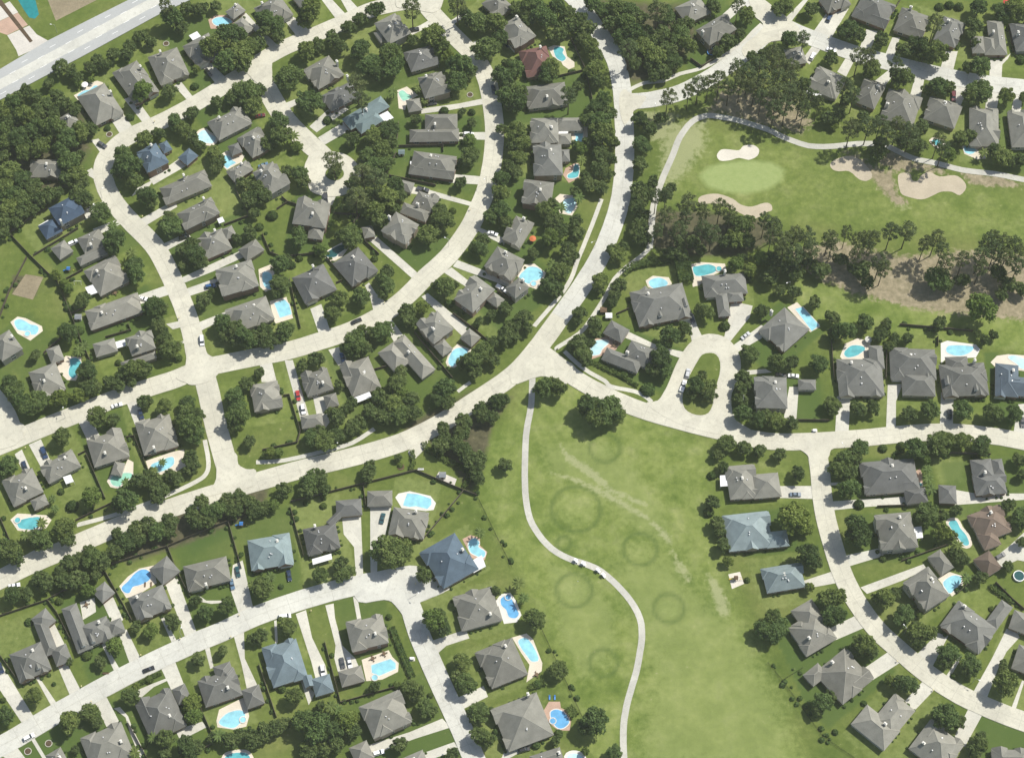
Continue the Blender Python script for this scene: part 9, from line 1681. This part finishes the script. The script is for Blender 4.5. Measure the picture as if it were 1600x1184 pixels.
def leaf_cards(P,N,size,rng,tilt=.9):
    """small quads at P facing roughly N"""
    k=len(P);N=N+rng.normal(0,tilt,(k,3))*.6;N/=np.linalg.norm(N,axis=1)[:,None]+1e-9
    a=rng.normal(0,1,(k,3));U=np.cross(N,a);U/=np.linalg.norm(U,axis=1)[:,None]+1e-9;Wv=np.cross(N,U)
    sz=size*(.6+.8*rng.random((k,1)));U=U*sz;Wv=Wv*sz*(.6+.5*rng.random((k,1)))
    v=np.stack([P-U-Wv*.6,P+U*.7-Wv,P+U+Wv*.7,P-U*.6+Wv],1).reshape(-1,3)
    return v
def cards_mesh(name,v,mat):
    k=len(v)//4;me=bpy.data.meshes.new(name);me.vertices.add(len(v));me.vertices.foreach_set('co',np.ascontiguousarray(v,dtype=np.float32).ravel())
    me.loops.add(4*k);me.loops.foreach_set('vertex_index',np.arange(4*k,dtype=np.int32));me.polygons.add(k)
    me.polygons.foreach_set('loop_start',np.arange(0,4*k,4,dtype=np.int32));me.polygons.foreach_set('loop_total',np.full(k,4,dtype=np.int32))
    me.materials.append(mat);me.update(calc_edges=True);return me
def ball(rng,k):
    d=rng.normal(0,1,(k,3));return d/np.linalg.norm(d,axis=1)[:,None]
for lab,w,h,p in HEDGES:
    rng=np.random.default_rng(int(abs(p[0][0])*10));vs=[]
    for a,b_ in zip(p,p[1:]):
        L=math.hypot(b_[0]-a[0],b_[1]-a[1]);k=int(L*(w+2*h)*9);t=rng.random(k);u=np.array([(b_[0]-a[0])/L,(b_[1]-a[1])/L]);v_=np.array([-u[1],u[0]])
        s=rng.random(k)*(w+2*h);x=np.where(s<h,-w/2,np.where(s<h+w,s-h-w/2,w/2));zq=np.where(s<h,s,np.where(s<h+w,h,s-h-w))
        q=np.array(a)-np.array(p[0])+u*(t*L)[:,None]+v_*x[:,None]
        N=np.stack([v_[0]*np.where(s<h,-1,np.where(s<h+w,0,1)),v_[1]*np.where(s<h,-1,np.where(s<h+w,0,1)),np.where((s>=h)&(s<h+w),1,0)],1)
        P=np.column_stack([q,zq])+rng.normal(0,.12,(k,3));vs.append(leaf_cards(P,N.astype(float),.26,rng))
    o=obj('hedge',cards_mesh('foliage',np.concatenate(vs),M['shrub']),None,(p[0][0],p[0][1],0));tag(o,lab,'hedge','clipped hedges')
# ---------------------------------------------------------------- trees
def broad(seed,n=3400,size=.27,lob=24):
    """crown of radius 5 m centred 5.4 m up on a 1 m clear trunk"""
    rng=np.random.default_rng(seed);vs=[];C=[];ph=rng.random()*6;ax=.82+.3*rng.random()
    for i in range(lob):
        q=(i+.5)/lob;a=2.4*i+rng.random()*.7;zc=1-1.25*q;rr=3.55*math.sqrt(max(0,1-zc*zc*.95))*(.8+.35*rng.random())*(1+.12*sin(2*a+ph))
        C.append(((rr*cos(a)*ax,rr*sin(a)/ax,5.1+zc*2.75+rng.normal(0,.3)),.85+rng.random()*.75))
    C.append(((0,0,5.4),3.0));tot=sum(r*r for _,r in C)
    for c,r in C:
        k=int(n*r*r/tot);d=ball(rng,k);d[:,2]=np.where(d[:,2]<-.45,-d[:,2],d[:,2])
        rad_=r*(.55+.6*rng.random((k,1))**.8);P=np.array(c)+d*rad_*np.array([1,1,.85])
        vs.append(leaf_cards(P,d.copy()+np.array([0,0,.25]),size,rng,1.3))
    tr=MB();tr.tube((0,0,-.1),(.1,0,2.4),.34,.26,7);
    for i in range(5):
        a=2*pi*i/5+rng.random();e=(2.2*cos(a),2.2*sin(a),4.6+rng.random());tr.tube((.1,0,1.8+.15*i),e,.18,.08,5);tr.tube(e,(e[0]*1.5,e[1]*1.5,e[2]+1.2),.08,.03,4)
    return np.concatenate(vs),tr
def pine(seed,n=1700):
    """18 m pine, crown radius about 4 m, open tiers of needle clumps"""
    rng=np.random.default_rng(seed);vs=[];tr=MB();H=18.0;lean=rng.normal(0,.35,2)
    pt=lambda z:np.array([lean[0]*(z/H)**2,lean[1]*(z/H)**2,z])
    for z0,z1 in((-.2,6),(6,12),(12,17.6)): tr.tube(pt(max(z0,0))+np.array([0,0,min(z0,0)]),pt(z1),.3-.013*max(z0,0),.3-.013*z1,7)
    N_=27
    for i in range(N_):
        q=(i+.5)/N_;z=9.2+8.4*q;sp=(1-abs(q-.42)*1.35);R_=(1.2+3.0*max(sp,.12))*(.65+.45*rng.random());a=i*2.4+rng.random()*.7
        e=pt(z)+np.array([R_*cos(a),R_*sin(a),.5+rng.random()*.9]);b_=pt(z-.3)
        tr.tube(b_,e,.07,.025,4);k=int(n/N_);r=.75+.5*rng.random();d=ball(rng,k);d[:,2]=abs(d[:,2])*.9-.15
        P=e-np.array([cos(a),sin(a),0])*.3+d*np.array([r*1.15,r*1.15,r*.75])*(.45+.55*rng.random((k,1)));vs.append(leaf_cards(P,d.copy()+np.array([0,0,.4]),.21,rng,1.3))
    return np.concatenate(vs),tr
def palm_tree():
    rng=np.random.default_rng(3);tr=MB();tr.tube((0,0,-.1),(.15,0,5.0),.2,.15,7);f=MB()
    for i in range(18):
        a=i*2.4;up=.9-1.3*(i/18);pr=None
        for k in range(6):
            t=k/5;L=2.5*t;p=np.array([.15+L*cos(a),L*sin(a),5.0+up*L*.8-.32*L*L*.55]);w=.34*sin(pi*(.12+.86*t))+.03;s=np.array([-sin(a),cos(a),0])*w
            cur=(p-s-np.array([0,0,w*.5]),p,p+s-np.array([0,0,w*.5]))
            if pr: f.add([*pr,*cur],[(0,1,4,3),(1,2,5,4)])
            pr=cur
    return f,tr
OAK=[];PINE=[];ASH=[]
for i in range(8):
    v,t=broad(100+i,lob=20+i%4*4);OAK.append((cards_mesh('crown',v,M['oak']),t.build('trunk',M['trunk'])))
for i in range(3):
    v,t=broad(200+i,3000,.29,22);ASH.append((cards_mesh('crown',v,M['ash']),t.build('trunk',M['trunk'])))
for i in range(6):
    v,t=pine(300+i);PINE.append((cards_mesh('crown',v,M['pine']),t.build('trunk',M['trunk'])))
f_,t_=palm_tree();PALM=(f_.build('crown',M['palm']),t_.build('trunk',M['trunk']))
rng=np.random.default_rng(9);d=ball(rng,520);d[:,2]=abs(d[:,2]);SHRUB=[]
for i in range(3):
    d=ball(rng,560);d[:,2]=abs(d[:,2])*1.15;SHRUB.append(cards_mesh('foliage',leaf_cards(d*(.85+.2*rng.random((560,1))),d.copy(),.13,rng),M['shrub']))
def ordn(i):
    o='first second third fourth fifth sixth seventh eighth ninth tenth eleventh twelfth thirteenth fourteenth fifteenth sixteenth seventeenth eighteenth nineteenth twentieth'.split()
    if i<20: return o[i]
    t={2:'twenty',3:'thirty',4:'forty',5:'fifty'}[(i+1)//10];k=(i+1)%10
    return t+'-'+o[k-1] if k else {2:'twentieth',3:'thirtieth',4:'fortieth',5:'fiftieth'}[(i+1)//10]
for i,(k,x,y,r,rel,ref,a,nn) in enumerate(TREES):
    sz='small' if r<3.0 else 'large' if r>4.6 else 'middle-sized'
    lab={'O':sz+' dark oak','G':sz+' light-green tree','P':'tall open pine' if r>3.4 else 'slim pine','M':'palm','S':'clipped round shrub'}[k]+' '+rel+' '+REFS[ref]
    if nn>1: lab+=', '+('leftmost' if a==0 else 'rightmost' if a==nn-1 else ordn(a)+'-from-left')
    rg=random.Random(i*31+1);rz=rg.random()*6.28
    if k=='S':
        o=obj('shrub',SHRUB[i%3],None,(x,y,0),rz);o.scale=(r,r,r*(.85+.3*rg.random()));tag(o,lab,'shrub','clipped garden shrubs');continue
    nm,me,sc,gp={'O':('oak_tree',OAK[i%8],(r/5,r/5,(1+1.75*r)/9.0),'oaks of the suburb'),'G':('ash_tree',ASH[i%3],(r/5,r/5,(1+1.75*r)/9.0),'light green trees'),
      'P':('pine_tree',PINE[i%6],(r/4.4,r/4.4,(15+1.1*r)/18.0),'tall pines'),'M':('palm_tree',PALM,(r/2.5,)*3,'garden palms')}[k]
    t=thing(nm,lab,'tree' if k!='M' else 'palm',(x,y,0),rz,gp);t.scale=sc if k in 'PM' else (sc[0]*(.9+.2*rg.random()),sc[1]*(.9+.2*rg.random()),sc[2]*(.85+.4*rg.random()))
    obj('crown',me[0],t);obj('trunk',me[1],t)
# the woods and tree belts that read as one mass, and the low planting round the houses
def mass(name,items,proto,mat,unit,zs):
    vs=[]
    for (x,y,r) in items:
        v=proto[RNG.integers(len(proto))];a=RNG.random()*6.28;c,s=cos(a),sin(a);k=r/unit;q=v*np.array([k,k,zs(r)])
        vs.append(np.column_stack([q[:,0]*c-q[:,1]*s+x,q[:,0]*s+q[:,1]*c+y,q[:,2]]))
    return struct(name,cards_mesh(name,np.concatenate(vs),mat),'stuff')
m2,n,l,b=newmat('woodland leaves')
g1=noise(n,l,.16,3,.6);g2=noise(n,l,.6,3,.6)
cc=mix(n,l,1.0,ramp(n,l,g1,[(.3,(.062,.098,.03)),(.5,(.108,.152,.05)),(.72,(.17,.212,.072))]),ramp(n,l,g2,[(.3,(.75,.78,.75)),(.7,(1.25,1.2,1.2))]),'MULTIPLY')
leafshader(n,l,b,cc);M['wood']=m2
mass('woodland',WOOD,[broad(400+i,1500,.4,20)[0] for i in range(6)],M['wood'],5.0,lambda r:(1+1.75*r)/9.0)
sv=[];
for i in range(3):
    d=ball(RNG,90);d[:,2]=abs(d[:,2])*1.2;sv.append(leaf_cards(d*(.8+.25*RNG.random((90,1))),d.copy(),.26,RNG))
mass('foundation_shrubbery',beds,sv,M['shrub'],1.0,lambda r:r)
# ---------------------------------------------------------------- cars
CARM={}
def car_meshes(ty):
    L,Wd,H,hood,tail,c0,c1=dict(sedan=(4.8,1.8,1.45,.92,.95,.30,.80),suv=(4.8,1.95,1.8,1.05,1.1,.28,.97),van=(5.1,2.0,1.95,1.1,1.2,.2,.98),pickup=(5.7,2.0,1.85,1.1,1.1,.26,.58))[ty]
    x=lambda t:L/2-t*L
    prof=[(x(0),.35),(x(.0),hood-.22),(x(.03),hood-.1),(x(c0-.04),hood),(x(c1),tail),(x(.99),tail-.05),(x(1),.4)]
    b_=MB();k=len(prof);w=Wd/2;ins=.06
    v=[(px,-w+(ins if pz>.8 else 0),pz) for px,pz in prof]+[(px,w-(ins if pz>.8 else 0),pz) for px,pz in prof]
    b_.add(v,[tuple(range(k)),tuple(range(2*k-1,k-1,-1))]+[(i,k+i,k+(i+1)%k,(i+1)%k) for i in range(k)])
    if ty=='pickup':
        for s in(-1,1): b_.box(x(.79),s*(w-.09),tail+.08,L*.4,.1,.3)
        b_.box(x(.99),0,tail+.08,.1,Wd-.2,.3)
    hz=min(hood,tail)-.02;cl=x(c0-.03);cr=x(c1);g=MB();rs=.55 if ty in('sedan','pickup') else .35
    g.add([(cl,-w+.1,hz),(cl,w-.1,hz),(cr,w-.1,hz),(cr,-w+.1,hz),(cl-.75,-w+.28,H-.05),(cl-.75,w-.28,H-.05),(cr+rs,w-.28,H-.05),(cr+rs,-w+.28,H-.05)],[(0,1,5,4),(1,2,6,5),(2,3,7,6),(3,0,4,7),(4,5,6,7)])
    r=MB();r.add([(cl-.72,-w+.26,H-.05),(cl-.72,w-.26,H-.05),(cr+rs-.03,w-.26,H-.05),(cr+rs-.03,-w+.26,H-.05),(cl-.85,-w+.36,H),(cl-.85,w-.36,H),(cr+rs+.08,w-.36,H),(cr+rs+.08,-w+.36,H)],[(0,1,5,4),(1,2,6,5),(2,3,7,6),(3,0,4,7),(4,5,6,7)])
    wh=MB();wh.tube((0,-.11,0),(0,.11,0),.34,.34,14)
    hl=MB();hl.box(0,0,0,.1,.36,.16)
    return b_,g,r,wh.build('wheel',M['dark']),hl.build('headlight',M['lamp']),L,Wd
base={}
for i,(ty,colr,p,an,lab) in enumerate(CARS):
    if ty not in base: base[ty]=car_meshes(ty)
    b_,g,r,wh,hl,L,Wd=base[ty]
    if (ty,colr) not in CARM: CARM[ty,colr]=(b_.build('body',M['car '+colr]),g.build('cabin_glass',M['glass']),r.build('roof',M['car '+colr]))
    me=CARM[ty,colr];t=thing('parked_car',lab,'car',(p[0],p[1],.06),rad(an),'parked cars')
    obj('body',me[0],t);obj('cabin_glass',me[1],t);obj('roof',me[2],t)
    for sx_ in(.31,-.29):
        for sy_ in(-1,1): obj('wheel',wh,t,(sx_*L,sy_*(Wd/2-.1),.34))
    for sy_ in(-1,1): obj('headlight',hl,t,(L/2-.02,sy_*(Wd/2-.32),.66))
wh=MB();wh.tube((0,-.09,0),(0,.09,0),.23,.23,10);WHm=wh.build('wheel',M['dark'])
bd=MB();bd.box(.75,0,.5,.7,1.1,.45,0,0,.85);bd.box(-.1,0,.36,1.2,1.1,.16);bd.box(-.75,0,.55,.6,1.1,.5);BDm=bd.build('body',M['white'])
st_=MB();st_.box(-.3,0,.72,.5,1.0,.14);st_.box(-.55,0,1.0,.12,1.0,.5);STm=st_.build('seat',M['timber'])
cp=MB();cp.box(-.1,0,1.85,1.6,1.2,.09)
for a in(-1,1):
    for c_ in(-.8,.6): cp.tube((c_,a*.52,.5),(c_*.95,a*.52,1.82),.03,.03,5)
CPm=cp.build('canopy',M['white'])
CL=['lowest on the cart path','third up','second-highest','highest']
for i,(p,an) in enumerate(CARTS):
    t=thing('golf_cart','white canopied golf cart on the winding cart path, '+('first','second','third','fourth')[i]+' from the left','golf cart',(p[0],p[1],.04),rad(an),'golf carts on the path')
    obj('body',BDm,t);obj('seat',STm,t);obj('canopy',CPm,t)
    for sx_ in(.75,-.7):
        for sy_ in(-1,1): obj('wheel',WHm,t,(sx_,sy_*.5,.23))
# ---------------------------------------------------------------- small things
po=MB();po.box(0,0,.55,.14,.14,1.1);POm=po.build('post',M['timber'])
bx=MB();bx.box(0,0,1.2,.34,.6,.26);bx.tube((-.17,0,1.33),(.17,0,1.33),.15,.15,8);BXm=bx.build('box',plain('mailbox cream',(.62,.55,.3),.5))
for p,lab in MAILBOXES:
    t=thing('mailbox',lab,'mailbox',(p[0],p[1],0),0,'kerbside mailboxes');obj('post',POm,t);obj('box',BXm,t)
CC={'white':'white','red':'red','orange':'orange','cream':'trim','blue':'bluep','timber':'timber','pale stone':'kerb','dark':'timber','steel':'steel','brown':'timber','grey':'steel'}
GRP={'planter_ring':'planter rings','sun_lounger':'poolside loungers','patio_table':'patio tables','patio_umbrella':'patio umbrellas','garden_shed':'garden sheds','playset':'playsets','utility_box':'utility boxes'}
for p,lab in LAMPS:
    t=thing('street_lamp',lab,'street lamp',(p[0],p[1],0),random.random()*6,'street lamps');a=MB();a.tube((0,0,0),(0,0,6.2),.09,.06,7);a.tube((0,0,6.15),(1.5,0,6.45),.05,.04,6);obj('pole',a.build('pole',M['steel']),t)
    a=MB();a.box(1.8,0,6.45,.8,.36,.16,0,0,.8);obj('lamp_head',a.build('lamp_head',M['white']),t)
for n_,c_,p,lab in EXTRAS:
    m_=M[CC[c_]];t=thing(n_,lab,n_.replace('_',' '),(p[0],p[1],0),0,GRP.get(n_));P=lambda nm,mb,mt:obj(nm,mb.build(nm,mt),t)
    if n_=='patio_umbrella':
        a=MB();a.tube((0,0,0),(0,0,2.4),.03,.03,6);P('pole',a,M['steel'])
        a=MB();k=8;a.add([(1.6*cos(i*pi/4),1.6*sin(i*pi/4),2.0) for i in range(k)]+[(0,0,2.55)],[(i,(i+1)%k,k) for i in range(k)]);P('canopy',a,m_)
        a=MB();a.tube((0,0,0),(0,0,.1),.35,.3,10);P('base',a,M['steel'])
    elif n_=='trampoline':
        a=MB();a.tube((0,0,.78),(0,0,.8),1.7,1.7,20);P('mat',a,M['dark']);a=MB()
        for i in range(20): a.box(1.85*cos(i*pi/10),1.85*sin(i*pi/10),.82,.34,.6,.05,0,i*pi/10)
        P('pad',a,m_);a=MB()
        for i in range(6): a.tube((1.8*cos(i),1.8*sin(i),0),(1.8*cos(i),1.8*sin(i),.8),.03,.03,5)
        P('leg',a,M['steel'])
    elif n_=='round_pool':
        a=MB();a.tube((0,0,0),(0,0,.95),2.1,2.1,28);P('water',a,M['water dark']);a=MB()
        for i in range(28): a.box(2.25*cos(i*pi/14),2.25*sin(i*pi/14),.55,.32,.54,1.1,0,i*pi/14)
        P('side',a,M['white'])
    elif n_=='playset':
        a=MB()
        for sx_ in(-.7,.7):
            for sy_ in(-.7,.7): a.box(sx_,sy_,1.1,.12,.12,2.2)
        a.box(0,0,1.2,1.5,1.5,.1);a.tube((.7,0,2.2),(3.3,0,2.2),.06,.06,6);a.tube((3.3,0,2.2),(3.3,-.8,0),.05,.05,5);a.tube((3.3,0,2.2),(3.3,.8,0),.05,.05,5);P('frame',a,M['timber'])
        a=MB();a.add([(-.8,-.85,2.2),(.8,-.85,2.2),(.8,0,2.9),(-.8,0,2.9),(-.8,.85,2.2),(.8,.85,2.2)],[(0,1,2,3),(3,2,5,4)]);P('roof',a,M['bluep'] if c_=='blue' else M['timber'])
        a=MB();a.add([(-.7,-.3,1.25),(-.7,.3,1.25),(-2.8,.3,.15),(-2.8,-.3,.15),(-.7,-.3,1.4),(-.7,.3,1.4),(-2.8,.3,.3),(-2.8,-.3,.3)],[(3,2,1,0),(0,1,5,4),(1,2,6,5),(2,3,7,6),(3,0,4,7),(4,5,6,7)]);P('slide',a,M['bluep'] if c_=='blue' else M['yellow'])
        a=MB();a.box(2.0,0,.6,.5,.25,.05);a.tube((1.8,0,.6),(1.8,0,2.2),.015,.015,4);a.tube((2.2,0,.6),(2.2,0,2.2),.015,.015,4);P('swing',a,M['yellow'])
    elif n_=='planter_ring':
        a=MB()
        for i in range(20): a.box(1.35*cos(i*pi/10),1.35*sin(i*pi/10),.14,.24,.44,.3,0,i*pi/10)
        P('kerbstone',a,m_);a=MB();a.tube((0,0,0),(0,0,.2),1.2,1.2,20);P('mulch',a,M['mulch'])
    elif n_=='garden_shed':
        a=MB();a.box(0,0,.95,2.6,2.2,1.9);P('wall',a,M['trim'] if c_!='brown' else m_);a=MB()
        a.add([(-1.5,-1.3,1.85),(1.5,-1.3,1.85),(1.5,1.3,1.85),(-1.5,1.3,1.85),(-1.5,0,2.6),(1.5,0,2.6)],[(0,1,5,4),(2,3,4,5),(0,4,3),(1,2,5),(3,2,1,0)]);P('roof',a,m_ if c_!='blue' else M['roof teal'])
        a=MB();a.box(0,-1.12,.9,.9,.06,1.7);P('door',a,M['timber'])
    elif n_=='park_bench':
        a=MB();a.box(0,0,.45,2.6,.55,.07);P('seat',a,m_);a=MB();a.box(0,.3,.75,2.6,.07,.5);P('backrest',a,m_);
        for sx_ in(-1.1,1.1):
            a=MB();a.box(sx_,0,.2,.1,.5,.41);P('leg',a,m_)
    elif n_=='utility_box':
        a=MB();a.box(0,0,.6,1.4,.9,1.2);P('cabinet',a,m_);a=MB();a.box(0,0,.06,2.4,1.7,.12);P('plinth',a,M['kerb']);a=MB();a.box(0,0,1.24,1.5,1.0,.08);P('lid',a,m_)
    elif n_=='sun_lounger':
        a=MB();a.box(0,-.3,.36,.65,1.3,.1);P('seat',a,m_);a=MB();a.add([(-.32,.35,.32),(.32,.35,.32),(.32,.95,.75),(-.32,.95,.75),(-.32,.35,.42),(.32,.35,.42),(.32,.95,.85),(-.32,.95,.85)],[(3,2,1,0),(4,5,6,7),(0,1,5,4),(1,2,6,5),(2,3,7,6),(3,0,4,7)]);P('backrest',a,m_)
        for sx_ in(-.27,.27):
            for sy_ in(-.85,.3):
                a=MB();a.box(sx_,sy_,.15,.05,.05,.31);P('leg',a,M['white'])
    elif n_=='flagstick':
        a=MB();a.tube((0,0,0),(0,0,2.3),.03,.02,6);P('pole',a,M['dark']);a=MB();a.box(.35,0,2.05,.6,.03,.45);P('flag',a,M['white'])
    elif n_=='swing_frame':
        a=MB();a.tube((-1.5,0,2),(1.5,0,2),.07,.07,6)
        for sx_ in(-1.5,1.5):
            for sy_ in(-.9,.9): a.tube((sx_,0,2),(sx_*1.05,sy_,0),.06,.06,6)
        P('frame',a,m_);a=MB();a.box(0,0,.5,.5,.25,.05);a.tube((-.2,0,.5),(-.2,0,2),.012,.012,4);a.tube((.2,0,.5),(.2,0,2),.012,.012,4);P('swing',a,M['dark'])
    else:
        a=MB();a.tube((0,0,.7),(0,0,.75),.75,.75,14);P('table_top',a,m_)
        a=MB();a.tube((0,0,0),(0,0,.7),.08,.06,6);P('leg',a,M['steel'])
        for i in range(4):
            a=MB();q=(1.15*cos(i*pi/2+.4),1.15*sin(i*pi/2+.4));a.box(q[0],q[1],.42,.5,.5,.08,0,i*pi/2+.4);a.box(q[0]*1.2,q[1]*1.2,.68,.07,.5,.5,0,i*pi/2+.4);P('seat',a,m_)
hb=MB();hb.box(0,0,(940-1)/2,1400,1900,941);hz=obj('haze',hb.build('haze',None or plain('air',(1,1,1))));hz['kind']='stuff'
hm=hz.data.materials[0];hn=hm.node_tree.nodes;hn.remove(hn['Principled BSDF']);pv=hn.new('ShaderNodeVolumePrincipled')
pv.inputs['Color'].default_value=(.93,.97,.9,1);pv.inputs['Density'].default_value=.00005;hm.node_tree.links.new(pv.outputs[0],hn['Material Output'].inputs['Volume'])
S.cycles.volume_bounces=1
S.cycles.max_bounces=5;S.cycles.diffuse_bounces=3;S.cycles.glossy_bounces=2;S.cycles.transmission_bounces=2
